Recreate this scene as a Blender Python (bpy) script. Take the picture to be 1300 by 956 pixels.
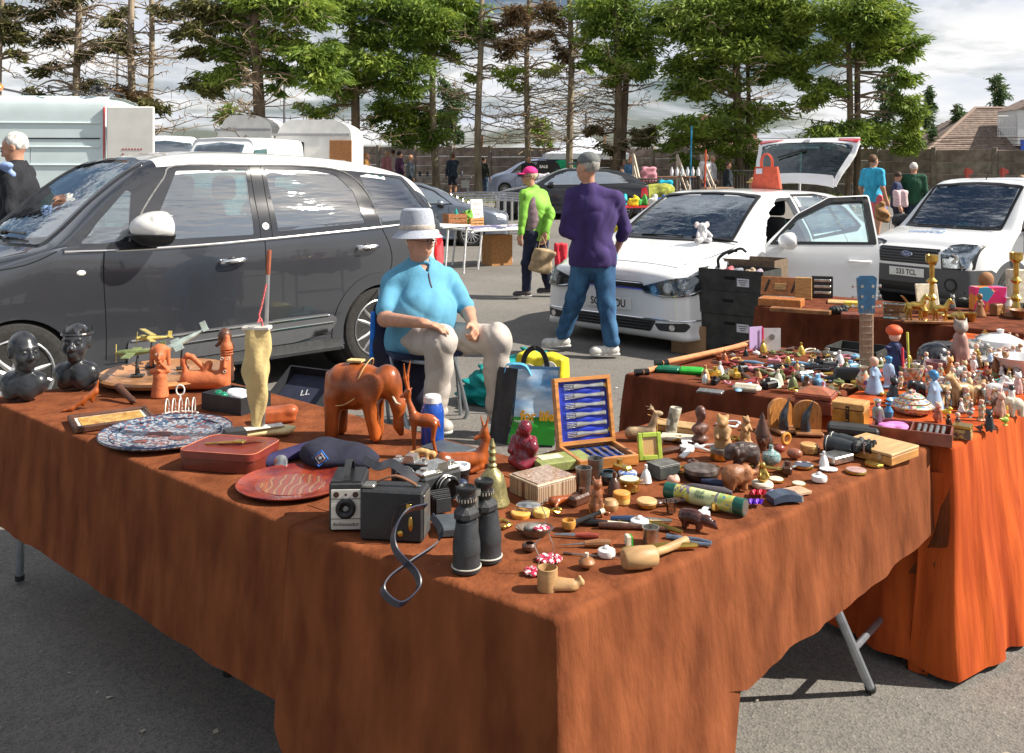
import bpy,bmesh,math,random,colorsys
import numpy as np
from math import sin,cos,pi,radians as R
from mathutils import Vector,Matrix
from mathutils.bvhtree import BVHTree
from mathutils.geometry import delaunay_2d_cdt
for _o in list(bpy.data.objects):bpy.data.objects.remove(_o)
SC=bpy.context.scene
COL=SC.collection
FP=1180.0;HC=1.6;HZ=220.0
cam=bpy.data.objects.new('camera',bpy.data.cameras.new('camera'));COL.objects.link(cam)
cam.location=(0,0,HC);cam.rotation_euler=(R(90),0,0)
cam.data.sensor_width=36;cam.data.lens=36*FP/1300;cam.data.shift_y=-(478-HZ)/1300
cam.data.clip_start=.05;cam.data.clip_end=3000
SC.camera=cam
SUN_EL,SUN_AZ=41,-4
W=bpy.data.worlds.new('World');SC.world=W;W.use_nodes=True
nt=W.node_tree;nd=nt.nodes;lk=nt.links;nd.clear()
out=nd.new('ShaderNodeOutputWorld');bg=nd.new('ShaderNodeBackground');bg.inputs[1].default_value=.038
sky=nd.new('ShaderNodeTexSky');sky.sky_type='NISHITA';sky.sun_disc=False
sky.sun_elevation=R(SUN_EL);sky.sun_rotation=R(90-SUN_AZ);sky.air_density=1.0;sky.dust_density=1.2
tc=nd.new('ShaderNodeTexCoord');sep=nd.new('ShaderNodeSeparateXYZ');lk.new(tc.outputs['Generated'],sep.inputs[0])
ad=nd.new('ShaderNodeMath');ad.operation='ADD';ad.inputs[1].default_value=.14;lk.new(sep.outputs[2],ad.inputs[0])
mx=nd.new('ShaderNodeMath');mx.operation='MAXIMUM';mx.inputs[1].default_value=.05;lk.new(ad.outputs[0],mx.inputs[0])
cb=nd.new('ShaderNodeCombineXYZ')
for i in(0,1):
 dv=nd.new('ShaderNodeMath');dv.operation='DIVIDE';lk.new(sep.outputs[i],dv.inputs[0]);lk.new(mx.outputs[0],dv.inputs[1]);lk.new(dv.outputs[0],cb.inputs[i])
n1=nd.new('ShaderNodeTexNoise');n1.inputs['Scale'].default_value=.75;n1.inputs['Detail'].default_value=9;n1.inputs['Roughness'].default_value=.58;n1.inputs['Distortion'].default_value=.35
lk.new(cb.outputs[0],n1.inputs['Vector'])
r1=nd.new('ShaderNodeValToRGB');r1.color_ramp.elements[0].position=.43;r1.color_ramp.elements[1].position=.56;lk.new(n1.outputs[0],r1.inputs[0])
n2=nd.new('ShaderNodeTexNoise');n2.inputs['Scale'].default_value=1.1;n2.inputs['Detail'].default_value=7;n2.inputs['Roughness'].default_value=.55
of=nd.new('ShaderNodeVectorMath');of.operation='ADD';of.inputs[1].default_value=(7,3,0);lk.new(cb.outputs[0],of.inputs[0]);lk.new(of.outputs[0],n2.inputs['Vector'])
r2=nd.new('ShaderNodeValToRGB');e=r2.color_ramp.elements;e[0].position=.36;e[0].color=(10.6,11.4,13,1);e[1].position=.58;e[1].color=(15,14.9,14.8,1);lk.new(n2.outputs[0],r2.inputs[0])
mix=nd.new('ShaderNodeMixRGB');lk.new(r1.outputs[0],mix.inputs[0]);lk.new(sky.outputs[0],mix.inputs[1]);lk.new(r2.outputs[0],mix.inputs[2])
lk.new(mix.outputs[0],bg.inputs[0]);lk.new(bg.outputs[0],out.inputs[0])
sl=bpy.data.lights.new('sun','SUN');sl.energy=5.0;sl.angle=R(.5);sl.color=(1,.93,.82)
sun=bpy.data.objects.new('sun',sl);COL.objects.link(sun)
_sd=Vector((cos(R(SUN_EL))*cos(R(SUN_AZ)),cos(R(SUN_EL))*sin(R(SUN_AZ)),sin(R(SUN_EL))))
sun.rotation_euler=_sd.to_track_quat('Z','Y').to_euler();sun.location=_sd*60
vs=SC.view_settings;vs.view_transform='Standard';vs.look='None';vs.exposure=.84;vs.gamma=1;vs.use_curve_mapping=False
SC.render.engine='CYCLES';SC.cycles.max_bounces=8;SC.cycles.transparent_max_bounces=16
rnd=random.Random(4)
T=.74
def gz(x,y):
 "height of the ground"
 def ss(t):t=min(1,max(0,t));return t*t*(3-2*t)
 z=-.27*ss((x-1.0)/4.5)*ss((y-6.5)/4)*(1-ss((y-15)/8))+.16*ss((-x-3)/3)*ss((y-4.5)/3)*(1-ss((y-22)/6))
 z+=.68*ss((y-20)/10)
 return z
def P(px,py,z=T):
 Y=FP*(HC-z)/(py-HZ);return Vector(((px-650)*Y/FP,Y,z))
def PY(px,py,Y):return Vector(((px-650)*Y/FP,Y,HC-(py-HZ)*Y/FP))
def G(px,py):
 "ground point seen at this pixel"
 z=0
 for _ in range(12):
  p=P(px,py,z);z=.5*z+.5*gz(p.x,p.y)
 return Vector((p.x,p.y,gz(p.x,p.y)))
MATS={}
def hexc(s):
 c=[int(s[i:i+2],16)/255 for i in(0,2,4)]
 return tuple(((v+.055)/1.055)**2.4 if v>.04045 else v/12.92 for v in c)
def M(name,c=(.5,.5,.5),r=.5,m=0,var=.2,ns=30,c2=None,bump=0,bs=80,coat=0,trans=0,ior=1.45,st=(1,1,1),emit=0,sheen=0,ramp=(.35,.65),spec=None,det=4,bd=.01):
 if name in MATS:return MATS[name]
 if isinstance(c,str):c=hexc(c)
 if isinstance(c2,str):c2=hexc(c2)
 a=bpy.data.materials.new(name);a.use_nodes=True;n=a.node_tree.nodes;l=a.node_tree.links
 b=n['Principled BSDF'];b.inputs['Roughness'].default_value=r;b.inputs['Metallic'].default_value=m
 b.inputs['Coat Weight'].default_value=coat;b.inputs['Coat Roughness'].default_value=.03
 b.inputs['Transmission Weight'].default_value=trans;b.inputs['IOR'].default_value=ior
 if spec is not None:b.inputs['Specular IOR Level'].default_value=spec
 if sheen:b.inputs['Sheen Weight'].default_value=sheen;b.inputs['Sheen Roughness'].default_value=.4
 t=n.new('ShaderNodeTexCoord');mp=n.new('ShaderNodeMapping');mp.inputs['Scale'].default_value=st;l.new(t.outputs['Object'],mp.inputs[0])
 no=n.new('ShaderNodeTexNoise');no.inputs['Scale'].default_value=ns;no.inputs['Detail'].default_value=det;l.new(mp.outputs[0],no.inputs['Vector'])
 rp=n.new('ShaderNodeValToRGB');rp.color_ramp.elements[0].position=ramp[0];rp.color_ramp.elements[1].position=ramp[1]
 rp.color_ramp.elements[0].color=tuple(x*(1-var)for x in c)+(1,)
 rp.color_ramp.elements[1].color=tuple(c2)+(1,)if c2 else tuple(min(1,x*(1+var))for x in c)+(1,)
 l.new(no.outputs[0],rp.inputs[0]);l.new(rp.outputs[0],b.inputs['Base Color'])
 if bump:
  nb=n.new('ShaderNodeTexNoise');nb.inputs['Scale'].default_value=bs;nb.inputs['Detail'].default_value=5;l.new(mp.outputs[0],nb.inputs['Vector'])
  bp=n.new('ShaderNodeBump');bp.inputs['Strength'].default_value=bump;bp.inputs['Distance'].default_value=bd;l.new(nb.outputs[0],bp.inputs['Height']);l.new(bp.outputs[0],b.inputs['Normal'])
 if emit:b.inputs['Emission Strength'].default_value=emit;l.new(rp.outputs[0],b.inputs['Emission Color'])
 MATS[name]=a;return a
def mesh_np(name,v,f,smooth=True,sharp=35):
 "v (n,3) array, f list of tuples or (m,k) array"
 me=bpy.data.meshes.new(name)
 v=np.asarray(v,dtype=np.float32).reshape(-1,3)
 if isinstance(f,np.ndarray):
  k=f.shape[1];me.vertices.add(len(v));me.vertices.foreach_set('co',v.ravel())
  me.loops.add(f.size);me.loops.foreach_set('vertex_index',f.astype(np.int32).ravel())
  me.polygons.add(len(f));me.polygons.foreach_set('loop_start',np.arange(0,f.size,k,dtype=np.int32))
  me.update(calc_edges=True)
 else:
  me.from_pydata([tuple(map(float,p))for p in v],[],[tuple(int(i)for i in q)for q in f])
 if smooth:
  me.polygons.foreach_set('use_smooth',np.ones(len(me.polygons),dtype=bool))
  if sharp:me.set_sharp_from_angle(angle=R(sharp))
 me.update();return me
def link(name,me,mats=None,parent=None,loc=(0,0,0),rz=0,rot=None):
 o=bpy.data.objects.new(name,me);COL.objects.link(o)
 if mats:
  for a in(mats if isinstance(mats,(list,tuple))else[mats]):me.materials.append(a)
 if parent:o.parent=parent
 o.location=loc;o.rotation_euler=rot if rot else(0,0,rz)
 return o
def tag(o,label,cat,group=None):
 o['label']=label;o['category']=cat
 if group:o['group']=group
 return o
def struct(o):o['kind']='structure';return o
def stuff(o,label=None,cat=None):
 o['kind']='stuff'
 if label:o['label']=label
 if cat:o['category']=cat
 return o
def thing(name,label,cat,loc=(0,0,0),rz=0,group=None):
 o=bpy.data.objects.new(name,None);COL.objects.link(o);o.location=loc;o.rotation_euler=(0,0,rz)
 o.empty_display_size=.05
 return tag(o,label,cat,group)
def copy_tree(o,parent=None):
 c=o.copy();COL.objects.link(c);c.parent=parent
 for ch in list(o.children):copy_tree(ch,c)
 return c
def RX(a):return Matrix.Rotation(R(a),3,'X')
def RY(a):return Matrix.Rotation(R(a),3,'Y')
def RZ(a):return Matrix.Rotation(R(a),3,'Z')
def frame(a,b):
 d=(Vector(b)-Vector(a)).normalized();u=Vector((0,0,1))if abs(d.z)<.9 else Vector((1,0,0))
 x=u.cross(d).normalized();return d,x,d.cross(x)
class B:
 "collects geometry for one mesh"
 def __init__(s):s.v=[];s.f=[]
 def add(s,v,f,c=(0,0,0),m=None):
  k=len(s.v);c=Vector(c)
  for p in v:
   p=Vector(p)
   if m is not None:p=m@p
   s.v.append(p+c)
  s.f+=[tuple(i+k for i in q)for q in f];return s
 def box(s,c,d,b=0,m=None):
  x,y,z=d[0]/2,d[1]/2,d[2]/2
  if b<=0:
   v=[(i*x,j*y,k*z)for i in(-1,1)for j in(-1,1)for k in(-1,1)]
   return s.add(v,[(0,1,3,2),(4,6,7,5),(0,4,5,1),(2,3,7,6),(0,2,6,4),(1,5,7,3)],c,m)
  b=min(b,x*.9,y*.9,z*.9);v=[];ix={}
  for i in(-1,1):
   for j in(-1,1):
    for k in(-1,1):
     for a in range(3):
      q=[i*x,j*y,k*z]
      for t in range(3):
       if t!=a:q[t]-=(i,j,k)[t]*b
      ix[(i,j,k,a)]=len(v);v.append(q)
  f=[]
  def face(q):
   ctr=sum((Vector(v[i])for i in q),Vector())/len(q)
   nn=(Vector(v[q[1]])-Vector(v[q[0]])).cross(Vector(v[q[2]])-Vector(v[q[0]]))
   f.append(tuple(q)if nn.dot(ctr)>0 else tuple(q[::-1]))
  for a in range(3):
   o1,o2=[t for t in range(3)if t!=a]
   for sg in(-1,1):
    q=[]
    for p1,p2 in((-1,-1),(1,-1),(1,1),(-1,1)):
     key=[0,0,0];key[a]=sg;key[o1]=p1;key[o2]=p2;q.append(ix[tuple(key)+(a,)])
    face(q)
   for p1 in(-1,1):
    for p2 in(-1,1):
     ka=[0,0,0];ka[o1]=p1;ka[o2]=p2;kb=list(ka);ka[a]=-1;kb[a]=1
     face([ix[tuple(ka)+(o1,)],ix[tuple(kb)+(o1,)],ix[tuple(kb)+(o2,)],ix[tuple(ka)+(o2,)]])
  for i in(-1,1):
   for j in(-1,1):
    for k in(-1,1):face([ix[(i,j,k,0)],ix[(i,j,k,1)],ix[(i,j,k,2)]])
  return s.add(v,f,c,m)
 def lathe(s,prof,n=24,c=(0,0,0),m=None,sy=1,a0=0,a1=360):
  v=[];f=[];full=abs(a1-a0)>=360;k=n if full else n+1
  for r,z in prof:
   for i in range(k):
    a=R(a0+(a1-a0)*i/n);v.append((r*cos(a),r*sin(a)*sy,z))
  for j in range(len(prof)-1):
   for i in range(n if full else n):
    i2=(i+1)%k;f.append((j*k+i,j*k+i2,(j+1)*k+i2,(j+1)*k+i))
  if full:
   if prof[0][0]>1e-5:f.append(tuple(range(k-1,-1,-1)))
   if prof[-1][0]>1e-5:f.append(tuple((len(prof)-1)*k+i for i in range(k)))
  return s.add(v,f,c,m)
 def cyl(s,a,b,r,r2=None,n=16,cap=True):
  return s.tube([a,b],[r,r if r2 is None else r2],n,cap)
 def tube(s,pts,r,n=8,cap=True,closed=False,sq=1):
  pts=[Vector(p)for p in pts];L=len(pts);v=[];f=[]
  if not isinstance(r,(list,tuple)):r=[r]*L
  d=[(pts[min(i+1,L-1)]-pts[max(i-1,0)])if not closed else(pts[(i+1)%L]-pts[i-1])for i in range(L)]
  d=[q.normalized()if q.length>1e-9 else Vector((0,0,1))for q in d]
  u=Vector((0,0,1))if abs(d[0].z)<.9 else Vector((1,0,0));x=u.cross(d[0]).normalized()
  for i in range(L):
   x=(x-d[i]*x.dot(d[i])).normalized();y=d[i].cross(x)
   for k in range(n):
    a=2*pi*k/n;v.append(pts[i]+(x*cos(a)*sq+y*sin(a))*r[i])
  for i in range(L if closed else L-1):
   for k in range(n):
    j=(i+1)%L;f.append((i*n+k,i*n+(k+1)%n,j*n+(k+1)%n,j*n+k))
  if cap and not closed:f.append(tuple(range(n-1,-1,-1)));f.append(tuple((L-1)*n+k for k in range(n)))
  return s.add(v,f)
 def ell(s,c,r,n=14,m=None):
  if not isinstance(r,(list,tuple)):r=(r,r,r)
  h=max(4,n//2+1);v=[(0,0,-r[2])];f=[]
  for j in range(1,h):
   t=pi*j/h-pi/2
   for i in range(n):a=2*pi*i/n;v.append((r[0]*cos(t)*cos(a),r[1]*cos(t)*sin(a),r[2]*sin(t)))
  v.append((0,0,r[2]));e=len(v)-1
  for i in range(n):
   f.append((0,1+(i+1)%n,1+i));b=1+(h-2)*n;f.append((e,b+i,b+(i+1)%n))
   for j in range(h-2):a=1+j*n;f.append((a+i,a+(i+1)%n,a+n+(i+1)%n,a+n+i))
  return s.add(v,f,c,m)
 def prism(s,poly,z0,z1,c=(0,0,0),m=None):
  n=len(poly);ar=sum(poly[i][0]*poly[(i+1)%n][1]-poly[(i+1)%n][0]*poly[i][1]for i in range(n))
  if ar<0:poly=poly[::-1]
  v=[(p[0],p[1],z0)for p in poly]+[(p[0],p[1],z1)for p in poly]
  f=[tuple(range(n-1,-1,-1)),tuple(range(n,2*n))]+[(i,(i+1)%n,n+(i+1)%n,n+i)for i in range(n)]
  return s.add(v,f,c,m)
 def ribbon(s,pts,w,t=.002,side=None):
  "flat strap along pts; side = list or one vector giving the width direction"
  pts=[Vector(p)for p in pts];L=len(pts);v=[];f=[]
  for i,p in enumerate(pts):
   d=(pts[min(i+1,L-1)]-pts[max(i-1,0)]).normalized()
   sd=side[i]if isinstance(side,list)else(side or Vector((0,0,1)))
   sd=Vector(sd);sd=(sd-d*sd.dot(d)).normalized();nn=d.cross(sd)
   for a,b in((-1,-1),(1,-1),(1,1),(-1,1)):v.append(p+sd*a*w/2+nn*b*t/2)
  for i in range(L-1):
   for k in range(4):f.append((i*4+k,i*4+(k+1)%4,i*4+4+(k+1)%4,i*4+4+k))
  f+=[(3,2,1,0),tuple((L-1)*4+k for k in range(4))]
  return s.add(v,f)
 def obj(s,name,mat,parent=None,loc=(0,0,0),rz=0,smooth=True,sharp=35,rot=None):
  me=mesh_np(name,[tuple(p)for p in s.v],s.f,smooth,sharp)
  return link(name,me,mat,parent,loc,rz,rot)
def bez(pts,n=8):
 "catmull-rom through points"
 P_=[Vector(p)for p in pts];P_=[P_[0]*2-P_[1]]+P_+[P_[-1]*2-P_[-2]];o=[]
 for i in range(1,len(P_)-2):
  a,b,c,d=P_[i-1:i+3]
  for k in range(n):
   t=k/n;o.append(.5*((2*b)+(c-a)*t+(2*a-5*b+4*c-d)*t*t+(3*b-a-3*c+d)*t**3))
 o.append(P_[-2]);return o
def text(s,size,name='lettering',mat=None,parent=None,loc=(0,0,0),rot=(0,0,0),ext=.001,align='CENTER',bold=0,sx=1,ay='CENTER'):
 cu=bpy.data.curves.new('t','FONT');cu.body=s;cu.size=size;cu.extrude=ext;cu.align_x=align;cu.align_y=ay;cu.offset=bold;cu.resolution_u=3
 t=bpy.data.objects.new('t',cu);me=bpy.data.meshes.new_from_object(t);bpy.data.objects.remove(t);bpy.data.curves.remove(cu)
 o=link(name,me,None,parent,loc,0,rot);me.materials.clear();me.materials.append(mat or M('ink',(.02,.02,.02),.6));o.scale=(sx,1,1)
 return o
def _rc(p,a,b,ra,rb):
 ba=b-a;l=np.dot(ba,ba)+1e-12;t=np.clip(((p-a)@ba)/l,0,1)
 return np.linalg.norm(p-a-t[...,None]*ba,axis=-1)-(ra+(rb-ra)*t)
def _ell(p,c,r,rot):
 q=p-c
 if rot is not None:q=q@np.array(rot)
 r=np.array(r,dtype=np.float32);k0=np.linalg.norm(q/r,axis=-1);k1=np.linalg.norm(q/(r*r),axis=-1)+1e-9
 return k0*(k0-1)/k1
def _box(p,c,h,r,rot):
 q=p-c
 if rot is not None:q=q@np.array(rot)
 d=np.abs(q)-(np.array(h,dtype=np.float32)-r)
 return np.linalg.norm(np.maximum(d,0),axis=-1)+np.minimum(d.max(-1),0)-r
def sdf(prims,res,k=.01,disp=None):
 """prims: ('c',a,b,ra,rb[,k]) capsule, ('e',c,r[,rot[,k]]) ellipsoid, ('b',c,half,r[,rot[,k]]) box; prefix '-' cuts. returns verts, quads"""
 lo=np.full(3,1e9);hi=-lo;info=[]
 for q in prims:
  t=q[0].strip('-')
  if t=='c':
   a,b=np.array(q[1],dtype=np.float32),np.array(q[2],dtype=np.float32);r=max(q[3],q[4]);l=np.minimum(a,b)-r;h=np.maximum(a,b)+r;kk=q[5]if len(q)>5 else k
  elif t=='e':
   c=np.array(q[1],dtype=np.float32);r=max(q[2]);l=c-r;h=c+r;kk=q[4]if len(q)>4 else k
   if len(q)<4 or q[3]is None:l=c-np.array(q[2]);h=c+np.array(q[2])
  else:
   c=np.array(q[1],dtype=np.float32);r=np.linalg.norm(q[2]);l=c-r;h=c+r;kk=q[5]if len(q)>5 else k
  info.append((l,h,kk))
  if q[0][0]!='-':lo=np.minimum(lo,l);hi=np.maximum(hi,h)
 mg=res*2.5+(k if disp else 0)*.5;lo-=mg;hi+=mg
 n=np.ceil((hi-lo)/res).astype(int)+1
 ax=[lo[i]+res*np.arange(n[i])for i in range(3)]
 Fd=np.full(n,1e3,dtype=np.float32)
 for q,(l,h,kk)in zip(prims,info):
  m2=kk*1.2+res*2.5+(.02 if disp else 0)
  i0=np.maximum(0,np.floor((l-m2-lo)/res).astype(int));i1=np.minimum(n,np.ceil((h+m2-lo)/res).astype(int)+1)
  if(i1<=i0).any():continue
  sl_=tuple(slice(a,b)for a,b in zip(i0,i1))
  g=np.stack(np.meshgrid(*[ax[i][sl_[i]]for i in range(3)],indexing='ij'),-1).astype(np.float32)
  t=q[0].strip('-')
  if t=='c':d=_rc(g,np.array(q[1],dtype=np.float32),np.array(q[2],dtype=np.float32),q[3],q[4])
  elif t=='e':d=_ell(g,np.array(q[1],dtype=np.float32),q[2],q[3]if len(q)>3 else None)
  else:d=_box(g,np.array(q[1],dtype=np.float32),q[2],q[3],q[4]if len(q)>4 else None)
  F0=Fd[sl_];kk=max(kk,1e-5)
  if q[0][0]=='-':
   hh=np.clip(.5-.5*(F0+d)/kk,0,1);Fd[sl_]=F0*(1-hh)-d*hh+kk*hh*(1-hh)
  else:
   hh=np.clip(.5+.5*(F0-d)/kk,0,1);Fd[sl_]=F0*(1-hh)+d*hh-kk*hh*(1-hh)
 if disp:
  g=np.stack(np.meshgrid(*ax,indexing='ij'),-1);near=np.abs(Fd)<.05
  Fd[near]+=disp(g[near]).astype(np.float32)
 return nets(Fd,lo,res)
def nets(Fd,lo,res):
 n=Fd.shape;s=Fd<0;cn=(n[0]-1,n[1]-1,n[2]-1);tot=cn[0]*cn[1]*cn[2]
 acc=np.zeros((tot,3));cnt=np.zeros(tot);quads=[]
 for a in range(3):
  A0=[slice(None)]*3;A1=[slice(None)]*3;A0[a]=slice(0,-1);A1[a]=slice(1,None);A0=tuple(A0);A1=tuple(A1)
  cr=s[A0]!=s[A1];idx=np.array(np.nonzero(cr)).T
  if not len(idx):continue
  f0=Fd[A0][cr];f1=Fd[A1][cr];t=f0/(f0-f1);p=idx.astype(float);p[:,a]+=t
  b,c=(a+1)%3,(a+2)%3;cells=[];ok=np.ones(len(idx),bool)
  for db,dc in((0,0),(-1,0),(-1,-1),(0,-1)):
   q=idx.copy();q[:,b]+=db;q[:,c]+=dc
   v=(q[:,b]>=0)&(q[:,c]>=0)&(q[:,b]<cn[b])&(q[:,c]<cn[c])
   fl=(q[:,0]*cn[1]+q[:,1])*cn[2]+q[:,2];ok&=v;fv=np.where(v,fl,0)
   for d in range(3):acc[:,d]+=np.bincount(fv[v],weights=p[v,d],minlength=tot)
   cnt+=np.bincount(fv[v],minlength=tot);cells.append(fv)
  Q=np.stack(cells,1)[ok];fs=(f0<0)[ok]
  Q[~fs]=Q[~fs][:,::-1];quads.append(Q)
 used=cnt>0;mp=np.cumsum(used)-1;v=acc[used]/cnt[used][:,None]*res+lo
 return v,mp[np.concatenate(quads)]
def sobj(name,prims,res,mat,parent=None,k=.01,disp=None,loc=(0,0,0),rz=0,rot=None):
 v,f=sdf(prims,res,k,disp);me=mesh_np(name,v,f,True,0)
 return link(name,me,mat,parent,loc,rz,rot)
def wob(fr,amp,seed=0,st=(1,1,1)):
 rs=np.random.RandomState(seed);K=rs.normal(size=(5,3))*fr*np.array(st);ph=rs.rand(5)*6.3
 return lambda p:amp*np.sin(p@K.T+ph).sum(-1)/2.5
def folds(fr,amp,seed=0,st=(1,1,1)):
 "creased cloth: ridged, warped waves"
 rs=np.random.RandomState(seed);K=rs.normal(size=(3,3));K/=np.linalg.norm(K,axis=1)[:,None];K*=fr*np.array(st);K2=rs.normal(size=(3,3))*fr*.35;ph=rs.rand(6)*6.3
 def f(p):
  w=np.sin(p@K2.T+ph[3:]);return amp*sum((.45-np.abs(np.sin(p@K[i]+ph[i]+1.6*w[:,i])))*(.5+.5*w[:,(i+1)%3])for i in range(3))
 return f
def asphalt():
 a=bpy.data.materials.new('asphalt');a.use_nodes=True;n=a.node_tree.nodes;l=a.node_tree.links;b=n['Principled BSDF'];b.inputs['Roughness'].default_value=.85
 t=n.new('ShaderNodeTexCoord')
 def no(sc,det=3,ro=.5):
  x=n.new('ShaderNodeTexNoise');x.inputs['Scale'].default_value=sc;x.inputs['Detail'].default_value=det;x.inputs['Roughness'].default_value=ro;l.new(t.outputs['Object'],x.inputs['Vector']);return x
 def ramp(src,st):
  x=n.new('ShaderNodeValToRGB');e=x.color_ramp.elements
  while len(e)<len(st):e.new(.5)
  for k,(p,c)in enumerate(st):e[k].position=p;e[k].color=(*c,1)
  l.new(src,x.inputs[0]);return x
 big=ramp(no(.55,6,.6).outputs[0],[(.3,(.150,.140,.127)),(.7,(.220,.204,.182))])
 vo=n.new('ShaderNodeTexVoronoi');vo.inputs['Scale'].default_value=140;l.new(t.outputs['Object'],vo.inputs['Vector'])
 st=ramp(vo.outputs['Color'],[(0,(.5,.5,.52)),(.55,(.95,.95,.95)),(.9,(1.1,1.08,1.05)),(1,(1.7,1.68,1.65))])
 m1=n.new('ShaderNodeMixRGB');m1.blend_type='MULTIPLY';m1.inputs[0].default_value=1;l.new(big.outputs[0],m1.inputs[1]);l.new(st.outputs[0],m1.inputs[2])
 cr=no(3.5,8,.7);cr.inputs['Distortion'].default_value=.6;c2=ramp(cr.outputs[0],[(.46,(1,1,1)),(.497,(.88,.88,.88)),(.503,(.88,.88,.88)),(.53,(1,1,1))])
 m2=n.new('ShaderNodeMixRGB');m2.blend_type='MULTIPLY';m2.inputs[0].default_value=1;l.new(m1.outputs[0],m2.inputs[1]);l.new(c2.outputs[0],m2.inputs[2]);l.new(m2.outputs[0],b.inputs['Base Color'])
 bp=n.new('ShaderNodeBump');bp.inputs['Strength'].default_value=.5;bp.inputs['Distance'].default_value=.003;l.new(vo.outputs['Distance'],bp.inputs['Height']);l.new(bp.outputs[0],b.inputs['Normal'])
 return a
ASPH=asphalt()
GRASSM=M('dry_grass',(.16,.15,.05),.95,ns=1.5,c2=(.10,.13,.03),bump=.6,bs=20,det=8)
def axis_(segs):
 o=[]
 for a,b,s in segs:o+=list(np.arange(a,b,s))
 return o+[segs[-1][1]]
def ground():
 xs=axis_([(-1500,-100,200),(-100,-40,10),(-40,40,1),(40,100,10),(100,1500,200)]);ys=axis_([(-60,-4,8),(-4,12,.5),(12,48,1),(48,100,8),(100,2000,190)])
 v=[(x,y,gz(x,y))for y in ys for x in xs];nx=len(xs)
 f=np.array([(j*nx+i,j*nx+i+1,(j+1)*nx+i+1,(j+1)*nx+i)for j in range(len(ys)-1)for i in range(nx-1)])
 struct(link('asphalt_ground',mesh_np('ground',v,f,True,0),ASPH))
 xs=list(np.arange(-30,22,.5));ys=list(np.arange(29.5,35.5,.5));nx=len(xs)
 v=[(x,y+1.2*sin(x*.2),gz(x,y+1.2*sin(x*.2))+.012+.10*min(1,(y-29.5))*abs(sin(x*1.7+y))*.6)for y in ys for x in xs]
 f=np.array([(j*nx+i,j*nx+i+1,(j+1)*nx+i+1,(j+1)*nx+i)for j in range(len(ys)-1)for i in range(nx-1)])
 struct(link('grass_bank',mesh_np('bank',v,f,True,0),GRASSM))
 v=[];f=[]
 rs=random.Random(8)
 for _ in range(9000):
  x=rs.uniform(-24,14);y=rs.uniform(30,35.5);z=gz(x,y);h=rs.uniform(.1,.28);a=rs.uniform(0,6.3);k=len(v);lx,ly=rs.gauss(0,.07),rs.gauss(0,.07)
  v+=[(x-.02*cos(a),y-.02*sin(a),z),(x+.02*cos(a),y+.02*sin(a),z),(x+lx,y+ly,z+h)];f.append((k,k+1,k+2))
 stuff(link('grass',mesh_np('grass',v,np.array(f),False),M('grass_blade',(.22,.2,.06),.9,ns=2,c2=(.12,.17,.03))),'dry tufty grass growing along the bank below the trees','grass')
 b=B();b.box((-2.35,4.65,.004+0),(.9,.1,.004),0,RZ(52));b.box((3.4,7.8,.004-.02),(.1,1.2,.004))
 struct(b.obj('painted_line',M('road_paint',(.62,.6,.56),.8,var=.5,ns=30,bump=.3),smooth=False))
ground()
def litter():
 rs=random.Random(21);v=[];f=[]
 for _ in range(520):
  x,y=rs.uniform(-4,5),rs.uniform(1.8,11);s=rs.choice((.004,.006,.012));a=rs.uniform(0,6.3);k=len(v);z=gz(x,y)
  for q in range(4):v.append((x+cos(a+q*1.57)*s*rs.uniform(.6,1.4),y+sin(a+q*1.57)*s*.7,z+.003+rs.uniform(0,.008)))
  f.append((k,k+1,k+2,k+3))
 stuff(link('grit_and_leaf_litter',mesh_np('litter',v,np.array(f),False),M('litter',(.30,.24,.15),.9,ns=4,c2=(.5,.46,.4))),'grit, dead leaf scraps and pale flecks scattered over the asphalt','litter')
litter()
CONC=[M('concrete_plank_%d'%i,c,.95,ns=3.5,var=.35,bump=.5,bs=30,det=8)for i,c in enumerate([(.22,.18,.15),(.25,.21,.175),(.19,.155,.13),(.24,.185,.16)])]
POSTM=M('concrete_post',(.21,.18,.15),.95,ns=5,var=.3,bump=.4)
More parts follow.
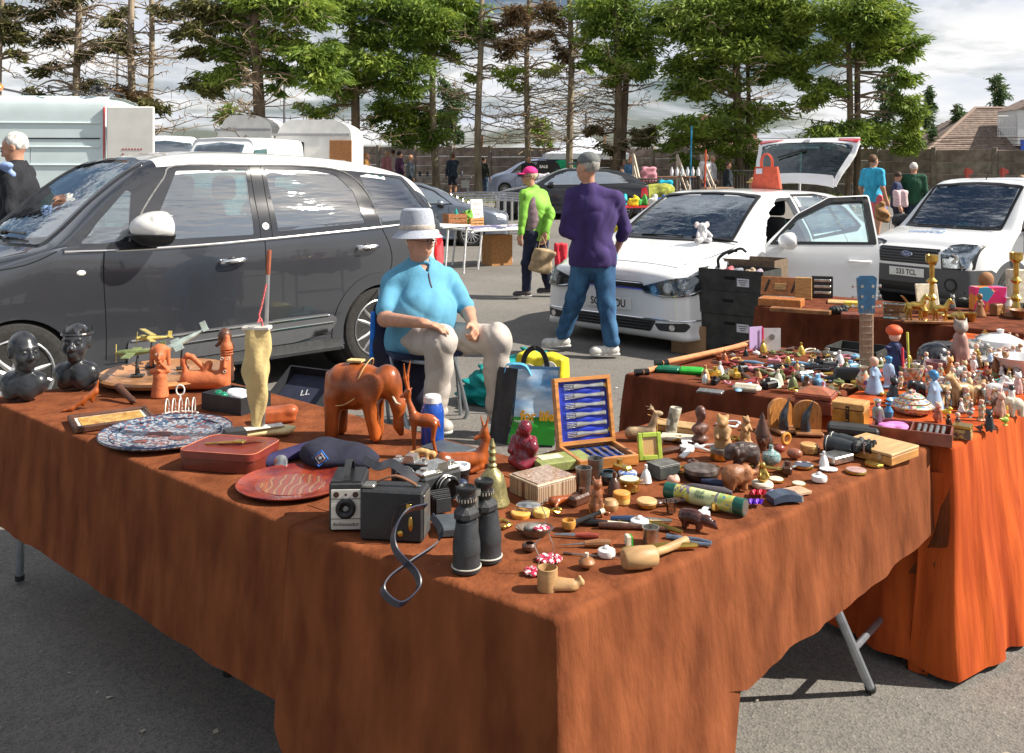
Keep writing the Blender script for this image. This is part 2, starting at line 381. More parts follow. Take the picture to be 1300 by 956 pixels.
def wall():
 pts=[(-24,46,2.95),(-8,46,2.95),(5.9,41,2.72),(9.3,37,2.62),(30,24,2.12)]
 root=thing('concrete_wall','long grey boundary wall of stacked concrete planks behind the trees','wall',(0,40,0))
 L=[0]
 for a,b in zip(pts,pts[1:]):L.append(L[-1]+math.dist(a[:2],b[:2]))
 def at(s):
  for i in range(len(L)-1):
   if s<=L[i+1]+1e-6:
    t=(s-L[i])/(L[i+1]-L[i]);a,b=pts[i],pts[i+1]
    return Vector([a[k]+(b[k]-a[k])*t for k in range(3)])
  return Vector(pts[-1])
 bay=1.95;n=int(L[-1]/bay);rs=random.Random(3)
 me={}
 for i in range(n+1):
  p=at(i*bay);q=at(min((i+1)*bay,L[-1]));ang=math.atan2(q.y-p.y,q.x-p.x)if i<n else ang
  g=gz(p.x,p.y)-.1;h=p.z-g
  b=B();b.box((0,0,h/2+.03),(.16,.2,h+.06),.02);o=b.obj('post',POSTM,root,(p.x,p.y-40,g),ang)
  if i==n:break
  m=(p+q)/2;top=m.z-.02;ph=.44;k=0;ln=(q-p).length
  while k<6:
   z=top-ph*(k+.5);key=rs.randrange(4)
   if z<gz(m.x,m.y)-.15:break
   if key not in me:
    b=B();b.box((0,0,0),(bay-.14,.07,ph-.012),.008);me[key]=mesh_np('plank',[tuple(x)for x in b.v],b.f,False);me[key].materials.append(CONC[key])
   o=link('plank',me[key],None,root,(m.x+rs.uniform(-.006,.006),m.y-40+rs.uniform(-.015,.015),z),ang);k+=1
 w=B();rs=random.Random(5)
 for j in range(3):
  pl=[at(s)+Vector((0,-.12*j,.16+.11*j+.03*sin(s*1.3)))for s in np.arange(22,L[-1],.8)]
  w.tube([(p.x,p.y-40,p.z)for p in pl],.012,4)
 w.obj('wire',M('rusty_wire',(.12,.08,.06),.8,m=.4),root)
 arm=B();arm.box((0,0,.25),(.1,.1,.6),.01)
 for s in np.arange(23,L[-1],5.85):
  p=at(s);arm.obj('wire_post',M('rust_paint',(.30,.16,.09),.8),root,(p.x,p.y-40.1,p.z),rot=(R(18),R(rs.uniform(-15,15)),0))
wall()
def leafmat(name,a,b_,c_):
 m=bpy.data.materials.new(name);m.use_nodes=True;n=m.node_tree.nodes;l=m.node_tree.links;b=n['Principled BSDF'];o=n['Material Output']
 t=n.new('ShaderNodeTexCoord');no=n.new('ShaderNodeTexNoise');no.inputs['Scale'].default_value=1.1;no.inputs['Detail'].default_value=6;no.inputs['Roughness'].default_value=.7;l.new(t.outputs['Object'],no.inputs['Vector'])
 r=n.new('ShaderNodeValToRGB');e=r.color_ramp.elements;e[0].position=.36;e[0].color=(*a,1);e[1].position=.66;e[1].color=(*c_,1);e2=e.new(.5);e2.color=(*b_,1);l.new(no.outputs[0],r.inputs[0])
 l.new(r.outputs[0],b.inputs['Base Color']);b.inputs['Roughness'].default_value=.6;b.inputs['Specular IOR Level'].default_value=.3
 tr=n.new('ShaderNodeBsdfTranslucent');l.new(r.outputs[0],tr.inputs[0]);mx=n.new('ShaderNodeMixShader');mx.inputs[0].default_value=.35
 l.new(b.outputs[0],mx.inputs[1]);l.new(tr.outputs[0],mx.inputs[2]);l.new(mx.outputs[0],o.inputs[0]);return m
LEAF={'green':leafmat('needles_green',(.07,.12,.025),(.17,.26,.04),(.40,.48,.08)),'dark':leafmat('needles_dark',(.09,.14,.03),(.20,.28,.045),(.36,.44,.07)),'olive':leafmat('needles_olive',(.07,.075,.03),(.13,.125,.045),(.17,.17,.05)),'brown':leafmat('needles_brown',(.12,.075,.04),(.19,.12,.06),(.16,.14,.06)),'poplar':leafmat('poplar_leaves',(.05,.10,.04),(.09,.15,.06),(.15,.21,.08))}
BARK=M('bark',(.16,.115,.075),.95,ns=5,var=.45,bump=.9,bs=22,st=(1,1,.25),det=8)
BARKG=M('bark_grey',(.25,.20,.14),.95,ns=5,var=.4,bump=.9,bs=22,st=(1,1,.25),det=8)
TWIG=M('dead_twig',(.24,.18,.12),.95,var=.3)
def leaves(b_v,b_f,c,r,n,rs,size=(.16,.30),droop=.6):
 "n drooping sprays inside an ellipsoid"
 u=rs.normal(size=(n,3));u/=np.linalg.norm(u,axis=1)[:,None];rad=rs.rand(n)**.5
 p=u*rad[:,None]*np.array(r)+np.array(c)
 p+=.16*np.sin(p[:,[1,2,0]]*5+c[0])+rs.normal(size=(n,3))*np.array(r)*.16
 L_=rs.uniform(size[0],size[1],n);Wd=L_*rs.uniform(.16,.30,n)
 d=u*np.array([1,1,.25])+rs.normal(size=(n,3))*.45;d[:,2]-=droop*.6;d/=np.linalg.norm(d,axis=1)[:,None]
 s=np.cross(d,rs.normal(size=(n,3)));s/=np.linalg.norm(s,axis=1)[:,None]+1e-9
 v=np.empty((n,4,3));v[:,0]=p-d*L_[:,None]/2;v[:,1]=p+s*Wd[:,None]/2;v[:,2]=p+d*L_[:,None]/2;v[:,3]=p-s*Wd[:,None]/2
 k=sum(len(x)for x in b_v);b_v.append(v.reshape(-1,3));b_f.append(np.arange(n*4).reshape(n,4)+k)
def tree(label,px,Y,trunks,pads,bare=(),leaf='green',bark=BARK,seed=1,group='pines along the bank',name='pine_tree',dens=1.05,size=(.15,.34),kind='tree'):
 """trunks: list of (dx px at base, dx px at top, width px, top height m); pads (px, py, rx, ry[, leafkind]); bare: (py0, py1, n, length m)"""
 s=FP/Y;X=(px-650)/s;g=gz(X,Y)-.05;O=Vector((X,Y,g));rs=np.random.RandomState(seed);rr=random.Random(seed)
 root=thing(name,label,kind,O,0,group)
 for i,(dx,dt,w,h)in enumerate(trunks):
  b=B();pts=[];rad=[]
  ph=rr.uniform(0,6)
  for k in range(15):
   t=k/14;pts.append(Vector(((dx+(dt-dx)*t)/s+.06*sin(t*9+ph),.05*sin(t*7+ph)+i*.3,h*t)));rad.append(w/s/2*(1.25 if k==0 else 1)*(1-.62*t))
  b.tube(pts,rad,10);b.obj('trunk',bark,root)
 V={};tw=B()
 def trunk_at(z,i=0):
  dx,dt,w,h=trunks[i];t=min(1,max(0,z/h));return Vector(((dx+(dt-dx)*t)/s,i*.3,z))
 for j,pd in enumerate(pads):
  x,y,rx,ry=pd[:4];kd=pd[4]if len(pd)>4 else leaf
  ry*=.88;n=int(rx*ry*3.14*dens*.85);dy=rr.uniform(-.35,.35)*rx/s
  c=Vector(((x-px)/s,dy,HC-(y-HZ)/s-g));vv,ff=V.setdefault(kd,([],[]))
  m=max(2,int(ry/7)+1)
  for q in range(m):
   zz=(q+.5)/m*2-1;ww=math.sqrt(max(.15,1-zz*zz));nn=int(n*ww/(m*.78))
   ox=rr.uniform(-.22,.22)*rx/s
   leaves(vv,ff,(c.x+ox,c.y,c.z+zz*ry/s),(rx/s*ww*rr.uniform(.85,1.1),rx/s*ww*.8,ry/s/m*1.25),nn,rs,size)
  ti=min(range(len(trunks)),key=lambda i:abs(trunk_at(c.z,i).x-c.x));a=trunk_at(c.z+abs(c.x)*.12*(1 if rr.random()<.7 else-1),ti)
  for q in range(max(2,int(rx/14))):
   e=c+Vector((rr.uniform(-.8,.8)*rx/s,rr.uniform(-.6,.6)*rx/s,rr.uniform(-.5,.3)*ry/s));mid=(a+e)/2+Vector((0,0,rr.uniform(-.1,.35)))
   tw.tube(bez([a,mid,e],4),[.05-.005*k for k in range(9)],4,False)
 for(y0,y1,n,ln)in bare:
  for q in range(n):
   z=HC-(rr.uniform(y0,y1)-HZ)/s-g;a=trunk_at(z,rr.randrange(len(trunks)));th=rr.uniform(0,6.28);l_=ln*rr.uniform(.4,1.1);dz=rr.uniform(-.35,.3)
   d=Vector((cos(th),sin(th),dz));pts=[a];
   for k in range(1,6):pts.append(a+d*l_*k/5+Vector((rr.gauss(0,.05),rr.gauss(0,.05),-.25*dz*l_*(k/5)**2+rr.gauss(0,.05)+.12*l_*(k/5)**2)))
   tw.tube(pts,[.028*(1-.15*k)for k in range(6)],3,False)
   for k in(2,3,4,5):
    for _ in range(2):
     e=pts[k]+Vector((rr.gauss(0,.25),rr.gauss(0,.25),rr.gauss(-.05,.18)))*l_*.4;tw.tube([pts[k],(pts[k]+e)/2+Vector((0,0,.04)),e],[.012,.010,.006],3,False)
 if tw.v:tw.obj('branches',TWIG,root,smooth=False)
 for kd,(vv,ff)in V.items():
  if vv:link('crown',mesh_np('crown',np.concatenate(vv),np.concatenate(ff),False),LEAF[kd],root)
 return root
def R_(n,x0,x1,y0,y1,rx,ry,seed,kd=None):
 r=random.Random(seed);o=[]
 for i in range(n):
  k=(r.uniform(x0,x1),r.uniform(y0,y1),rx*r.uniform(.7,1.2),ry*r.uniform(.7,1.2));o.append(k+((kd,)if kd else()))
 return o
H_=13
tree('thin bare leaning trunk at the extreme left above the pale van roof',3,30,[(0,-4,7,H_)],[(10,45,24,16,'olive'),(-10,10,30,14,'olive'),(22,72,14,5,'olive')],[(0,130,24,2.2)],'olive',BARKG,11)
tree('slender half bare pine with a mossy trunk rising behind the pale van',100,31,[(0,-3,11,H_)],[(60,18,30,9,'olive'),(145,20,22,9,'olive'),(70,48,28,10,'olive'),(140,55,28,8,'olive'),(60,88,22,6,'olive'),(108,76,14,7,'olive'),(50,118,16,4,'olive'),(105,110,18,6,'olive'),(90,-5,40,12,'olive')],[(0,135,60,2.1)],'olive',BARKG,12)
tree('twin stemmed pine with dead lower twigs beside the open white van door',178,30,[(-6,-14,11,H_),(8,7,9,H_)],[(165,122,26,12,'brown'),(200,135,20,7,'olive'),(160,60,22,7,'olive'),(208,12,22,8,'olive'),(150,35,20,5,'olive')],[(0,180,75,2.4)],'olive',BARKG,13)
tree('thick trunked dark pine standing behind the middle of the grey car roof',328,28,[(0,-2,17,H_)],[(270,15,48,14,'olive'),(255,45,34,10,'olive'),(290,62,34,12,'dark'),(250,72,22,6,'olive'),(285,100,40,13,'dark'),(262,112,30,8,'olive'),(300,32,26,14,'dark'),(380,18,46,20),(360,52,34,14),(400,72,40,16),(352,90,26,13),(410,102,38,12),(345,118,16,5),(372,8,50,18),(330,0,50,14),(300,78,24,7,'dark')],[(20,180,50,2.6)],'green',BARK,14,dens=1.25)
tree('tall green pine with drooping boughs behind the rear end of the grey car',450,33,[(0,-4,13,H_)],[(430,10,44,20),(500,15,50,20),(470,48,44,16,'dark'),(520,45,40,18),(430,66,34,14),(480,82,48,14),(525,88,36,14),(460,104,44,10,'dark'),(505,112,42,10),(415,92,28,12),(400,140,32,6,'dark'),(440,120,24,6,'dark'),(550,28,40,22)],[(90,175,26,2.2)],'green',BARK,15,dens=1.25)
tree('pine with one low bushy bright green bough beside the trestle table on the grass',553,35,[(0,-6,10,H_)],[(500,140,34,14),(535,150,34,16),(515,168,46,16),(550,176,26,12),(485,150,22,8),(560,22,40,20),(545,55,30,14),(590,38,26,16),(570,70,18,8),(535,2,50,16)],[(60,190,22,1.8)],'green',BARKG,16,dens=1.3)
tree('straight grey barked pine with green top left of the crowd barriers',608,34,[(0,3,10,H_)],[(585,10,32,18),(612,42,22,14,'green'),(600,95,12,6,'dark'),(640,60,22,14,'brown'),(640,92,24,8,'dark'),(650,25,24,12,'brown')],[(10,190,60,2.4)],'green',BARKG,17)
tree('bare dead twigged tree behind the woman in the pink cap',668,36,[(0,6,9,H_)],[(660,20,26,10,'brown'),(668,50,26,8,'brown'),(655,108,20,6,'dark'),(672,22,10,7,'green'),(700,90,26,5,'dark')],[(0,190,100,2.6)],'brown',BARKG,18)
tree('dead brown topped pine behind the man in the grey cap',725,35,[(0,-4,10,H_)],[(718,66,20,10,'brown'),(705,20,26,14),(745,12,26,12,'dark'),(752,60,24,6,'dark'),(740,88,20,4,'dark'),(700,50,18,6,'brown')],[(10,185,90,2.4)],'brown',BARKG,19)
tree('leaning twin trunked pine with bright green crown above the stairway',786,33,[(-4,1,12,H_),(6,14,10,H_)],[(770,12,54,20),(755,38,28,12),(810,40,34,16,'dark'),(800,62,44,14),(775,78,30,12),(815,88,30,12),(790,100,26,8),(757,77,14,10),(850,18,40,20),(757,170,16,6,'brown'),(780,187,26,5,'olive'),(815,172,22,12,'olive')],[(90,210,70,2.3)],'green',BARK,20,dens=1.25)
tree('broad dark pine in heavy layered tiers behind the white hatchback roof',937,32,[(0,-2,12,H_),(16,12,7,9)],[(900,12,70,20,'dark'),(960,10,60,18,'dark'),(885,42,56,14,'dark'),(950,40,60,14,'dark'),(925,68,66,14,'dark'),(880,84,50,12,'dark'),(985,62,40,14,'green'),(905,105,62,12,'dark'),(985,92,34,12,'dark'),(870,118,34,8,'dark'),(960,142,60,10,'dark'),(880,162,50,10,'dark'),(930,168,56,9,'dark'),(860,182,34,7,'dark'),(925,188,46,7,'dark'),(900,212,40,6,'dark'),(955,205,26,9,'dark'),(880,205,24,5,'dark'),(1000,35,34,18,'green')],[(60,200,40,2.6)],'dark',BARK,21,dens=1.4)
tree('twin trunked pine with a low skirt of foliage beside the raised tailgate',1078,31,[(0,-1,9,H_),(12,24,9,H_)],[(1090,15,62,18),(1130,35,34,16),(1060,35,30,14),(1110,65,50,14),(1150,62,24,14),(1040,70,34,12,'dark'),(1060,110,30,9,'dark'),(1040,125,24,12,'dark'),(1140,98,28,9),(1150,130,22,14,'dark'),(1075,165,54,9),(1110,172,50,10),(1060,178,44,7),(1150,180,20,14,'dark'),(1155,150,18,16,'dark'),(1100,40,50,18),(1022,92,22,20,'dark'),(1020,20,26,22,'dark')],[(70,190,24,2)],'green',BARK,22,dens=1.3)
def poplar(label,px,py0,py1,w,Y,seed,leaf='poplar'):
 n=max(3,int((py1-py0)/9));r=random.Random(seed)
 pads=[(px+r.uniform(-.3,.3)*w,py0+(py1-py0)*(i+.5)/n,w*.5*(.35+.75*math.sin(pi*min(1,(i+1.1)/n)**.8)),(py1-py0)/n*.9)for i in range(n)]
 s=FP/Y
 tree(label,px,Y,[(0,0,3,(HC-(py0+6-HZ)/s))],pads,(),leaf,BARKG,seed,'trees far beyond the wall','broadleaf_tree',dens=.9,size=(.3,.6))
poplar('pale feathery tree beyond the wall between two pine trunks',577,105,192,30,62,31)
poplar('round light green bush topping the wall left of the gazebo',692,152,190,28,60,32,'green')
poplar('bluish green poplar just right of the twin trunked pine',1178,115,192,17,60,33)
poplar('short bushy poplar left of the tiled roof',1214,138,186,19,62,34)
poplar('full upright poplar rising behind the tiled roof',1264,100,152,26,75,35)
poplar('tall grey green poplar seen through the twin trunked pine',1120,100,190,34,66,36)
poplar('low bushy tree behind the white caravans',288,138,160,26,60,37,'green')
poplar('low scrub tree peeping above the pale van roof',38,116,150,22,70,38,'olive')
def rows_roof(b,x0,x1,y0,z0,y1,z1,n,hip0=0,hip1=0,t=.03):
 "courses of tiles, each lapped over the next"
 for i in range(n):
  a,c=i/n,(i+1)/n;ya,za=y0+(y1-y0)*a,z0+(z1-z0)*a;yb,zb=y0+(y1-y0)*c,z0+(z1-z0)*c
  xa0,xa1=x0+hip0*a,x1-hip1*a;xb0,xb1=x0+hip0*c,x1-hip1*c
  b.add([(xa0,ya,za+t),(xa1,ya,za+t),(xb1,yb,zb),(xb0,yb,zb),(xa0,ya,za),(xa1,ya,za)],[(0,1,2,3),(4,5,1,0)])
def house1():
 Y=58;s=FP/Y
 r=thing('brick_house','brown tiled hipped roof house rising beyond the right end of the wall','house',((1290-650)/s,Y,.4),0)
 zr=HC-(132-HZ)/s-.4;ze=HC-(192-HZ)/s-.4;ox=(1290-650)/s
 xl=(1178-650)/s-ox;xr=16
 b=B();b.box(((xl+.6+xr-.6)/2,4.5,ze/2),(xr-xl-1.2,8,ze));b.obj('wall',M('render_wall',(.4,.34,.28),.9,bump=.3),r,smooth=False)
 TL=M('brown_tiles',(.22,.165,.135),.9,ns=4,var=.3,bump=.5)
 b=B();rows_roof(b,xl,xr,0,ze,4.5,zr,22,5.2,5.2,.05)
 m=Matrix(((1,0,0),(0,-1,0),(0,0,1)));b2=B();rows_roof(b2,xl,xr,0,ze,4.5,zr,22,5.2,5.2,.05);b.add([m@Vector(p)+Vector((0,9,0))for p in b2.v],[q[::-1]for q in b2.f])
 b.add([(xl,0,ze),(xl+5.2,4.5,zr),(xl,9,ze)],[(0,1,2)]);b.add([(xr,0,ze),(xr-5.2,4.5,zr),(xr,9,ze)],[(0,2,1)])
 b.obj('roof',TL,r,smooth=False)
 b=B();b.tube([(xl,0,ze+.06),(xl+5.2,4.5,zr+.06),(xr-5.2,4.5,zr+.06),(xr,0,ze+.06)],.12,6);b.obj('ridge_tiles',M('ridge',(.27,.2,.16),.9),r)
 b=B();b.box(((xl+xr)/2,-.06,ze-.12),(xr-xl,.1,.2));b.obj('gutter',M('white_board',(.7,.7,.68),.6),r,smooth=False)
 dx=(1292-650)/s-ox;b=B();b.box((dx+1.6,1.2,ze+1.5),(3.2,2.4,2.3));b.obj('dormer',M('white_board',(.7,.7,.68),.6),r,smooth=False)
 b=B();b.prism([(dx-.1,ze+2.6),(dx+3.3,ze+2.6),(dx+1.6,ze+3.4)],-.1,2.5,m=Matrix(((1,0,0),(0,0,1),(0,1,0))));b.obj('dormer_roof',TL,r,smooth=False)
 b=B()
 x0=(1268-650)/s-ox
 for i in range(16):b.cyl((x0+i*.1,.1,ze+.9),(x0+i*.1,.1,ze+2.2),.018,n=4)
 for z in(.95,1.5,2.2):b.cyl((x0,.1,ze+z),(x0+1.5,.1,ze+z),.025,n=4)
 b.obj('railing',M('railing_white',(.75,.75,.75),.5),r)
 b=B();b.box((dx+.9,-.9,ze+.35),(2.4,.1,.7));b.obj('sign_board',M('blue_board',(.02,.08,.45),.5),r,smooth=False)
house1()
def house2(label,x0,x1,yt,ye,Y,col,seed):
 s=FP/Y;ox=(x0-650)/s;w=(x1-x0)/s;zr=HC-(yt-HZ)/s;ze=HC-(ye-HZ)/s
 r=thing('tiled_house',label,'house',(ox,Y,0),0,'houses beyond the wall')
 b=B();b.box((w/2,3.5,ze/2),(w-.3,6.6,ze));b.obj('wall',M('pink_render',(.38,.27,.21),.9,bump=.2),r,smooth=False)
 b=B();m=Matrix(((1,0,0),(0,-1,0),(0,0,1)))
 rows_roof(b,0,w,0,ze,3.5,zr,12,w*.22,w*.22,.04);b2=B();rows_roof(b2,0,w,0,ze,3.5,zr,12,w*.22,w*.22,.04);b.add([m@Vector(p)+Vector((0,7,0))for p in b2.v],[q[::-1]for q in b2.f])
 b.add([(0,0,ze),(w*.22,3.5,zr),(0,7,ze)],[(0,1,2)]);b.add([(w,0,ze),(w*.78,3.5,zr),(w,7,ze)],[(0,2,1)])
 b.obj('roof',M('tiles_%d'%seed,col,.9,ns=4,var=.3,bump=.4),r,smooth=False)
 b=B();b.box((w*.3,3.4,zr+.3),(.7,.5,1.2),.03);b.obj('chimney',M('chimney_brick',(.3,.17,.11),.9),r)
house2('house with pinkish red tiled roof beyond the wall behind the layered dark pine',878,980,160,188,60,(.33,.2,.15),1)
house2('far low house roof just left of the twin trunked pine',962,984,176,190,80,(.3,.18,.12),2)
def lamp_post(label,px,py0,Y,w=.07):
 s=FP/Y;X=(px-650)/s;g=gz(X,Y)
 r=thing('lamp_post',label,'lamp post',(X,Y,g),0,'masts and posts beyond the wall')
 b=B();h=HC-(py0-HZ)/s-g;b.cyl((0,0,0),(0,0,h),w*1.5,w,8);b.obj('post',M('galvanised',(.16,.16,.17),.6,m=.4),r)
 b=B();b.tube([(0,0,h),(.35,0,h+.12),(.8,0,h+.1)],[.05,.05,.03],6);b.ell((.95,0,h+.08),(.3,.12,.07),10);b.obj('lamp_head',M('lamp_grey',(.3,.3,.3),.5),r)
lamp_post('thin dark post between the second and third pine trunks',149,70,60)
lamp_post('tall thin mast just right of the thick pine trunk',361,40,70)
lamp_post('grey lamp post right of the gazebo beyond the wall',744,143,58)
A_=[Vector((-2.0,3.56)),Vector((-.54,2.28)),Vector((.02,2.80)),Vector((-1.44,4.07))]
B_=[Vector((-.54,2.28)),Vector((.084,1.81)),Vector((1.31,2.94)),Vector((.69,3.41))]
C_=[Vector((.5,4.0)),Vector((1.12,3.49)),Vector((1.83,4.21)),Vector((1.23,4.68))]
D_=[Vector((1.12,3.36)),Vector((1.385,2.94)),Vector((3.0,4.44)),Vector((2.45,5.02))]
E_=[Vector((1.59,6.04)),Vector((3.3,4.55)),Vector((3.86,5.08)),Vector((2.18,6.58))]
CLOTH=M('brown_velvet',(.14,.040,.015),.95,ns=13,c2=(.24,.074,.028),bump=.6,bs=42,bd=.010,st=(1,1,.35),sheen=.0,ramp=(.3,.72),det=9,spec=.15)
CLOTH2=M('dark_brown_velvet',(.10,.028,.014),.95,ns=16,c2=(.20,.056,.025),bump=.5,bs=26,bd=.012,st=(1,1,.35),sheen=0,ramp=(.3,.72),det=9,spec=.15)
ORANGE=M('orange_cloth',(.34,.05,.012),.9,ns=14,c2=(.50,.095,.02),bump=.6,bs=22,bd=.014,st=(1,1,.12),sheen=0,ramp=(.35,.65),det=7,spec=.15)
def cloth(name,quad,z,drops,mat,label,seed=1,fold=.018,flare=.06,freq=(14,31),nu=90,nv=56,hem=.012,rim=.014,cat='tablecloth',sharpf=.5):
 """quad: 4 corners (anticlockwise from above); drops: for each side (start, end) drop below the top"""
 rs=np.random.RandomState(seed);c=(quad[0]+quad[2])/2;ca=Vector((c.x,c.y,0));V=[];idx={}
 q=[np.array((p.x-c.x,p.y-c.y))for p in quad]
 for i in range(nu+1):
  for j in range(nv+1):
   u,v=i/nu,j/nv;p=(q[0]*(1-u)+q[1]*u)*(1-v)+(q[3]*(1-u)+q[2]*u)*v
   e=min(u,v,1-u,1-v)
   w=.0010*(sin((p[0]+c.x)*23+(p[1]+c.y)*9)+sin((p[0]+c.x)*-11+(p[1]+c.y)*31)*.8)*min(1,e*12)
   idx[(i,j)]=len(V);V.append((p[0],p[1],z+w-.0012))
 Fc=[(idx[(i,j)],idx[(i+1,j)],idx[(i+1,j+1)],idx[(i,j+1)])for i in range(nu)for j in range(nv)]
 per=[(i,0)for i in range(nu)]+[(nu,j)for j in range(nv)]+[(i,nv)for i in range(nu,0,-1)]+[(0,j)for j in range(nv,0,-1)]
 n=len(per);pp=np.array([V[idx[k]][:2]for k in per]);side=[0]*nu+[1]*nv+[2]*nu+[3]*nv;tt=[i/nu for i in range(nu)]+[j/nv for j in range(nv)]+[i/nu for i in range(nu)]+[j/nv for j in range(nv)]
 nr=[]
 for k in range(n):
  a=q[side[k]];b=q[(side[k]+1)%4];d=(b-a)/np.linalg.norm(b-a);nr.append((d[1],-d[0]))
 nr=np.array(nr);dr=np.array([drops[s][0]*(1-t)+drops[s][1]*t for s,t in zip(side,tt)])
 kw=5;ker=np.ones(2*kw+1);ker/=ker.sum()
 def circ(a):return np.convolve(np.concatenate([a[-kw:],a,a[:kw]]),ker,'valid')
 nr=np.stack([circ(nr[:,0]),circ(nr[:,1])],1);nr/=np.linalg.norm(nr,axis=1)[:,None];dr=circ(dr)
 sl_=np.concatenate([[0],np.cumsum(np.linalg.norm(np.diff(pp,axis=0),axis=1))])
 per_l=sl_[-1];ph=rs.rand(8)*6.3
 f1=sum(np.sin(2*pi*round(freq[0]*per_l/5*k/3)*sl_/per_l+ph[k])*[1,.8,.6][k-1]for k in(1,2,3));f2=sum(np.sin(2*pi*round(freq[1]*per_l/5*k/2)*sl_/per_l+ph[3+k])for k in(1,2))
 fo=f1/1.6;fo=np.sign(fo)*np.abs(fo)**(1-sharpf*.6);
 hm=hem*(np.sin(sl_*19+seed)+.6*np.sin(sl_*43+1))
 rows=[];m=26;base=z
 for j in range(m+1):
  if j<=4:
   a=j/4*pi/2;o=rim*sin(a);dz=rim*(1-cos(a));t=0
   off=np.full(n,o);zz=base-dz-.0012+0*off
  else:
   t=(j-4)/(m-4);off=rim+flare*t*dr/.5+fold*fo*min(1,t*1.6)*(.35+.65*t)+.22*fold*f2*t*np.sin(t*5+ph[7]+sl_*2)+fold*.5*np.sin(t*7+sl_*5+ph[6])*t*(1-t)*2
   off=np.maximum(off,rim*.6);zz=base-rim-(dr-rim+hm*(j==m))*t
  ids=[]
  for k in range(n):
   if j==0:ids.append(idx[per[k]])
   else:ids.append(len(V));V.append((pp[k][0]+nr[k][0]*off[k],pp[k][1]+nr[k][1]*off[k],zz[k]))
  rows.append(ids)
 for j in range(m):
  for k in range(n):k2=(k+1)%n;Fc.append((rows[j][k],rows[j+1][k],rows[j+1][k2],rows[j][k2]))
 o=link(name,mesh_np(name,V,np.array(Fc),True,0),mat,None,ca);tag(o,label,cat);return o
cloth('tablecloth',[A_[0],A_[1]+Vector((-.012,.011)),A_[2],A_[3]],T,[(.43,.43),(.43,.3),(.4,.4),(.42,.42)],CLOTH,'brown velvet cloth on the left table under the carved busts and the blue patterned plate',1,.004,.03,freq=(24,60),hem=.001)
A_[1]=A_[1]+Vector((-.02,.018));_b0=B_[0]+Vector((.012,-.006))
cloth('tablecloth',[B_[0]+(B_[3]-B_[0])*.30,B_[1]+(B_[2]-B_[1])*.30,B_[2],B_[3]],T-.003,[(.3,.3),(.36,.27),(.25,.24),(.3,.3)],CLOTH,'brown velvet cloth on the far half of the nearest table above two bare legs',2,.006,.03,freq=(24,60),hem=.004)
cloth('tablecloth',[_b0,B_[1],B_[1]+(B_[2]-B_[1])*.36,B_[0]+(B_[3]-B_[0])*.36],T,[(.56,.54),(.54,.5),(.004,.004),(.4,.4)],CLOTH,'long brown velvet cloth over the nearest table corner beneath the wooden mallet',3,.007,.04,rim=.016,freq=(24,60),hem=.004)
cloth('tablecloth',C_,T,[(.42,.42),(.3,.3),(.3,.3),(.42,.42)],CLOTH2,'dark brown cloth on the small table heaped with trinkets and two walking sticks',4,.01,.07,nu=50,nv=70)
cloth('tablecloth',D_,T,[(.70,.71),(.72,.72),(.6,.6),(.6,.6)],ORANGE,'bright orange cloth hanging to the ground from the table of china figurines',5,.02,.045,freq=(24,60),nu=50,nv=110,sharpf=.7,hem=.004)
cloth('tablecloth',E_,T,[(.26,.24),(.25,.25),(.25,.25),(.27,.27)],CLOTH2,'short dark brown cloth on the table of brass ornaments nearest the parked vans',6,.008,.05)
STEEL=M('steel_tube',(.33,.36,.40),.35,m=.7,var=.1)
def table(quad,label,legs):
 c=(quad[0]+quad[2])/2;r=thing('folding_table',label,'table',(c.x,c.y,0))
 q=[(c+(p-c)*.97)-c for p in quad];b=B();b.prism([(p.x,p.y)for p in q],T-.04,T-.013);b.obj('tabletop',M('chipboard',(.45,.36,.25),.7),r,smooth=False)
 for(a,e)in legs:
  b=B();a=Vector(a)-Vector((c.x,c.y,0));e=Vector(e)-Vector((c.x,c.y,0));b.cyl(a,e,.0145,n=10);lg=b.obj('leg',STEEL,r)
  b=B();b.cyl(e+(a-e)*.03,e,.0175,n=10);b.obj('foot',M('black_rubber',(.02,.02,.02),.8),lg)
 for i in(0,2):
  if len(legs)>i+1:
   a=Vector(legs[i][0])*.4+Vector(legs[i][1])*.6-Vector((c.x,c.y,0));e=Vector(legs[i+1][0])*.4+Vector(legs[i+1][1])*.6-Vector((c.x,c.y,0));b=B();b.cyl(a,e,.01,n=8);b.obj('brace',STEEL,r)
def v3(p,z):return(p.x,p.y,z)
def legs4(q):
 c=(q[0]+q[2])/2;o=[]
 for p in(q[0],q[3],q[1],q[2]):a=c+(p-c)*.72;e=c+(p-c)*.78;o.append((v3(a,T-.04),v3(e,gz(e.x,e.y)+.01)))
 return o
lA=legs4(A_);lA[2]=((-.9,2.85,T-.04),(-.9,2.95,.01));lA[0]=((-1.90,3.62,T-.04),tuple(G(25,740)+Vector((0,0,.01))));table(A_,'folding table under the brown cloth at the left with one grey steel leg showing',lA)
lB=legs4(B_);lB[2]=(tuple(PY(1050,745,2.78)),tuple(G(1106,880)+Vector((0,0,.01))));lB[3]=(tuple(PY(1128,700,3.25)),tuple(G(1160,795)+Vector((0,0,.01))));table(B_,'nearest folding table with two splayed grey steel legs bare at its right end',lB)
for q,l_ in((C_,'small folding table under the dark cloth of trinkets'),(D_,'folding table hidden under the bright orange cloth'),(E_,'folding table under the short dark cloth near the vans')):table(q,l_,legs4(q))
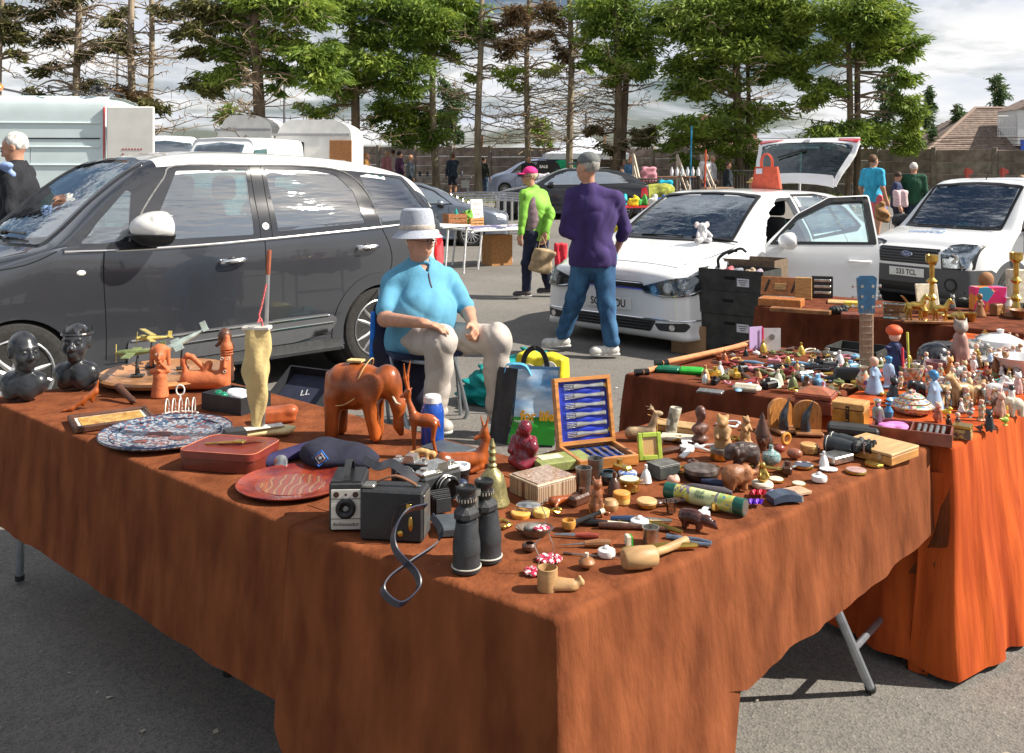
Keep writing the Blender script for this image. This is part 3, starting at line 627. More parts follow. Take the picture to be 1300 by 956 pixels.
def hang(name,pts_top,pts_bot,mat,label,n=18,wav=.012,fr=9,seed=0):
 V=[];m=24;f=[]
 for j in range(m+1):
  t=j/m
  for i in range(n+1):
   u=i/n;a=Vector(pts_top[0]).lerp(Vector(pts_top[1]),u);b=Vector(pts_bot[0]).lerp(Vector(pts_bot[1]),u);p=a.lerp(b,t)
   p+=Vector((.6,-.8,0))*wav*(sin(u*fr+seed+t*1.5)+.4*sin(u*fr*2.7+t*4))*(.3+t);V.append(p)
 f=[(j*(n+1)+i,(j+1)*(n+1)+i,(j+1)*(n+1)+i+1,j*(n+1)+i+1)for j in range(m)for i in range(n)]
 c=Vector(pts_top[0]);o=link(name,mesh_np(name,[tuple(p-c)for p in V],np.array(f),True,0),mat,None,c);tag(o,label,'cloth');return o
hang('cloth_fold',[PY(1168,600,2.96),PY(1212,600,2.93)],[PY(1150,852,3.0),PY(1182,856,2.93)],ORANGE,'loose fold of orange cloth hanging to the ground behind the bare table leg',seed=1)
hang('cloth_fold',[PY(1172,640,3.02),PY(1210,600,2.92)],[PY(1160,735,3.0),PY(1195,690,2.92)],CLOTH,'crumpled brown cloth corner tucked beneath the cigar box end of the nearest table',seed=3,wav=.02)
def paint(name,c,m=.0,r=.35,coat=1):return M(name,c,r,m,var=.04,ns=3,coat=coat)
def glassmat(name,tint,base=.12,dark=.0):
 if name in MATS:return MATS[name]
 m=bpy.data.materials.new(name);m.use_nodes=True;n=m.node_tree.nodes;l=m.node_tree.links;n.clear()
 o=n.new('ShaderNodeOutputMaterial');tr=n.new('ShaderNodeBsdfTransparent');tr.inputs[0].default_value=(*tint,1)
 gl=n.new('ShaderNodeBsdfGlossy');gl.inputs['Roughness'].default_value=.02;gl.inputs[0].default_value=(.92,.97,1,1)
 no=n.new('ShaderNodeTexNoise');no.inputs['Scale'].default_value=3;no.inputs['Detail'].default_value=3;tc=n.new('ShaderNodeTexCoord');mp=n.new('ShaderNodeMapping');mp.inputs['Scale'].default_value=(.5,1,4);l.new(tc.outputs['Object'],mp.inputs[0]);l.new(mp.outputs[0],no.inputs['Vector']);bp=n.new('ShaderNodeBump');bp.inputs['Strength'].default_value=.35;bp.inputs['Distance'].default_value=.03
 l.new(no.outputs[0],bp.inputs['Height']);l.new(bp.outputs[0],gl.inputs['Normal'])
 fr=n.new('ShaderNodeFresnel');fr.inputs[0].default_value=1.55;ad=n.new('ShaderNodeMath');ad.inputs[1].default_value=base;l.new(fr.outputs[0],ad.inputs[0])
 mx=n.new('ShaderNodeMixShader');l.new(ad.outputs[0],mx.inputs[0]);l.new(tr.outputs[0],mx.inputs[1]);l.new(gl.outputs[0],mx.inputs[2]);l.new(mx.outputs[0],o.inputs[0]);MATS[name]=m;return m
GLASS=glassmat('car_glass',(.26,.50,.50),.38)
GLASSW=glassmat('windscreen_glass',(.45,.66,.66),.32)
CLEAR=glassmat('lamp_lens',(.85,.88,.9),.1)
BLK=M('black_trim',(.012,.012,.013),.35,var=.1);BLKM=M('black_plastic',(.03,.031,.033),.6,bump=.1,bs=200);GREYP=M('grey_plastic_bumper',(.075,.078,.085),.55,var=.05)
CHROME=M('chrome',(.75,.76,.78),.1,1,var=.03);TYRE=M('tyre',(.022,.021,.02),.85,bump=.3,bs=60);ALLOY=M('alloy',(.48,.49,.5),.3,.8,var=.06)
SEATM=M('seat_fabric',(.035,.036,.04),.9);RED=M('red_lens',(.45,.012,.015),.15,coat=1);ORL=M('amber_lens',(.7,.2,.02),.2,coat=1);LAMPIN=M('lamp_reflector',(.55,.57,.6),.15,.9,var=.3,ns=40);SEAM=M('seam_dark',(.006,.006,.007),.8)
PLATEW=M('plate_white',(.72,.72,.70),.5,var=.05);PLATEY=M('plate_yellow',(.75,.55,.05),.5,var=.05);WINK=M('plate_ink',(.01,.01,.012),.5)
def cr1(a,n):
 "catmull-rom resample rows of a along axis 0"
 a=np.array(a,float);e=np.concatenate([[2*a[0]-a[1]],a,[2*a[-1]-a[-2]]]);o=[]
 for i in range(1,len(e)-2):
  m=n[i-1]if isinstance(n,(list,tuple))else n
  for k in range(m):
   t=k/m;p0,p1,p2,p3=e[i-1:i+3];o.append(.5*((2*p1)+(p2-p0)*t+(2*p0-5*p1+4*p2-p3)*t*t+(3*p1-p0-3*p2+p3)*t**3))
 o.append(a[-1]);return np.array(o)
def inside(p,poly):
 x,y=p;c=False;n=len(poly);j=n-1
 for i in range(n):
  xi,yi=poly[i][0],poly[i][1];xj,yj=poly[j][0],poly[j][1]
  if(yi>y)!=(yj>y)and x<(xj-xi)*(y-yi)/(yj-yi)+xi:c=not c
  j=i
 return c
def rnd_poly(poly,r,k=4):
 o=[];n=len(poly)
 for i in range(n):
  p=Vector(poly[i][:2]);a=Vector(poly[i-1][:2]);b=Vector(poly[(i+1)%n][:2]);rr=min(r,(a-p).length*.45,(b-p).length*.45)
  if rr<1e-4:o.append(p);continue
  s=p+(a-p).normalized()*rr;e=p+(b-p).normalized()*rr
  for t in range(k+1):t/=k;o.append(s*(1-t)**2+p*2*t*(1-t)+e*t*t)
 return o
def dens_(poly,res):
 o=[];n=len(poly)
 for i in range(n):
  a=Vector(poly[i][:2]);b=Vector(poly[(i+1)%n][:2]);m=max(1,int((b-a).length/res))
  for k in range(m):o.append(a.lerp(b,k/m))
 return o
class Car:
 def __init__(s,name,label,stations,bulge,mat,place,scale=1,group=None,cat='car',roofx=None,roofmat=None,nx=6):
  """place: (nose world xy, direction angle of +x (towards the rear), z)"""
  s.mat=mat;s.root=thing(name,label,cat,(place[0][0],place[0][1],place[2]),place[1],group);s.root.scale=(scale,)*3;s.cuts=[];s.rj=26;s.roofx=roofx;s.roofmat=roofmat
  sec=[]
  for(x,zb,hb,zt,wl,wb,wt,et)in stations:
   wm=max(wl,wb)+.005;p=[(0,zb),(wl*.93,zb),(wl,zb+.09),(wm,zb+(hb-zb)*.55),(wb,hb),((wb+wt)/2+.018,(hb+zt-et)/2),(wt,zt-et),(wt*.55,zt-et*.22),(0,zt)]
   sec.append([(x,a,b)for a,b in p])
  S=cr1(np.array(sec),nx);S=np.swapaxes(S,0,1);S=cr1(S,[4,3,5,5,5,5,5,5]);S=np.swapaxes(S,0,1)
  S[:,-1,1]=0;S[:,0,1]=0;S[:,:5,2]=np.maximum(S[:,:5,2],S[:,:1,2])
  def cap(row,bl,sg):
   zc=(row[:,2].min()+row[:,2].max())/2;o=[]
   pw=9
   for t in(.992,.975,.95,.91,.84,.72,.5,.25,0.02):
    q=row.copy();q[:,1]*=t;q[:,2]=zc+(row[:,2]-zc)*t;q[:,0]+=sg*bl*(1-t**pw)**.5;o.append(q)
   return o
  f=cap(S[0],bulge[0],-1)[::-1];r=cap(S[-1],bulge[1],1)
  S=np.array(f+list(S)+r);s.S=S;s.ni,s.nj=S.shape[:2]
  R_=S.copy();Lf=S.copy();Lf[:,:,1]*=-1
  V=np.concatenate([R_.reshape(-1,3),Lf.reshape(-1,3)]);F_=[];J=[]
  for k in(0,1):
   o=k*s.ni*s.nj
   for i in range(s.ni-1):
    for j in range(s.nj-1):
     a,b,c,d=o+i*s.nj+j,o+(i+1)*s.nj+j,o+(i+1)*s.nj+j+1,o+i*s.nj+j+1
     F_.append((a,b,c,d)if k==0 else(a,d,c,b));J.append((i,j))
  s.V=V;s.F=np.array(F_);s.J=J
  s.bvh=BVHTree.FromPolygons([tuple(p)for p in V],[tuple(int(x)for x in q)for q in F_])
 def proj(s,p,mode):
  a,b=p;far=9
  o,d={'L':((a,-far,b),(0,1,0)),'R':((a,far,b),(0,-1,0)),'T':((a,b,far),(0,0,-1)),'F':((-far,a,b),(1,0,0)),'B':((far+5,a,b),(-1,0,0))}[mode]
  h=s.bvh.ray_cast(Vector(o),Vector(d))
  if h[0]is None:
   h=s.bvh.find_nearest(Vector({'L':(a,-.85,b),'R':(a,.85,b),'T':(a,b,1),'F':(.1,a,b),'B':(4.2,a,b)}[mode]))
  n=h[1];n=-n if n.dot(Vector(d))>0 else n
  return h[0],n
 def cut(s,poly,mode):s.cuts.append((poly,mode))
 def panel_mesh(s,poly,mode,off=.004,th=.012,holes=(),res=.06,rr=.02):
  poly=rnd_poly(poly,rr)if rr else[Vector(p)for p in poly];loops=[dens_(poly,res)]+[dens_(rnd_poly(h,rr),res)for h in holes]
  pts=[];edges=[]
  for lp in loops:
   k=len(pts);pts+=lp;edges+=[(k+i,k+(i+1)%len(lp))for i in range(len(lp))]
  nb=len(pts);x0,x1=min(p.x for p in loops[0]),max(p.x for p in loops[0]);y0,y1=min(p.y for p in loops[0]),max(p.y for p in loops[0])
  for x in np.arange(x0+res*.5,x1,res):
   for y in np.arange(y0+res*.5,y1,res):
    if inside((x,y),loops[0])and not any(inside((x,y),h)for h in loops[1:]):pts.append(Vector((x,y)))
  r=delaunay_2d_cdt([Vector((p[0],p[1]))for p in pts],edges,[],0,1e-5);v2,fs=r[0],r[2]
  keep=[]
  for f in fs:
   c=sum((v2[i]for i in f),Vector((0,0)))/len(f)
   if inside(c,loops[0])and not any(inside(c,h)for h in loops[1:]):keep.append(f)
  P3=[];N3=[]
  for p in v2:h,n=s.proj((p.x,p.y),mode);P3.append(h+n*off);N3.append(n)
  out=[]
  for f in keep:
   a,b,c=(P3[i]for i in f[:3]);nn=(b-a).cross(c-a);out.append(tuple(f)if nn.dot(N3[f[0]])>0 else tuple(f)[::-1])
  V=list(P3);cnt={}
  for f in out:
   for i in range(len(f)):e=(f[i],f[(i+1)%len(f)]);cnt[e]=1
  k=len(V);V+=[p-n*th for p,n in zip(P3,N3)]
  for e in list(cnt):
   if(e[1],e[0])not in cnt:out.append((e[1],e[0],e[0]+k,e[1]+k))
  return V,out
 def panel(s,name,poly,mode,mat,off=.004,th=.012,holes=(),res=.06,rr=.02,parent=None):
  V,f=s.panel_mesh(poly,mode,off,th,holes,res,rr);me=mesh_np(name,[tuple(p)for p in V],f,True,50);me_o=link(name,me,mat,parent or s.root);return me_o
 def line(s,name,pts,modes,mat,r=.004,off=0,closed=False,parent=None,sq=1,n=6):
  pl=[s.proj(p,modes)for p in pts];b=B();b.tube([h+nn*off for h,nn in pl],r,n,True,closed);return b.obj(name,mat,parent or s.root)
 def seam(s,pts,mode,k=6):
  q=[Vector((p[0],p[1],0))for p in pts];q=bez(q,k);s.line('door_seam',[(p.x,p.y)for p in q],mode,SEAM,.0045,-.0005,n=4)
 def finish(s,axles,wr,arch,z0=None,wtrk=.80,spokes=7,rim=ALLOY,archmat=None,sills=True,under=True,wn=None):
  fc=s.V[s.F].mean(1);keep=np.ones(len(s.F),bool)
  for poly,mode in s.cuts:
   xs=[p[0]for p in poly];ys=[p[1]for p in poly]
   a,b={'L':(0,2),'R':(0,2),'T':(0,1),'F':(1,2),'B':(1,2)}[mode]
   m=(fc[:,a]>min(xs))&(fc[:,a]<max(xs))&(fc[:,b]>min(ys))&(fc[:,b]<max(ys))
   m&={'L':fc[:,1]<-.3,'R':fc[:,1]>.3,'T':fc[:,2]>.85,'F':fc[:,0]<1.5,'B':fc[:,0]>2.5}[mode]
   for i in np.nonzero(m)[0]:
    q=s.V[s.F[i]]
    if inside((fc[i,a],fc[i,b]),poly)and all(inside((v[a],v[b]),poly)for v in q):keep[i]=False
  for ax in axles:
   d=np.hypot(fc[:,0]-ax,fc[:,2]-wr);keep&=~((d<arch)&(np.abs(fc[:,1])>.45)&(fc[:,2]<arch+wr+.1))
  top=np.array([j>=s.rj for i,j in s.J]);rf=top&(fc[:,0]>s.roofx[0])&(fc[:,0]<s.roofx[1])&(fc[:,2]>1.2)if s.roofx else np.zeros(len(s.F),bool)
  for sel,nm,mt in((keep&~rf,'body',s.mat),(keep&rf,'roof',s.roofmat)):
   if not sel.any():continue
   F_=s.F[sel];u,inv=np.unique(F_,return_inverse=True);o=link(nm,mesh_np(nm,s.V[u],inv.reshape(-1,4),True,0),mt,s.root)
   if nm=='body':s.body=o
  L=s.V[:,0].max()
  for ax in axles:
   for sd in(-1,1):
    mode='L' if sd<0 else 'R'
    ring=[];a0,a1=-22,202
    pts=[]
    for k in range(29):
     a=R(a0+(a1-a0)*k/28);pts.append((ax+cos(a)*(arch+.005),wr+sin(a)*(arch+.005)))
    outer=[(ax+cos(R(a0+(a1-a0)*k/28))*(arch+.05),wr+sin(R(a0+(a1-a0)*k/28))*(arch+.05))for k in range(29)]
    inner=[(ax+cos(R(a0+(a1-a0)*k/28))*(arch-.045),wr+sin(R(a0+(a1-a0)*k/28))*(arch-.045))for k in range(28,-1,-1)]
    V,f=[],[]
    hs=[s.proj(p,mode)for p in outer];yb={}
    for k in range(29):
     h,n=hs[k];V.append(h+n*.006);hi,ni=s.proj(inner[28-k],mode);V.append(Vector((hi.x,hs[k][0].y+sd*.004+(hi.y-h.y)*.5,hi.z)));V.append(Vector((hi.x,h.y-sd*.07,hi.z)))
    for k in range(28):
     for q in(0,1):a=k*3+q;f.append((a,a+1,a+4,a+3)if sd<0 else(a,a+3,a+4,a+1))
    link('wheel_arch',mesh_np('arch',[tuple(p)for p in V],f,True,60),archmat or s.mat,s.root)
    b=B();b.lathe([(arch-.02,-.0),(arch-.02,.28),(0,.28)],24,m=RX(90)if sd>0 else RX(-90));b.obj('wheel_well',SEAM,s.root,(ax,sd*(wtrk+.04),wr))
    wheel(s.root,(ax,sd*wtrk,wr),wr,sd,spokes,rim)
  b=B();b.box((L/2,0,.32),(L*.86,1.2,.12),.02);b.obj('underbody',SEAM,s.root)
 def seats(s,xf,zf,xr=None,z1=.62,steer=-1,dash=True):
  for sd in(-1,1):
   sobj('seat',[('b',(xf-.22,sd*.36,z1),(.25,.23,.09),.06),('b',(xf+.06,sd*.36,z1+.33),(.08,.22,.33),.06,RY(-12)),('b',(xf+.16,sd*.36,z1+.75),(.05,.13,.09),.04)],.028,SEATM,s.root,.03)
  if xr:sobj('rear_seat',[('b',(xr-.2,0,z1),(.25,.58,.09),.06),('b',(xr+.08,0,z1+.3),(.08,.58,.3),.05,RY(-14))]+[('b',(xr+.16,y,z1+.66),(.05,.12,.08),.03)for y in(-.38,.38)],.03,SEATM,s.root,.03)
  if dash:
   b=B();b.box((xf-.78,0,z1+.27),(.36,1.34,.2),.06);b.obj('dashboard',BLKM,s.root)
   b=B();c=Vector((xf-.56,steer*.36,z1+.33));b.tube([c+Vector((.08*cos(a)*.4,.18*sin(a),.18*cos(a)))for a in np.linspace(0,2*pi,21)[:-1]],.014,6,closed=True);b.box(c,(.03,.3,.03),.01);b.obj('steering_wheel',BLKM,s.root)
 def plate(s,txt,yz,mode='F',w=.52,tilt=0,yellow=False,x=None):
  h,n=s.proj(yz,mode);sg=-1 if mode=='F' else 1
  b=B();b.box((0,0,0),(.012,w,.111),.004);xx=(h.x if x is None else x)+sg*.012;o=b.obj('number_plate',PLATEY if yellow else PLATEW,s.root,(xx,yz[0],yz[1]),rot=(0,R(tilt),0))
  text(txt,.098,'plate_lettering',WINK,o,(sg*.0075,0,-.002),(R(90),0,R(-90 if mode=='F' else 90)),.0008,bold=.0016,sx=.86);return o
def wheel(root,c,r,sd,spokes=7,rim=ALLOY,w=.2):
 tp=[];
 for a in range(0,181,15):
  t=R(a);tp.append((r-.045+.045*sin(t)**.6 if a not in(0,180)else r-.045,-cos(t)*w/2))
 prof=[(r*.66,-w/2+.015),(r*.8,-w/2-.004)]+tp+[(r*.8,w/2+.004),(r*.66,w/2-.015)]
 m=RX(90)
 b=B();b.lathe(prof,40,m=m);ty=b.obj('wheel',TYRE,root,c)
 b=B();e=-1 if sd<0 else 1
 b.lathe([(r*.665,-w*.4),(r*.62,-w*.3),(r*.6,w*.1),(r*.62,w*.35),(r*.68,w*.47),(r*.655,w*.49),(r*.62,w*.4)],36,m=RX(-90)if e>0 else RX(90))
 for k in range(spokes):
  a=2*pi*k/spokes;u=Vector((cos(a),0,sin(a)));t=Vector((-sin(a),0,cos(a)))
  for side in(-.5,.5)if spokes<=7 else(0,):
   p=[u*r*.10+t*side*r*.09+Vector((0,e*w*.36,0)),u*r*.35+t*side*r*.16+Vector((0,e*w*.40,0)),u*r*.63+t*side*r*.30+Vector((0,e*w*.36,0))]
   b.tube(bez(p,3),[r*.07,r*.06,r*.05,r*.045,r*.045,r*.045,r*.05],6)
 b.lathe([(r*.17,0),(r*.17,.03),(r*.12,.045),(0,.048)],16,c=(0,e*w*.3,0),m=RX(-90)if e>0 else RX(90))
 b.lathe([(0,0),(r*.34,0)],20,c=(0,0,0),m=RX(-90));b.obj('rim',rim,ty)
 b=B();b.lathe([(r*.6,-.01),(0,-.01)],20,c=(0,e*.01,0),m=RX(-90)if e>0 else RX(90));b.obj('brake_disc',BLKM,ty)
def mirror_part(car,pos,sd,mat,big=1,parent=None):
 x,y,z=pos
 o=sobj('door_mirror',[('e',(x+.05*big,y,z),(.14*big,.135*big,.085*big)),('b',(x+.03,y,z),(.05*big,.115*big,.07*big),.04),('-b',(x+.2*big,y,z),(.115*big,.3,.3),.01)],.01,mat,parent or car.root,.012)
 b=B();b.box((x+.085*big,y,z),(.004,.2*big,.13*big),.001);b.obj('mirror_glass',CHROME,o)
 sobj('mirror_base',[('e',(x+.048*big,y,z-.012*big),(.146*big,.141*big,.088*big)),('-b',(x+.2*big,y,z),(.108*big,.3,.3),.01),('-b',(x,y,z+.18*big),(.4,.4,.21*big),.01)],.01,BLK,o,.008)
 b=B();b.tube([(x-.02,y-sd*.14*big,z-.10*big),(x,y-sd*.05,z-.05*big),(x,y,z-.03)],[.04,.03,.03],8);b.obj('mirror_stem',BLK,o)
def car_500():
 D=PAINT=paint('graphite_paint',(.085,.092,.11),.75,.25);WR=paint('white_roof_paint',(.76,.75,.73))
 st=[(.12,.24,.62,.82,.80,.80,.66,.05),(.32,.2,.76,.95,.87,.86,.72,.05),(.65,.2,.92,1.04,.885,.88,.76,.04),(1.0,.2,1.03,1.11,.888,.888,.78,.04),(1.14,.2,1.05,1.21,.888,.886,.775,.07),(1.4,.2,1.055,1.42,.888,.884,.715,.045),(1.72,.2,1.06,1.62,.888,.88,.66,.04),(2.1,.2,1.07,1.70,.888,.88,.65,.06),(2.8,.2,1.09,1.70,.89,.882,.65,.065),(3.4,.2,1.12,1.665,.892,.882,.62,.07),(3.85,.22,1.15,1.58,.885,.868,.60,.06),(4.02,.24,1.15,1.50,.87,.845,.60,.06),(4.1,.3,1.12,1.38,.84,.81,.62,.07)]
 th=math.atan2(.68,.733);dx,dy=.733,.68;A=Vector((-3.06,5.73));sc=1.04
 nose=A-Vector((dx,dy))*.85*sc+Vector((-dy,dx))*.89*sc
 c=Car('parked_car','dark grey people carrier with white roof and white mirror cap parked behind the left table',st,(.12,.06),D,((nose.x,nose.y),th,0),sc,roofx=(1.76,4.2),roofmat=WR)
 c.rj=24;dlo=[(1.10,1.065),(1.32,1.26),(1.66,1.57),(1.9,1.588),(2.9,1.588),(3.35,1.555),(3.86,1.515),(4.03,1.24),(4.0,1.15),(3.4,1.12),(2.4,1.075),(1.5,1.055)]
 w={'q':[(1.22,1.10),(1.55,1.43),(1.58,1.42),(1.51,1.09)],'f':[(1.64,1.10),(1.90,1.555),(2.41,1.565),(2.39,1.105)],'r':[(2.58,1.12),(2.56,1.565),(2.95,1.56),(3.16,1.525),(3.29,1.40),(3.32,1.155)],'b':[(3.40,1.52),(3.50,1.535),(3.83,1.49),(3.96,1.22),(3.95,1.18),(3.47,1.155)]}
 GP=M('pillar_gloss',(.03,.032,.038),.12,var=.05,coat=.5)
 for mode in 'LR':
  c.cut(dlo,mode);c.panel('pillar_trim',dlo,mode,GP,.003,.03,holes=list(w.values()),rr=.015,res=.04)
  for k in w:c.panel('window',w[k],mode,GLASS,.0,.004,rr=.02)
  for(a,b_)in(('q',0),):
   pass
  b=B();pl=[c.proj(p,mode)for p in[(1.12,1.055),(1.5,1.047),(2.0,1.052),(2.4,1.066),(3.0,1.092),(3.4,1.112),(4.0,1.142)]]
  b.tube(bez([h+n*.008 for h,n in pl],4),.009,6);b.obj('chrome_strip',CHROME,c.root)
  b=B();pl=[c.proj(p,mode)for p in[(1.52,1.10),(1.64,1.30),(1.80,1.50),(1.9,1.585),(2.4,1.592),(2.9,1.59),(3.25,1.545),(3.42,1.38),(3.47,1.13)]]
  b.tube(bez([h+n*.006 for h,n in pl],4),.006,5);b.obj('window_seal',M('seal_grey',(.2,.2,.2),.4),c.root)
  for x in(2.44,2.53):
   b=B();b.tube([h+n*.002 for h,n in[c.proj((x,z),mode)for z in np.linspace(1.08,1.59,8)]],.004,4);b.obj('door_seam',SEAM,c.root)
  c.seam([(1.36,1.05),(1.355,.9),(1.37,.6),(1.37,.36)],mode);c.seam([(2.47,1.07),(2.475,.8),(2.47,.5),(2.46,.34)],mode)
  c.seam([(3.47,1.12),(3.55,.95),(3.56,.82),(3.50,.70),(3.36,.56)],mode);c.seam([(1.37,.335),(2.4,.33),(3.05,.34)],mode)
  c.seam([(.62,.95),(.9,.99),(1.08,1.06)],mode)
  mp=[(1.50,.30),(1.50,.47),(2.6,.49),(3.0,.49),(3.06,.44),(3.0,.36),(2.7,.31)]
  c.panel('side_moulding',mp,mode,GREYP,.014,.02,rr=.04)
  for zz in((1.52,.462,2.98,.478),(1.52,.40,3.02,.425)):
   b=B();b.tube([h+n*.017 for h,n in[c.proj((zz[0]+(zz[2]-zz[0])*t,zz[1]+(zz[3]-zz[1])*t),mode)for t in np.linspace(0,1,14)]],.006,5);b.obj('moulding_strip',CHROME,c.root)
  for(hx,hz)in((2.22,.93),(3.33,.965)):
   h,n=c.proj((hx,hz),mode)
   b=B();b.lathe([(0,-.004),(.045,-.004),(.04,.004),(0,.004)],16,c=h+n*.002,m=(RX(90)if mode=='L' else RX(-90)),sy=.62);cup=b.obj('handle_cup',BLK,c.root)
   b=B();b.tube(bez([h+n*.01+Vector((-.095,0,-.006)),h+n*.04+Vector((-.06,0,0)),h+n*.044+Vector((.05,0,.004)),h+n*.012+Vector((.10,0,.006))],5),[.008]+[.0145]*14+[.008],8);b.obj('door_handle',CHROME,c.root)
  h,n=c.proj((1.22,.92),mode);b=B();b.ell(h,(.028,.008,.018),12);b.obj('side_lamp',M('lamp_white',(.75,.72,.66),.2,coat=1),c.root)
  h,n=c.proj((2.485,1.16),mode);b=B();b.cyl(h+n*.0,h+n*.006,.026,n=20);bd=b.obj('badge',M('badge_white',(.75,.76,.75),.3),c.root)
  text('500',.02,'lettering',M('badge_red',(.35,.05,.05),.5),c.root,h+n*.0075,(R(90),0,0 if mode=='L' else pi),.0004)
  c.panel('tail_lamp',rnd_poly([(4.0,.72),(3.93,.85),(3.96,1.03),(4.05,1.09),(4.11,1.0),(4.12,.8),(4.08,.72)],.05),mode,M('lamp_white',(.75,.72,.66),.2,coat=1),.008,.02,rr=0,res=.03)
  c.panel('tail_lamp_red',rnd_poly([(4.05,.76),(3.985,.87),(4.01,1.0),(4.07,1.06),(4.118,.98),(4.12,.82),(4.09,.76)],.04),mode,RED,.016,.02,rr=0,res=.03)
  mirror_part(c,(1.60,-.99 if mode=='L' else .99,1.19),-1 if mode=='L' else 1,WR,1.25)
  c.panel('sill_trim',[(1.2,.2),(1.2,.30),(3.1,.30),(3.1,.2)],mode,BLKM,.008,.02)
  c.panel('headlamp',[(.15,.68),(.16,.80),(.42,.86),(.5,.80),(.3,.70)],mode,CLEAR,.005,.01)
 ws=[(1.02,-.70),(.93,-.4),(.90,0),(.93,.4),(1.02,.70),(1.72,.60),(1.78,.3),(1.79,0),(1.78,-.3),(1.72,-.60)]
 wi=[(1.10,-.66),(1.02,-.4),(.99,0),(1.02,.4),(1.10,.66),(1.67,.565),(1.73,.3),(1.74,0),(1.73,-.3),(1.67,-.565)]
 c.cut([((a[0]+b_[0])/2,(a[1]+b_[1])/2)for a,b_ in zip(ws,wi)],'T');c.panel('windscreen_frame',ws,'T',GP,.012,.03,holes=[wi],res=.025);c.panel('windscreen',wi,'T',GLASSW,.0,.004)
 c.panel('rear_window',[(-.55,1.2),(.55,1.2),(.5,1.46),(-.5,1.46)],'B',GLASS,.006,.01)
 for s_ in(-1,1):
  b=B();pl=[c.proj((1.02+.03*k/5,s_*(-.1+.55*k/5)),'T')[0]+Vector((-.03,0,.03))for k in range(6)];b.tube(pl,.009,6);b.box(pl[0],(.05,.05,.03),.01);b.obj('wiper',BLK,c.root)
 c.line('bonnet_seam',[(.3,-.70),(.6,-.74),(.95,-.76)],'T',SEAM,.004);c.line('bonnet_seam',[(.3,.70),(.6,.74),(.95,.76)],'T',SEAM,.004)
 c.seats(2.25,1,3.1,.68);c.plate('',(0,.42))
 b=B();b.box((2.32,-.62,1.155),(.09,.002,.05));b.obj('window_sticker',M('sticker',(.45,.7,.6),.5),c.root)
 c.finish((.85,3.45),.33,.385,wtrk=.79,spokes=5)
car_500()
WHITE=paint('white_paint',(.78,.79,.80),0,.3)
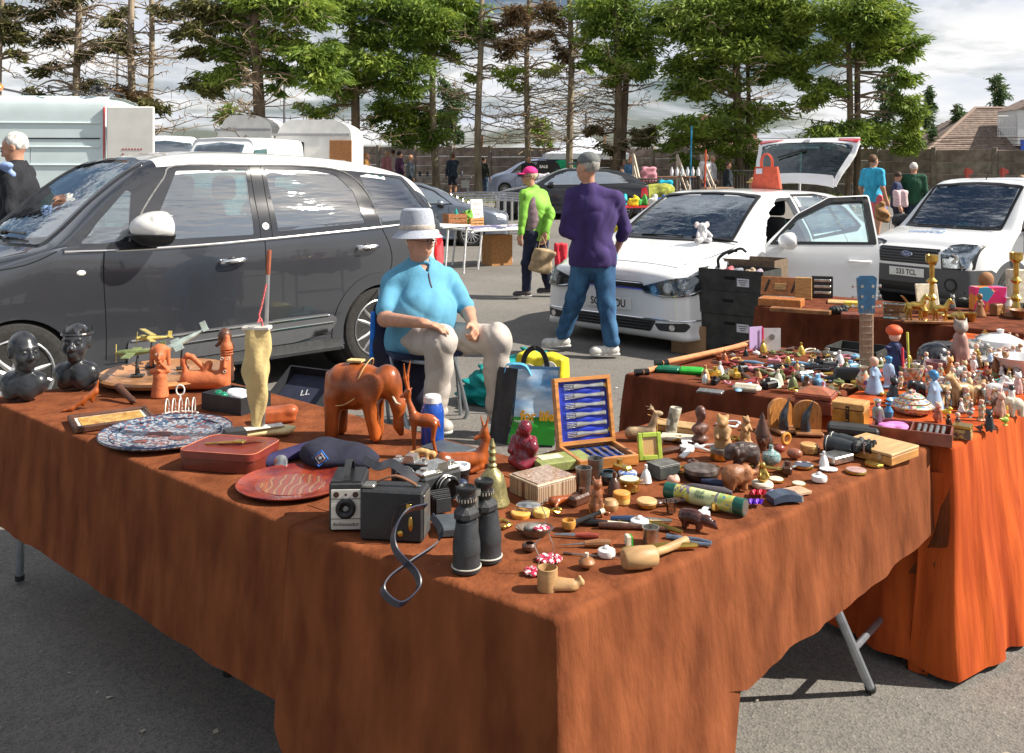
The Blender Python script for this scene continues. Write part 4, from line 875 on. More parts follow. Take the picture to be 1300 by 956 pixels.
def golf():
 st=[(.16,.15,.58,.80,.81,.80,.70,.05),(.34,.16,.72,.86,.865,.845,.73,.05),(.7,.18,.82,.935,.89,.875,.77,.05),(1.02,.18,.90,1.0,.892,.882,.78,.04),(1.16,.18,.92,1.08,.892,.882,.76,.06),(1.5,.18,.925,1.27,.892,.878,.69,.045),(1.88,.18,.93,1.43,.892,.875,.63,.035),(2.25,.18,.94,1.475,.892,.872,.60,.05),(3.0,.18,.96,1.465,.892,.87,.60,.055),(3.6,.18,.985,1.425,.89,.86,.58,.05),(3.86,.2,.99,1.36,.88,.84,.56,.05),(4.05,.22,.97,1.17,.86,.82,.58,.06),(4.16,.26,.90,1.02,.82,.78,.6,.06)]
 a=R(43);th=R(90)-a;nose=(.90,8.62)
 c=Car('parked_car','white hatchback with its front door wide open and tailgate raised',st,(.16,.1),WHITE,(nose,th,-.045),1)
 dl=[(1.22,.945),(1.62,1.27),(1.95,1.40),(2.3,1.42),(3.0,1.415),(3.35,1.37),(3.62,1.23),(3.72,1.04),(3.55,.985),(2.4,.95)]
 wf=[(1.36,.97),(1.64,1.22),(1.98,1.375),(2.30,1.395),(2.33,.975)];wr_=[(2.42,.98),(2.40,1.395),(2.98,1.39),(3.10,1.36),(3.14,1.01)];wq=[(3.2,1.02),(3.17,1.35),(3.33,1.33),(3.55,1.2),(3.62,1.05)]
 door=[(1.30,.93),(1.36,.99),(1.65,1.25),(1.97,1.41),(2.36,1.43),(2.385,.9),(2.37,.5),(2.35,.30),(1.36,.30),(1.30,.45)]
 for mode in 'LR':
  if mode=='R':
   c.cut(dl,mode);c.panel('pillar_trim',dl,mode,BLK,.003,.03,holes=[wf,wr_,wq]);c.panel('window',wf,mode,GLASS,0,.004)
   c.seam([(1.32,.92),(1.30,.6),(1.36,.3)],mode)
  else:
   c.cut(door,mode);d2=[(2.34,.945)]+dl[3:-1];d2[1]=(2.36,1.42)
   c.cut(d2,mode);c.panel('pillar_trim',[(2.38,.95),(2.38,1.42),(3.0,1.415),(3.35,1.37),(3.62,1.23),(3.72,1.04),(3.55,.985)],mode,BLK,.003,.03,holes=[wr_,wq])
   V=[(1.26,.28),(1.24,.93),(1.60,1.26),(1.95,1.44),(2.40,1.455),(2.425,.93),(2.40,.28)];H=[(1.33,.34),(1.35,.95),(1.67,1.24),(1.99,1.385),(2.33,1.40),(2.35,.9),(2.33,.34)]
   c.panel('door_frame',V,mode,WHITE,.001,.06,holes=[H])
  c.panel('window',wr_,mode,GLASS,0,.004);c.panel('window',wq,mode,GLASS,0,.004)
  c.seam([(2.40,.95),(2.41,.6),(2.38,.32)],mode);c.seam([(3.16,.98),(3.24,.85),(3.2,.62),(3.05,.45)],mode);c.seam([(1.36,.285),(2.4,.285),(3.0,.30)],mode)
  h,n=c.proj((3.02,.80),mode);b=B();b.tube([h+n*.01+Vector((-.09,0,0)),h+n*.035,h+n*.01+Vector((.09,0,0))],.014,8);b.obj('door_handle',WHITE,c.root)
  c.panel('tail_lamp',[(3.98,.72),(4.0,.90),(4.14,.92),(4.16,.74)],mode,RED,.006,.01)
  s_=-1 if mode=='L' else 1
  hp=[(s_*y,z)for y,z in[(.36,.625),(.40,.575),(.60,.545),(.80,.56),(.865,.62),(.875,.70),(.80,.735),(.62,.70),(.46,.655)]]
  ho=c.panel('headlamp',hp,'F',BLK,.004,.01,res=.03,rr=.015)
  for(y,z,r)in((.50,.61,.032),(.64,.63,.045),(.775,.65,.04)):
   h,n=c.proj((s_*y,z),'F');b=B();b.cyl(h-Vector((.0,0,0))+n*.005,h+n*.012,r,r*1.05,18);b.obj('reflector',LAMPIN,ho)
  b=B();pl=[c.proj((s_*y,z),'F')for y,z in[(.40,.59),(.6,.56),(.78,.575),(.85,.63),(.86,.69)]];b.tube(bez([h+n*.012 for h,n in pl],4),.008,5);b.obj('light_strip',LAMPIN,ho)
  V,f=c.panel_mesh(hp,'F',.018,.006,res=.03,rr=.015);link('lens',mesh_np('lens',[tuple(p)for p in V],f,True,50),CLEAR,ho)
  fp=[(s_*y,z)for y,z in[(.50,.31),(.55,.25),(.78,.25),(.81,.30),(.79,.33)]]
  c.panel('fog_grille',fp,'F',BLKM,.004,.01,res=.04);h,n=c.proj((s_*.68,.285),'F');b=B();b.cyl(h,h+n*.01,.028,n=16);b.obj('fog_lamp',LAMPIN,c.root)
  c.line('bumper_strip',[(s_*y,.345)for y in np.linspace(.40,.84,8)],'F',CHROME,.007,.006)
 g=c.panel('grille',[(-.40,.60),(-.37,.665),(.37,.665),(.40,.60)],'F',BLKM,.004,.01,res=.04)
 for z in(.615,.635):c.line('grille_bar',[(y,z)for y in np.linspace(-.38,.38,12)],'F',BLK,.006,.008,parent=g)
 c.line('grille_bar',[(y,.655)for y in np.linspace(-.38,.38,12)],'F',CHROME,.006,.01,parent=g);c.line('grille_bar',[(y,.603)for y in np.linspace(-.38,.38,12)],'F',M('blue_line',(.03,.06,.6),.3),.006,.01,parent=g)
 lg=c.panel('lower_grille',[(-.52,.335),(.52,.335),(.46,.235),(-.46,.235)],'F',BLKM,.004,.01,res=.05)
 for z in(.255,.285,.31):c.line('grille_slat',[(y,z)for y in np.linspace(-.46,.46,10)],'F',BLK,.009,.008,parent=lg)
 c.line('bumper_strip',[(y,.345)for y in np.linspace(-.5,.5,12)],'F',CHROME,.007,.006)
 h,n=c.proj((0,.64),'F');b=B();b.cyl(h+n*.006,h+n*.02,.063,.058,24);bd=b.obj('badge',BLK,c.root)
 b=B();q=h+n*.024;b.tube([q+Vector((0,cos(t)*.056,sin(t)*.056))for t in np.linspace(0,2*pi,25)[:-1]],.006,6,closed=True)
 for pl in([(-.024,.048),(-.002,.006),(.002,.006),(.024,.048)],[(-.046,.026),(-.022,-.045),(0,-.008),(.022,-.045),(.046,.026)]):b.tube([q+Vector((0,y,z))for y,z in pl],.0048,5)
 b.obj('badge_letters',CHROME,bd)
 c.plate('SG19 NOU',(0,.455))
 ws=[(1.05,-.68),(.97,-.4),(.94,0),(.97,.4),(1.05,.68),(1.84,.57),(1.9,.3),(1.91,0),(1.9,-.3),(1.84,-.57)];wi=[(1.12,-.64),(1.05,-.4),(1.02,0),(1.05,.4),(1.12,.64),(1.79,.54),(1.85,.3),(1.86,0),(1.85,-.3),(1.79,-.54)]
 c.cut([((a[0]+b_[0])/2,(a[1]+b_[1])/2)for a,b_ in zip(ws,wi)],'T');c.panel('windscreen_frame',ws,'T',BLK,.012,.03,holes=[wi],res=.025);c.panel('windscreen',wi,'T',GLASSW,0,.004)
 for s_ in(-1,1):b=B();b.tube([c.proj((1.03,s_*(.05+.5*k/5)-.2),'T')[0]+Vector((0,0,.02))for k in range(6)],.008,6);b.obj('wiper',BLK,c.root)
 for sg in(-1,1):c.line('bonnet_seam',[(.30,sg*.62),(.6,sg*.72),(.95,sg*.77)],'T',SEAM,.004)
 c.line('bonnet_seam',[(.22,y)for y in np.linspace(-.6,.6,9)],'T',SEAM,.0035)
 c.seats(2.35,1,3.15,.52)
 gate=[(-.52,1.36),(-.62,1.1),(-.66,.9),(-.6,.72),(.6,.72),(.66,.9),(.62,1.1),(.52,1.36)]
 c.cut(gate,'B');hinge=Vector((3.72,0,1.405));e=bpy.data.objects.new('tailgate',None)
 def rel(V):return[tuple(Vector(p)-hinge)for p in V]
 V,f=c.panel_mesh(gate,'B',.004,.05,holes=[[(-.47,1.31),(-.58,.97),(.58,.97),(.47,1.31)]],res=.06)
 tg=link('tailgate',mesh_np('tailgate',rel(V),f,True,50),WHITE,c.root,hinge,rot=(0,R(-103),0));bpy.data.objects.remove(e)
 V,f=c.panel_mesh([(-.49,1.325),(-.60,.95),(.60,.95),(.49,1.325)],'B',.006,.004,res=.06);link('rear_window',mesh_np('rw',rel(V),f,True,50),glassmat('privacy_glass',(.05,.12,.12),.06),tg)
 for s_ in(-1,1):
  V,f=c.panel_mesh([(s_*.36,.80),(s_*.40,.89),(s_*.64,.92),(s_*.65,.82)],'B',.012,.02,res=.05);link('tail_lamp',mesh_np('tl',rel(V),f,True,50),RED,tg)
 V,f=c.panel_mesh([(-.5,1.37),(-.48,1.30),(.48,1.30),(.5,1.37)],'B',.02,.05,res=.06);link('spoiler',mesh_np('sp',rel(V),f,True,50),WHITE,tg)
 h,n=c.proj((0,1.03),'B');b=B();b.box(Vector(h)+n*.02-hinge,(.03,.08,.05),.01);b.tube([Vector(h)+n*.03-hinge,c.proj((.3,1.12),'B')[0]+n*.03-hinge],.01,6);b.obj('rear_wiper',BLK,tg)
 b=B();b.lathe([(.05,0),(.05,.012),(.03,.018),(0,.018)],20,c=Vector(c.proj((0,.90),'B')[0])-hinge,m=RY(90));b.obj('badge',CHROME,tg)
 for s_ in(-1,1):b=B();b.cyl((3.95,s_*.6,1.1),hinge+Vector((.42,s_*.55,.1)),.012,n=8);b.obj('gas_strut',BLK,c.root)
 hg=Vector((1.32,-.885,.6));V,f=c.panel_mesh(door,'L',.002,.055,holes=[[(1.40,.975),(1.66,1.215),(1.99,1.375),(2.31,1.39),(2.335,.98)]],res=.05)
 def rl(V):return[tuple(Vector(p)-hg)for p in V]
 dr=link('door',mesh_np('door',rl(V),f,True,50),WHITE,c.root,hg,rot=(0,0,R(-53)))
 b=B();b.box((.52,.10,-.02),(.9,.03,.5),.02);b.box((.5,.085,.1),(.5,.05,.08),.02);b.obj('door_card',BLKM,dr)
 fr=[(1.36,.955),(1.645,1.235),(1.97,1.40),(2.345,1.415),(2.365,.96)];V,f=c.panel_mesh(fr,'L',.006,.06,holes=[[(1.41,.985),(1.67,1.205),(1.99,1.36),(2.29,1.375),(2.30,.985)]],res=.05);link('window_frame',mesh_np('wf',rl(V),f,True,50),BLK,dr)
 V,f=c.panel_mesh([(1.39,.97),(1.66,1.22),(1.99,1.38),(2.31,1.39),(2.33,.97)],'L',-.02,.004,res=.05);link('window',mesh_np('w',rl(V),f,True,50),GLASSW,dr)
 h,n=c.proj((2.2,.80),'L');h=h-hg;b=B();b.tube([h+n*.01+Vector((-.1,0,0)),h+n*.04+Vector((-.05,0,0)),h+n*.04+Vector((.05,0,0)),h+n*.01+Vector((.1,0,0))],.014,8);b.obj('door_handle',WHITE,dr)
 m0=Vector((1.50,-1.0,1.0))-hg;sobj('door_mirror',[('e',m0+Vector((.03,0,0)),(.11,.13,.085)),('c',m0+Vector((0,.12,-.05)),m0,.03,.04),('-b',m0+Vector((.17,0,0)),(.1,.3,.3),.01)],.01,WHITE,dr,.012)
 b=B();b.box(m0+Vector((.074,0,0)),(.01,.2,.11),.02);b.obj('mirror_glass',CHROME,dr)
 b=B();b.box((0.5,.15,-.05),(.02,.02,.02));
 c.finish((.85,3.48),.315,.365,wtrk=.79,spokes=5)
 return c
GOLF=golf()
def connect():
 st=[(.16,.28,.72,.93,.82,.82,.74,.05),(.32,.26,.86,1.02,.875,.86,.77,.04),(.62,.26,.98,1.10,.89,.88,.79,.04),(.86,.26,1.04,1.14,.89,.885,.80,.03),(.98,.26,1.06,1.22,.89,.885,.79,.05),(1.3,.26,1.07,1.52,.892,.88,.74,.035),(1.55,.26,1.08,1.73,.892,.88,.70,.035),(1.85,.26,1.09,1.80,.892,.88,.69,.05),(2.6,.26,1.1,1.815,.892,.88,.70,.05),(4.0,.26,1.1,1.80,.892,.88,.70,.05),(4.2,.28,1.1,1.77,.88,.86,.68,.06)]
 a=R(60);th=R(90)-a
 c=Car('small_van','small white van with grey bumper facing the stall at the right',st,(.16,.04),WHITE,((5.17,12.15),th,-.27),1,cat='van')
 for mode in 'LR':
  w=[(1.06,1.12),(1.10,1.15),(1.50,1.58),(1.60,1.64),(2.05,1.66),(2.08,1.13)];c.cut(w,mode)
  wi=[(1.16,1.16),(1.53,1.55),(1.63,1.61),(2.02,1.62),(2.04,1.17)]
  c.panel('window_frame',w,mode,BLK,.003,.02,holes=[wi]);c.panel('window',wi,mode,GLASS,0,.004)
  c.seam([(1.12,1.1),(1.10,.8),(1.2,.45),(1.3,.32)],mode);c.seam([(2.12,1.68),(2.13,1.0),(2.12,.34)],mode);c.seam([(3.3,1.7),(3.3,.4)],mode,2)
  c.panel('side_trim',[(1.25,.52),(1.25,.60),(3.2,.60),(3.2,.52)],mode,GREYP,.01,.02)
  mirror_part(c,(1.22,-1.04 if mode=='L' else 1.04,1.18),-1 if mode=='L' else 1,BLKM,1.15)
  h,n=c.proj((1.98,.95),mode);b=B();b.box(h+n*.01,(.18,.03,.03),.01);b.obj('door_handle',BLKM,c.root)
  s_=-1 if mode=='L' else 1
  hp=[(s_*y,z)for y,z in[(.52,.68),(.50,.92),(.60,.945),(.82,.95),(.80,.69)]]
  ho=c.panel('headlamp',hp,'F',LAMPIN,.003,.01,res=.03)
  for(y,z,r)in((.66,.80,.07),(.56,.90,.025)):h,n=c.proj((s_*y,z),'F');b=B();b.lathe([(r,0),(r*.9,.012),(0,-.0)],18,c=h+n*.004,m=RY(-90));b.obj('reflector',CHROME,ho)
  V,f=c.panel_mesh(hp,'F',.02,.012,res=.03);link('lens',mesh_np('lens',[tuple(p)for p in V],f,True,50),CLEAR,ho)
  c.panel('headlamp_surround',[(s_*y,z)for y,z in[(.49,.66),(.47,.95),(.60,.975),(.84,.97),(.83,.665)]],'F',BLK,.0015,.01,holes=[[(s_*y,z)for y,z in[(.53,.69),(.51,.915),(.60,.935),(.80,.94),(.79,.695)]]],res=.04)
  h,n=c.proj((s_*.62,.47),'F');b=B();b.lathe([(.085,-.01),(.085,.02),(.065,.02),(.055,0),(0,0)],22,c=h,m=RY(-90));b.obj('fog_lamp',BLK,c.root)
  c.panel('bumper_corner',[(.05,.28),(.05,.66),(.42,.66),(.55,.60),(.5,.28)],mode,GREYP,.008,.02,res=.05)
 c.panel('bumper',[(-.82,.27),(-.80,.665),(.80,.665),(.82,.27)],'F',GREYP,.012,.02,res=.05)
 c.panel('lower_intake',[(-.42,.34),(-.46,.45),(.46,.45),(.42,.34)],'F',BLK,.016,.01,res=.05)
 g=c.panel('grille',[(-.42,.70),(-.45,.90),(.45,.90),(.42,.70)],'F',BLK,.005,.01,res=.05)
 for z in(.73,.765,.80,.835,.87):c.line('grille_slat',[(y,z)for y in np.linspace(-.41,.41,8)],'F',GREYP,.010,.010,parent=g)
 h,n=c.proj((0,.82),'F');b=B();b.lathe([(.09,0),(.09,.014),(.08,.02),(0,.02)],28,c=h+n*.012,m=Matrix(((0,0,-1),(1,0,0),(0,.42,0))));bd=b.obj('badge',CHROME,c.root)
 b=B();b.lathe([(.08,0),(.08,.003),(0,.003)],28,c=h+n*.032,m=Matrix(((0,0,-1),(1,0,0),(0,.40,0))));b.obj('badge_field',M('ford_blue',(.02,.06,.28),.3,coat=1),bd)
 text('Ford',.055,'lettering',CHROME,c.root,h+n*.0365+Vector((0,0,0)),(R(90),0,R(-90)),.001)
 c.plate('S33 TCL',(0,.585),x=-.012)
 ws=[(.90,-.71),(.82,-.4),(.80,0),(.82,.4),(.90,.71),(1.50,.66),(1.56,.3),(1.57,0),(1.56,-.3),(1.50,-.66)];wi=[(.97,-.67),(.90,-.4),(.88,0),(.90,.4),(.97,.67),(1.46,.625),(1.51,.3),(1.52,0),(1.51,-.3),(1.46,-.625)]
 c.cut([((a[0]+b_[0])/2,(a[1]+b_[1])/2)for a,b_ in zip(ws,wi)],'T');c.panel('windscreen_frame',ws,'T',BLK,.012,.03,holes=[wi],res=.025);c.panel('windscreen',wi,'T',GLASSW,0,.004)
 h,n=c.proj((.55,.12),'T');tm=M('hood_blue_ink',(.12,.25,.48),.5);q=n.to_track_quat('Z','Y')
 rot=(Matrix.Rotation(R(-90),3,'Z'));e=(Matrix.Rotation(math.atan2(-n.x,n.z)*-1,3,'Y')@rot).to_euler()
 text('cool/Cal',.15,'lettering',tm,c.root,h+n*.006,e,.001)
 h,n=c.proj((.72,.05),'T');b=B();b.tube([h+n*.006+Vector((.03*sin(t*2),.09*cos(t),0))for t in np.linspace(0,6.28,20)],.004,4);b.obj('emblem',tm,c.root)
 for s_ in(-1,1):b=B();b.tube([c.proj((.87,s_*(.02+.55*k/5)-.1),'T')[0]+Vector((-.02,0,.02))for k in range(6)],.009,6);b.obj('wiper',BLK,c.root)
 b=B();p=c.proj((1.68,0),'T')[0];b.tube([p,p+Vector((.1,0,.15)),p+Vector((.22,0,.34))],[.008,.004,.003],5);b.obj('aerial',BLK,c.root)
 c.seats(1.75,1,None,.75)
 b=B()
 for k in range(11):b.cyl((2.35,-.6+.12*k,.9),(2.35,-.6+.12*k,1.6),.006,n=4)
 for k in range(8):b.cyl((2.35,-.62,.9+.1*k),(2.35,.62,.9+.1*k),.006,n=4)
 b.obj('bulkhead_grid',BLKM,c.root)
 b=B();b.ell((1.05,-.1,1.17),(.10,.12,.04),10);b.obj('cloth_on_dash',M('turquoise',(.02,.45,.5),.7),c.root)
 STW=M('steel_wheel',(.09,.09,.10),.5,m=.3);c.finish((.84,3.5),.33,.385,wtrk=.79,spokes=9,rim=STW,archmat=GREYP)
connect()
def simple(label,paintm,nose,th,z,st=None,sc=1,plate=None,roofbars=False,name='parked_car',spokes=7,arch=None,group='cars parked farther back',cat='car',dlo=None):
 st=st or[(.16,.2,.58,.78,.78,.78,.68,.05),(.4,.18,.74,.86,.85,.83,.72,.05),(.9,.18,.86,.95,.87,.86,.76,.04),(1.15,.18,.9,1.06,.87,.86,.74,.06),(1.55,.18,.91,1.27,.87,.855,.66,.04),(1.95,.18,.92,1.41,.87,.85,.60,.035),(2.4,.18,.93,1.43,.87,.85,.58,.05),(3.2,.18,.95,1.39,.87,.84,.57,.05),(3.7,.18,.96,1.28,.86,.82,.55,.05),(4.1,.22,.93,1.05,.83,.80,.6,.05)]
 c=Car(name,label,st,(.15,.12),paintm,(nose,th,z),sc,group,cat)
 dl=dlo or[(1.24,.94),(1.65,1.25),(1.97,1.365),(2.4,1.375),(3.1,1.345),(3.5,1.23),(3.7,1.0),(2.4,.955)]
 ins=[((p[0]-2.4)*.95+2.4,(p[1]-1.14)*.87+1.14)for p in dl]
 for mode in 'LR':
  c.cut(dl,mode);c.panel('window_frame',dl,mode,BLK,.003,.03,holes=[ins]);
  mid=2.38
  for q in([p for p in ins if p[0]<mid-.05]+[(mid-.03,1.35*(ins[3][1]/1.35)),(mid-.03,ins[-1][1])],[(mid+.03,ins[-1][1]),(mid+.03,ins[3][1])]+[p for p in ins if p[0]>mid+.1]):c.panel('window',q,mode,GLASS,0,.004,rr=.01)
  b=B();pl=[c.proj((mid,zz),mode)for zz in np.linspace(.95,ins[3][1],6)];b.tube([h+n*.004 for h,n in pl],.03,4);b.obj('door_pillar',BLK,c.root)
  c.seam([(1.34,.9),(1.32,.6),(1.38,.28)],mode);c.seam([(2.38,.95),(2.38,.3)],mode,2);c.seam([(3.2,.96),(3.25,.8),(3.0,.4)],mode)
  for hx in(2.2,3.0):h,n=c.proj((hx,.80),mode);b=B();b.tube([h+n*.01+Vector((-.08,0,0)),h+n*.03,h+n*.01+Vector((.08,0,0))],.012,6);b.obj('door_handle',paintm,c.root)
  s_=-1 if mode=='L' else 1;mirror_part(c,(1.5,s_*.97,.98),s_,paintm,.9)
  c.panel('headlamp',[(s_*.42,.56),(s_*.46,.68),(s_*.80,.74),(s_*.82,.60)],'F',LAMPIN,.006,.01,res=.05);c.panel('tail_lamp',[(3.95,.62),(3.98,.88),(4.12,.9),(4.16,.66)],mode,RED,.006,.01)
 wi=[(1.14,-.62),(1.05,0),(1.14,.62),(1.86,.54),(1.92,0),(1.86,-.54)];c.cut(wi,'T');c.panel('windscreen',wi,'T',GLASSW,.002,.01)
 c.panel('rear_window',[(-.5,1.02),(-.42,1.26),(.42,1.26),(.5,1.02)],'B',GLASS,.004,.01)
 c.panel('grille',[(-.35,.56),(-.35,.66),(.35,.66),(.35,.56)],'F',BLKM,.004,.01);c.panel('lower_grille',[(-.5,.24),(-.5,.36),(.5,.36),(.5,.24)],'F',BLKM,.004,.01)
 c.seats(2.3,1,3.05,.5);c.finish((.85,3.45),.31,.355,wtrk=.77,spokes=spokes);return c
SILV=paint('blue_grey_paint',(.17,.20,.25),.6);BLACKP=paint('black_paint',(.012,.013,.017),.2);LILAC=paint('pale_blue_paint',(.36,.42,.58),.5)
def side_place(px_wheel,Y,ax,hd,sc=1):
 "nose position for a car whose near front wheel is at this pixel column; hd = angle of +x (rearwards)"
 w=Vector(((px_wheel-650)*Y/FP,Y));d=Vector((cos(hd),sin(hd)));n=Vector((-sin(hd),cos(hd)));side=-1 if(w-0*n).dot(n)>0 else 1
 near=n*(-1 if n.y>0 else 1)
 p=w-d*ax*sc-near*.87*sc;return(p.x,p.y)
h_=R(183);p=side_place(598,20.3,.85,h_);simple('blue grey estate car half hidden behind the rear of the grey people carrier',SILV,p,h_,gz(p[0],20.3)-.03)
h_=R(2);p=side_place(668,25.0,.85,h_);simple('black hatchback parked behind the woman in the pink cap',BLACKP,p,h_,gz(p[0],25)-.02)
mp=[(.16,.2,.62,.86,.78,.78,.66,.05),(.4,.18,.82,1.0,.85,.83,.72,.05),(.8,.18,.95,1.12,.87,.86,.74,.05),(1.1,.18,1.0,1.28,.87,.86,.72,.05),(1.5,.18,1.0,1.5,.87,.855,.66,.04),(2.0,.18,1.0,1.66,.87,.85,.62,.04),(2.6,.18,1.0,1.70,.87,.85,.60,.05),(3.4,.18,1.02,1.67,.87,.84,.59,.05),(3.9,.18,1.03,1.5,.86,.82,.57,.05),(4.15,.22,1.0,1.15,.83,.80,.6,.05)]
h_=R(0);p=side_place(643,38.5,.85,h_);simple('pale blue people carrier parked by the wall left of the gazebo',LILAC,p,h_,gz(p[0],38.5)-.02,mp,.92,dlo=[(1.1,1.04),(1.6,1.45),(2.0,1.58),(2.5,1.6),(3.3,1.57),(3.75,1.4),(3.9,1.08),(2.4,1.04)])
def tall_van():
 PV=paint('pale_aqua_paint',(.60,.70,.71),0,.35);Y=15.5;s=FP/Y
 st=[(.2,.35,.9,1.15,.92,.9,.8,.06),(.5,.35,1.15,1.3,.97,.95,.85,.05),(.95,.35,1.3,1.45,.98,.97,.86,.05),(1.25,.35,1.35,1.8,.98,.97,.82,.05),(1.7,.35,1.4,2.45,.98,.97,.80,.08),(2.1,.35,1.4,2.68,.98,.97,.84,.09),(3.5,.35,1.4,2.76,.98,.97,.86,.09),(5.3,.35,1.4,2.76,.98,.97,.86,.09),(5.4,.36,1.4,2.75,.975,.965,.855,.09)]
 th=R(6);rear=Vector(((132-650)*Y/FP,Y));d=Vector((cos(th),sin(th)));n=Vector((-sin(th),cos(th)));nose=rear-d*5.43+n*.98
 z=gz(rear.x,Y);c=Car('tall_van','tall pale aqua panel van at the left edge behind the grey haired man',st,(.2,.03),PV,((nose.x,nose.y),th,z),1,cat='van')
 for zz,x0 in((2.28,1.7),(1.88,3.2),(1.58,2.4)):c.line('body_rib',[(x,zz)for x in np.linspace(x0,5.35,24)],'L',PV,.02,.004)
 c.seam([(3.0,2.55),(3.02,1.5),(3.0,.45)],'L',3);c.seam([(4.25,1.85),(4.25,.45)],'L',2)
 c.line('door_rail',[(x,2.02)for x in np.linspace(4.2,5.35,8)],'L',BLK,.012,.006)
 b=B();b.box((5.42,-.93,1.55),(.03,.06,2.0),.01);b.obj('tail_lamp',RED,c.root)
 dr=B();dr.box((.42,0,0),(.78,.045,1.95),.05);do=dr.obj('rear_door',M('door_white',(.78,.77,.72),.4,coat=.5,var=.05,ns=4),c.root,(5.45,-.99,1.58),rot=(0,0,R(-3)))
 rg=M('red_dots',(.45,.06,.06),.6)
 b=B()
 for i in range(7):
  for j in range(4):
   if j in(0,3)or i in(0,6):b.cyl((.30+i*.05,-.0235,.02+j*.08),(.30+i*.05,-.0265,.02+j*.08),.017,n=6)
 stuff(b.obj('dotted_logo',rg,do));text('claytons',.075,'lettering',M('logo_grey',(.3,.3,.35),.6),do,(.45,-.025,.14),(R(90),0,0),.001,sx=.85)
 b=B();b.box((2.9,-.3,2.83),(.5,.7,.12),.04);b.obj('roof_vent',BLKM,c.root)
 for x in(3.5,4.5,5.2):b=B();b.tube([(x,-.85,2.78),(x,-.85,2.9),(x,.85,2.9),(x,.85,2.78)],.02,6);b.obj('roof_bar',BLKM,c.root)
 b=B();b.ell((3.55,-.5,2.9),(.09,.09,.07),10);b.obj('amber_beacon',ORL,c.root)
 b=B();b.ell((5.3,-.8,2.86),(.07,.07,.07),10);b.obj('work_lamp',BLK,c.root)
 w=[(1.25,1.42),(1.65,2.15),(2.2,2.2),(2.2,1.45)]
 for m_ in 'LR':c.panel('window',w,m_,GLASS,.004,.01)
 wi=[(1.12,-.72),(1.05,0),(1.12,.72),(1.62,.66),(1.66,0),(1.62,-.66)];c.panel('windscreen',wi,'T',GLASSW,.004,.01)
 c.finish((1.0,4.3),.34,.4,wtrk=.86,spokes=9)
tall_van()
def white_van(label,px,Y,th,z=0,wide=1,sc=1.0,hd=2.3):
 st=[(.15,.35,.8,1.1,.9,.88,.78,.06),(.4,.35,1.05,1.25,.95,.93,.82,.05),(.75,.35,1.2,1.38,.97,.95,.84,.05),(.95,.35,1.25,1.6,.97,.95,.82,.05),(1.4,.35,1.3,hd-.15,.97,.95,.78,.06),(1.8,.35,1.3,hd,.97,.95,.8,.08),(4.9,.35,1.3,hd+.02,.97,.95,.82,.08),(5.0,.36,1.3,hd,.96,.94,.8,.08)]
 X=(px-650)*Y/FP;c=Car('white_van',label,st,(.15,.03),WHITE,((X,Y),th,gz(X,Y)+z),sc,'white vans behind the grey people carrier','van')
 wi=[(.82,-.7),(.76,0),(.82,.7),(1.34,.66),(1.40,0),(1.34,-.66)];c.cut(wi,'T');c.panel('windscreen',wi,'T',GLASSW,.003,.01)
 for m_ in 'LR':c.panel('window',[(1.05,1.35),(1.45,1.95),(2.1,2.0),(2.1,1.38)],m_,GLASS,.004,.01);mirror_part(c,(1.05,-1.1 if m_=='L' else 1.1,1.5),-1 if m_=='L' else 1,BLKM,1.1)
 c.panel('grille',[(-.5,.65),(-.5,.8),(.5,.8),(.5,.65)],'F',BLKM,.004,.01);c.seats(1.7,1,None,.8);c.finish((.9,4.0),.34,.4,wtrk=.84,spokes=9)
white_van('white panel van with a large raked windscreen left of the thick pine trunk',243,22,R(78),.0)
white_van('white camper van nose seen just right of the pale van rear door',212,23.5,R(112),.0)
def caravan(label,x0,x1,yt,yb,Y,door=True):
 s=FP/Y;w=(x1-x0)/s;X=(x0-650)/s;g=gz(X,Y);zt=HC-(yt-HZ)/s-g;r=thing('caravan',label,'caravan',(X,Y,g))
 b=B();pf=rnd_poly([(0,.45),(w,.45),(w,zt-.25),(w-.4,zt),(.35,zt),(-.12,zt*.6)],.3,6);b.prism([(p.x,p.y)for p in pf],0,2.1,m=Matrix(((1,0,0),(0,0,1),(0,1,0))));b.obj('body',M('caravan_white',(.74,.73,.70),.4,ns=3,var=.08,coat=.3),r)
 b=B();b.box((w*.24,-.012,zt*.62),(w*.30,.03,zt*.24),.01);b.obj('window',glassmat('caravan_glass',(.3,.35,.38),.25),r)
 b=B();b.box((w*.24,-.006,zt*.62),(w*.34,.03,zt*.28),.01);b.obj('window_frame',BLK,r)
 if door:
  b=B();b.box((w*.87,-.03,zt*.47),(.62,.05,zt*.62),.01);d=b.obj('door',M('brown_door',(.30,.13,.045),.6),r)
  b=B();b.box((w*.87-.02,-.06,zt*.55),(.3,.02,.09));b.obj('door_sign',M('cream_sign',(.7,.6,.45),.6),d)
 b=B();b.box((w/2,-.01,zt*.84),(w*.96,.03,.07));b.obj('awning_rail',M('grey_rail',(.35,.35,.36),.5),r)
 for x in(w*.3,w*.55):wheel(r,(x,.14,.33),.33,-1,9,BLKM)
caravan('white caravan with a brown door panel left of a pine trunk',344,446,152,200,26)
caravan('low white trailer tent behind the twin stemmed pine',272,345,146,200,27.5,False)
SKIN=M('skin',(.50,.255,.165),.5,var=.12,ns=20,bump=.12,bs=120);SKIN2=M('skin_pale',(.55,.32,.23),.55,var=.1,ns=20)
def V3(*a):return Vector(a)
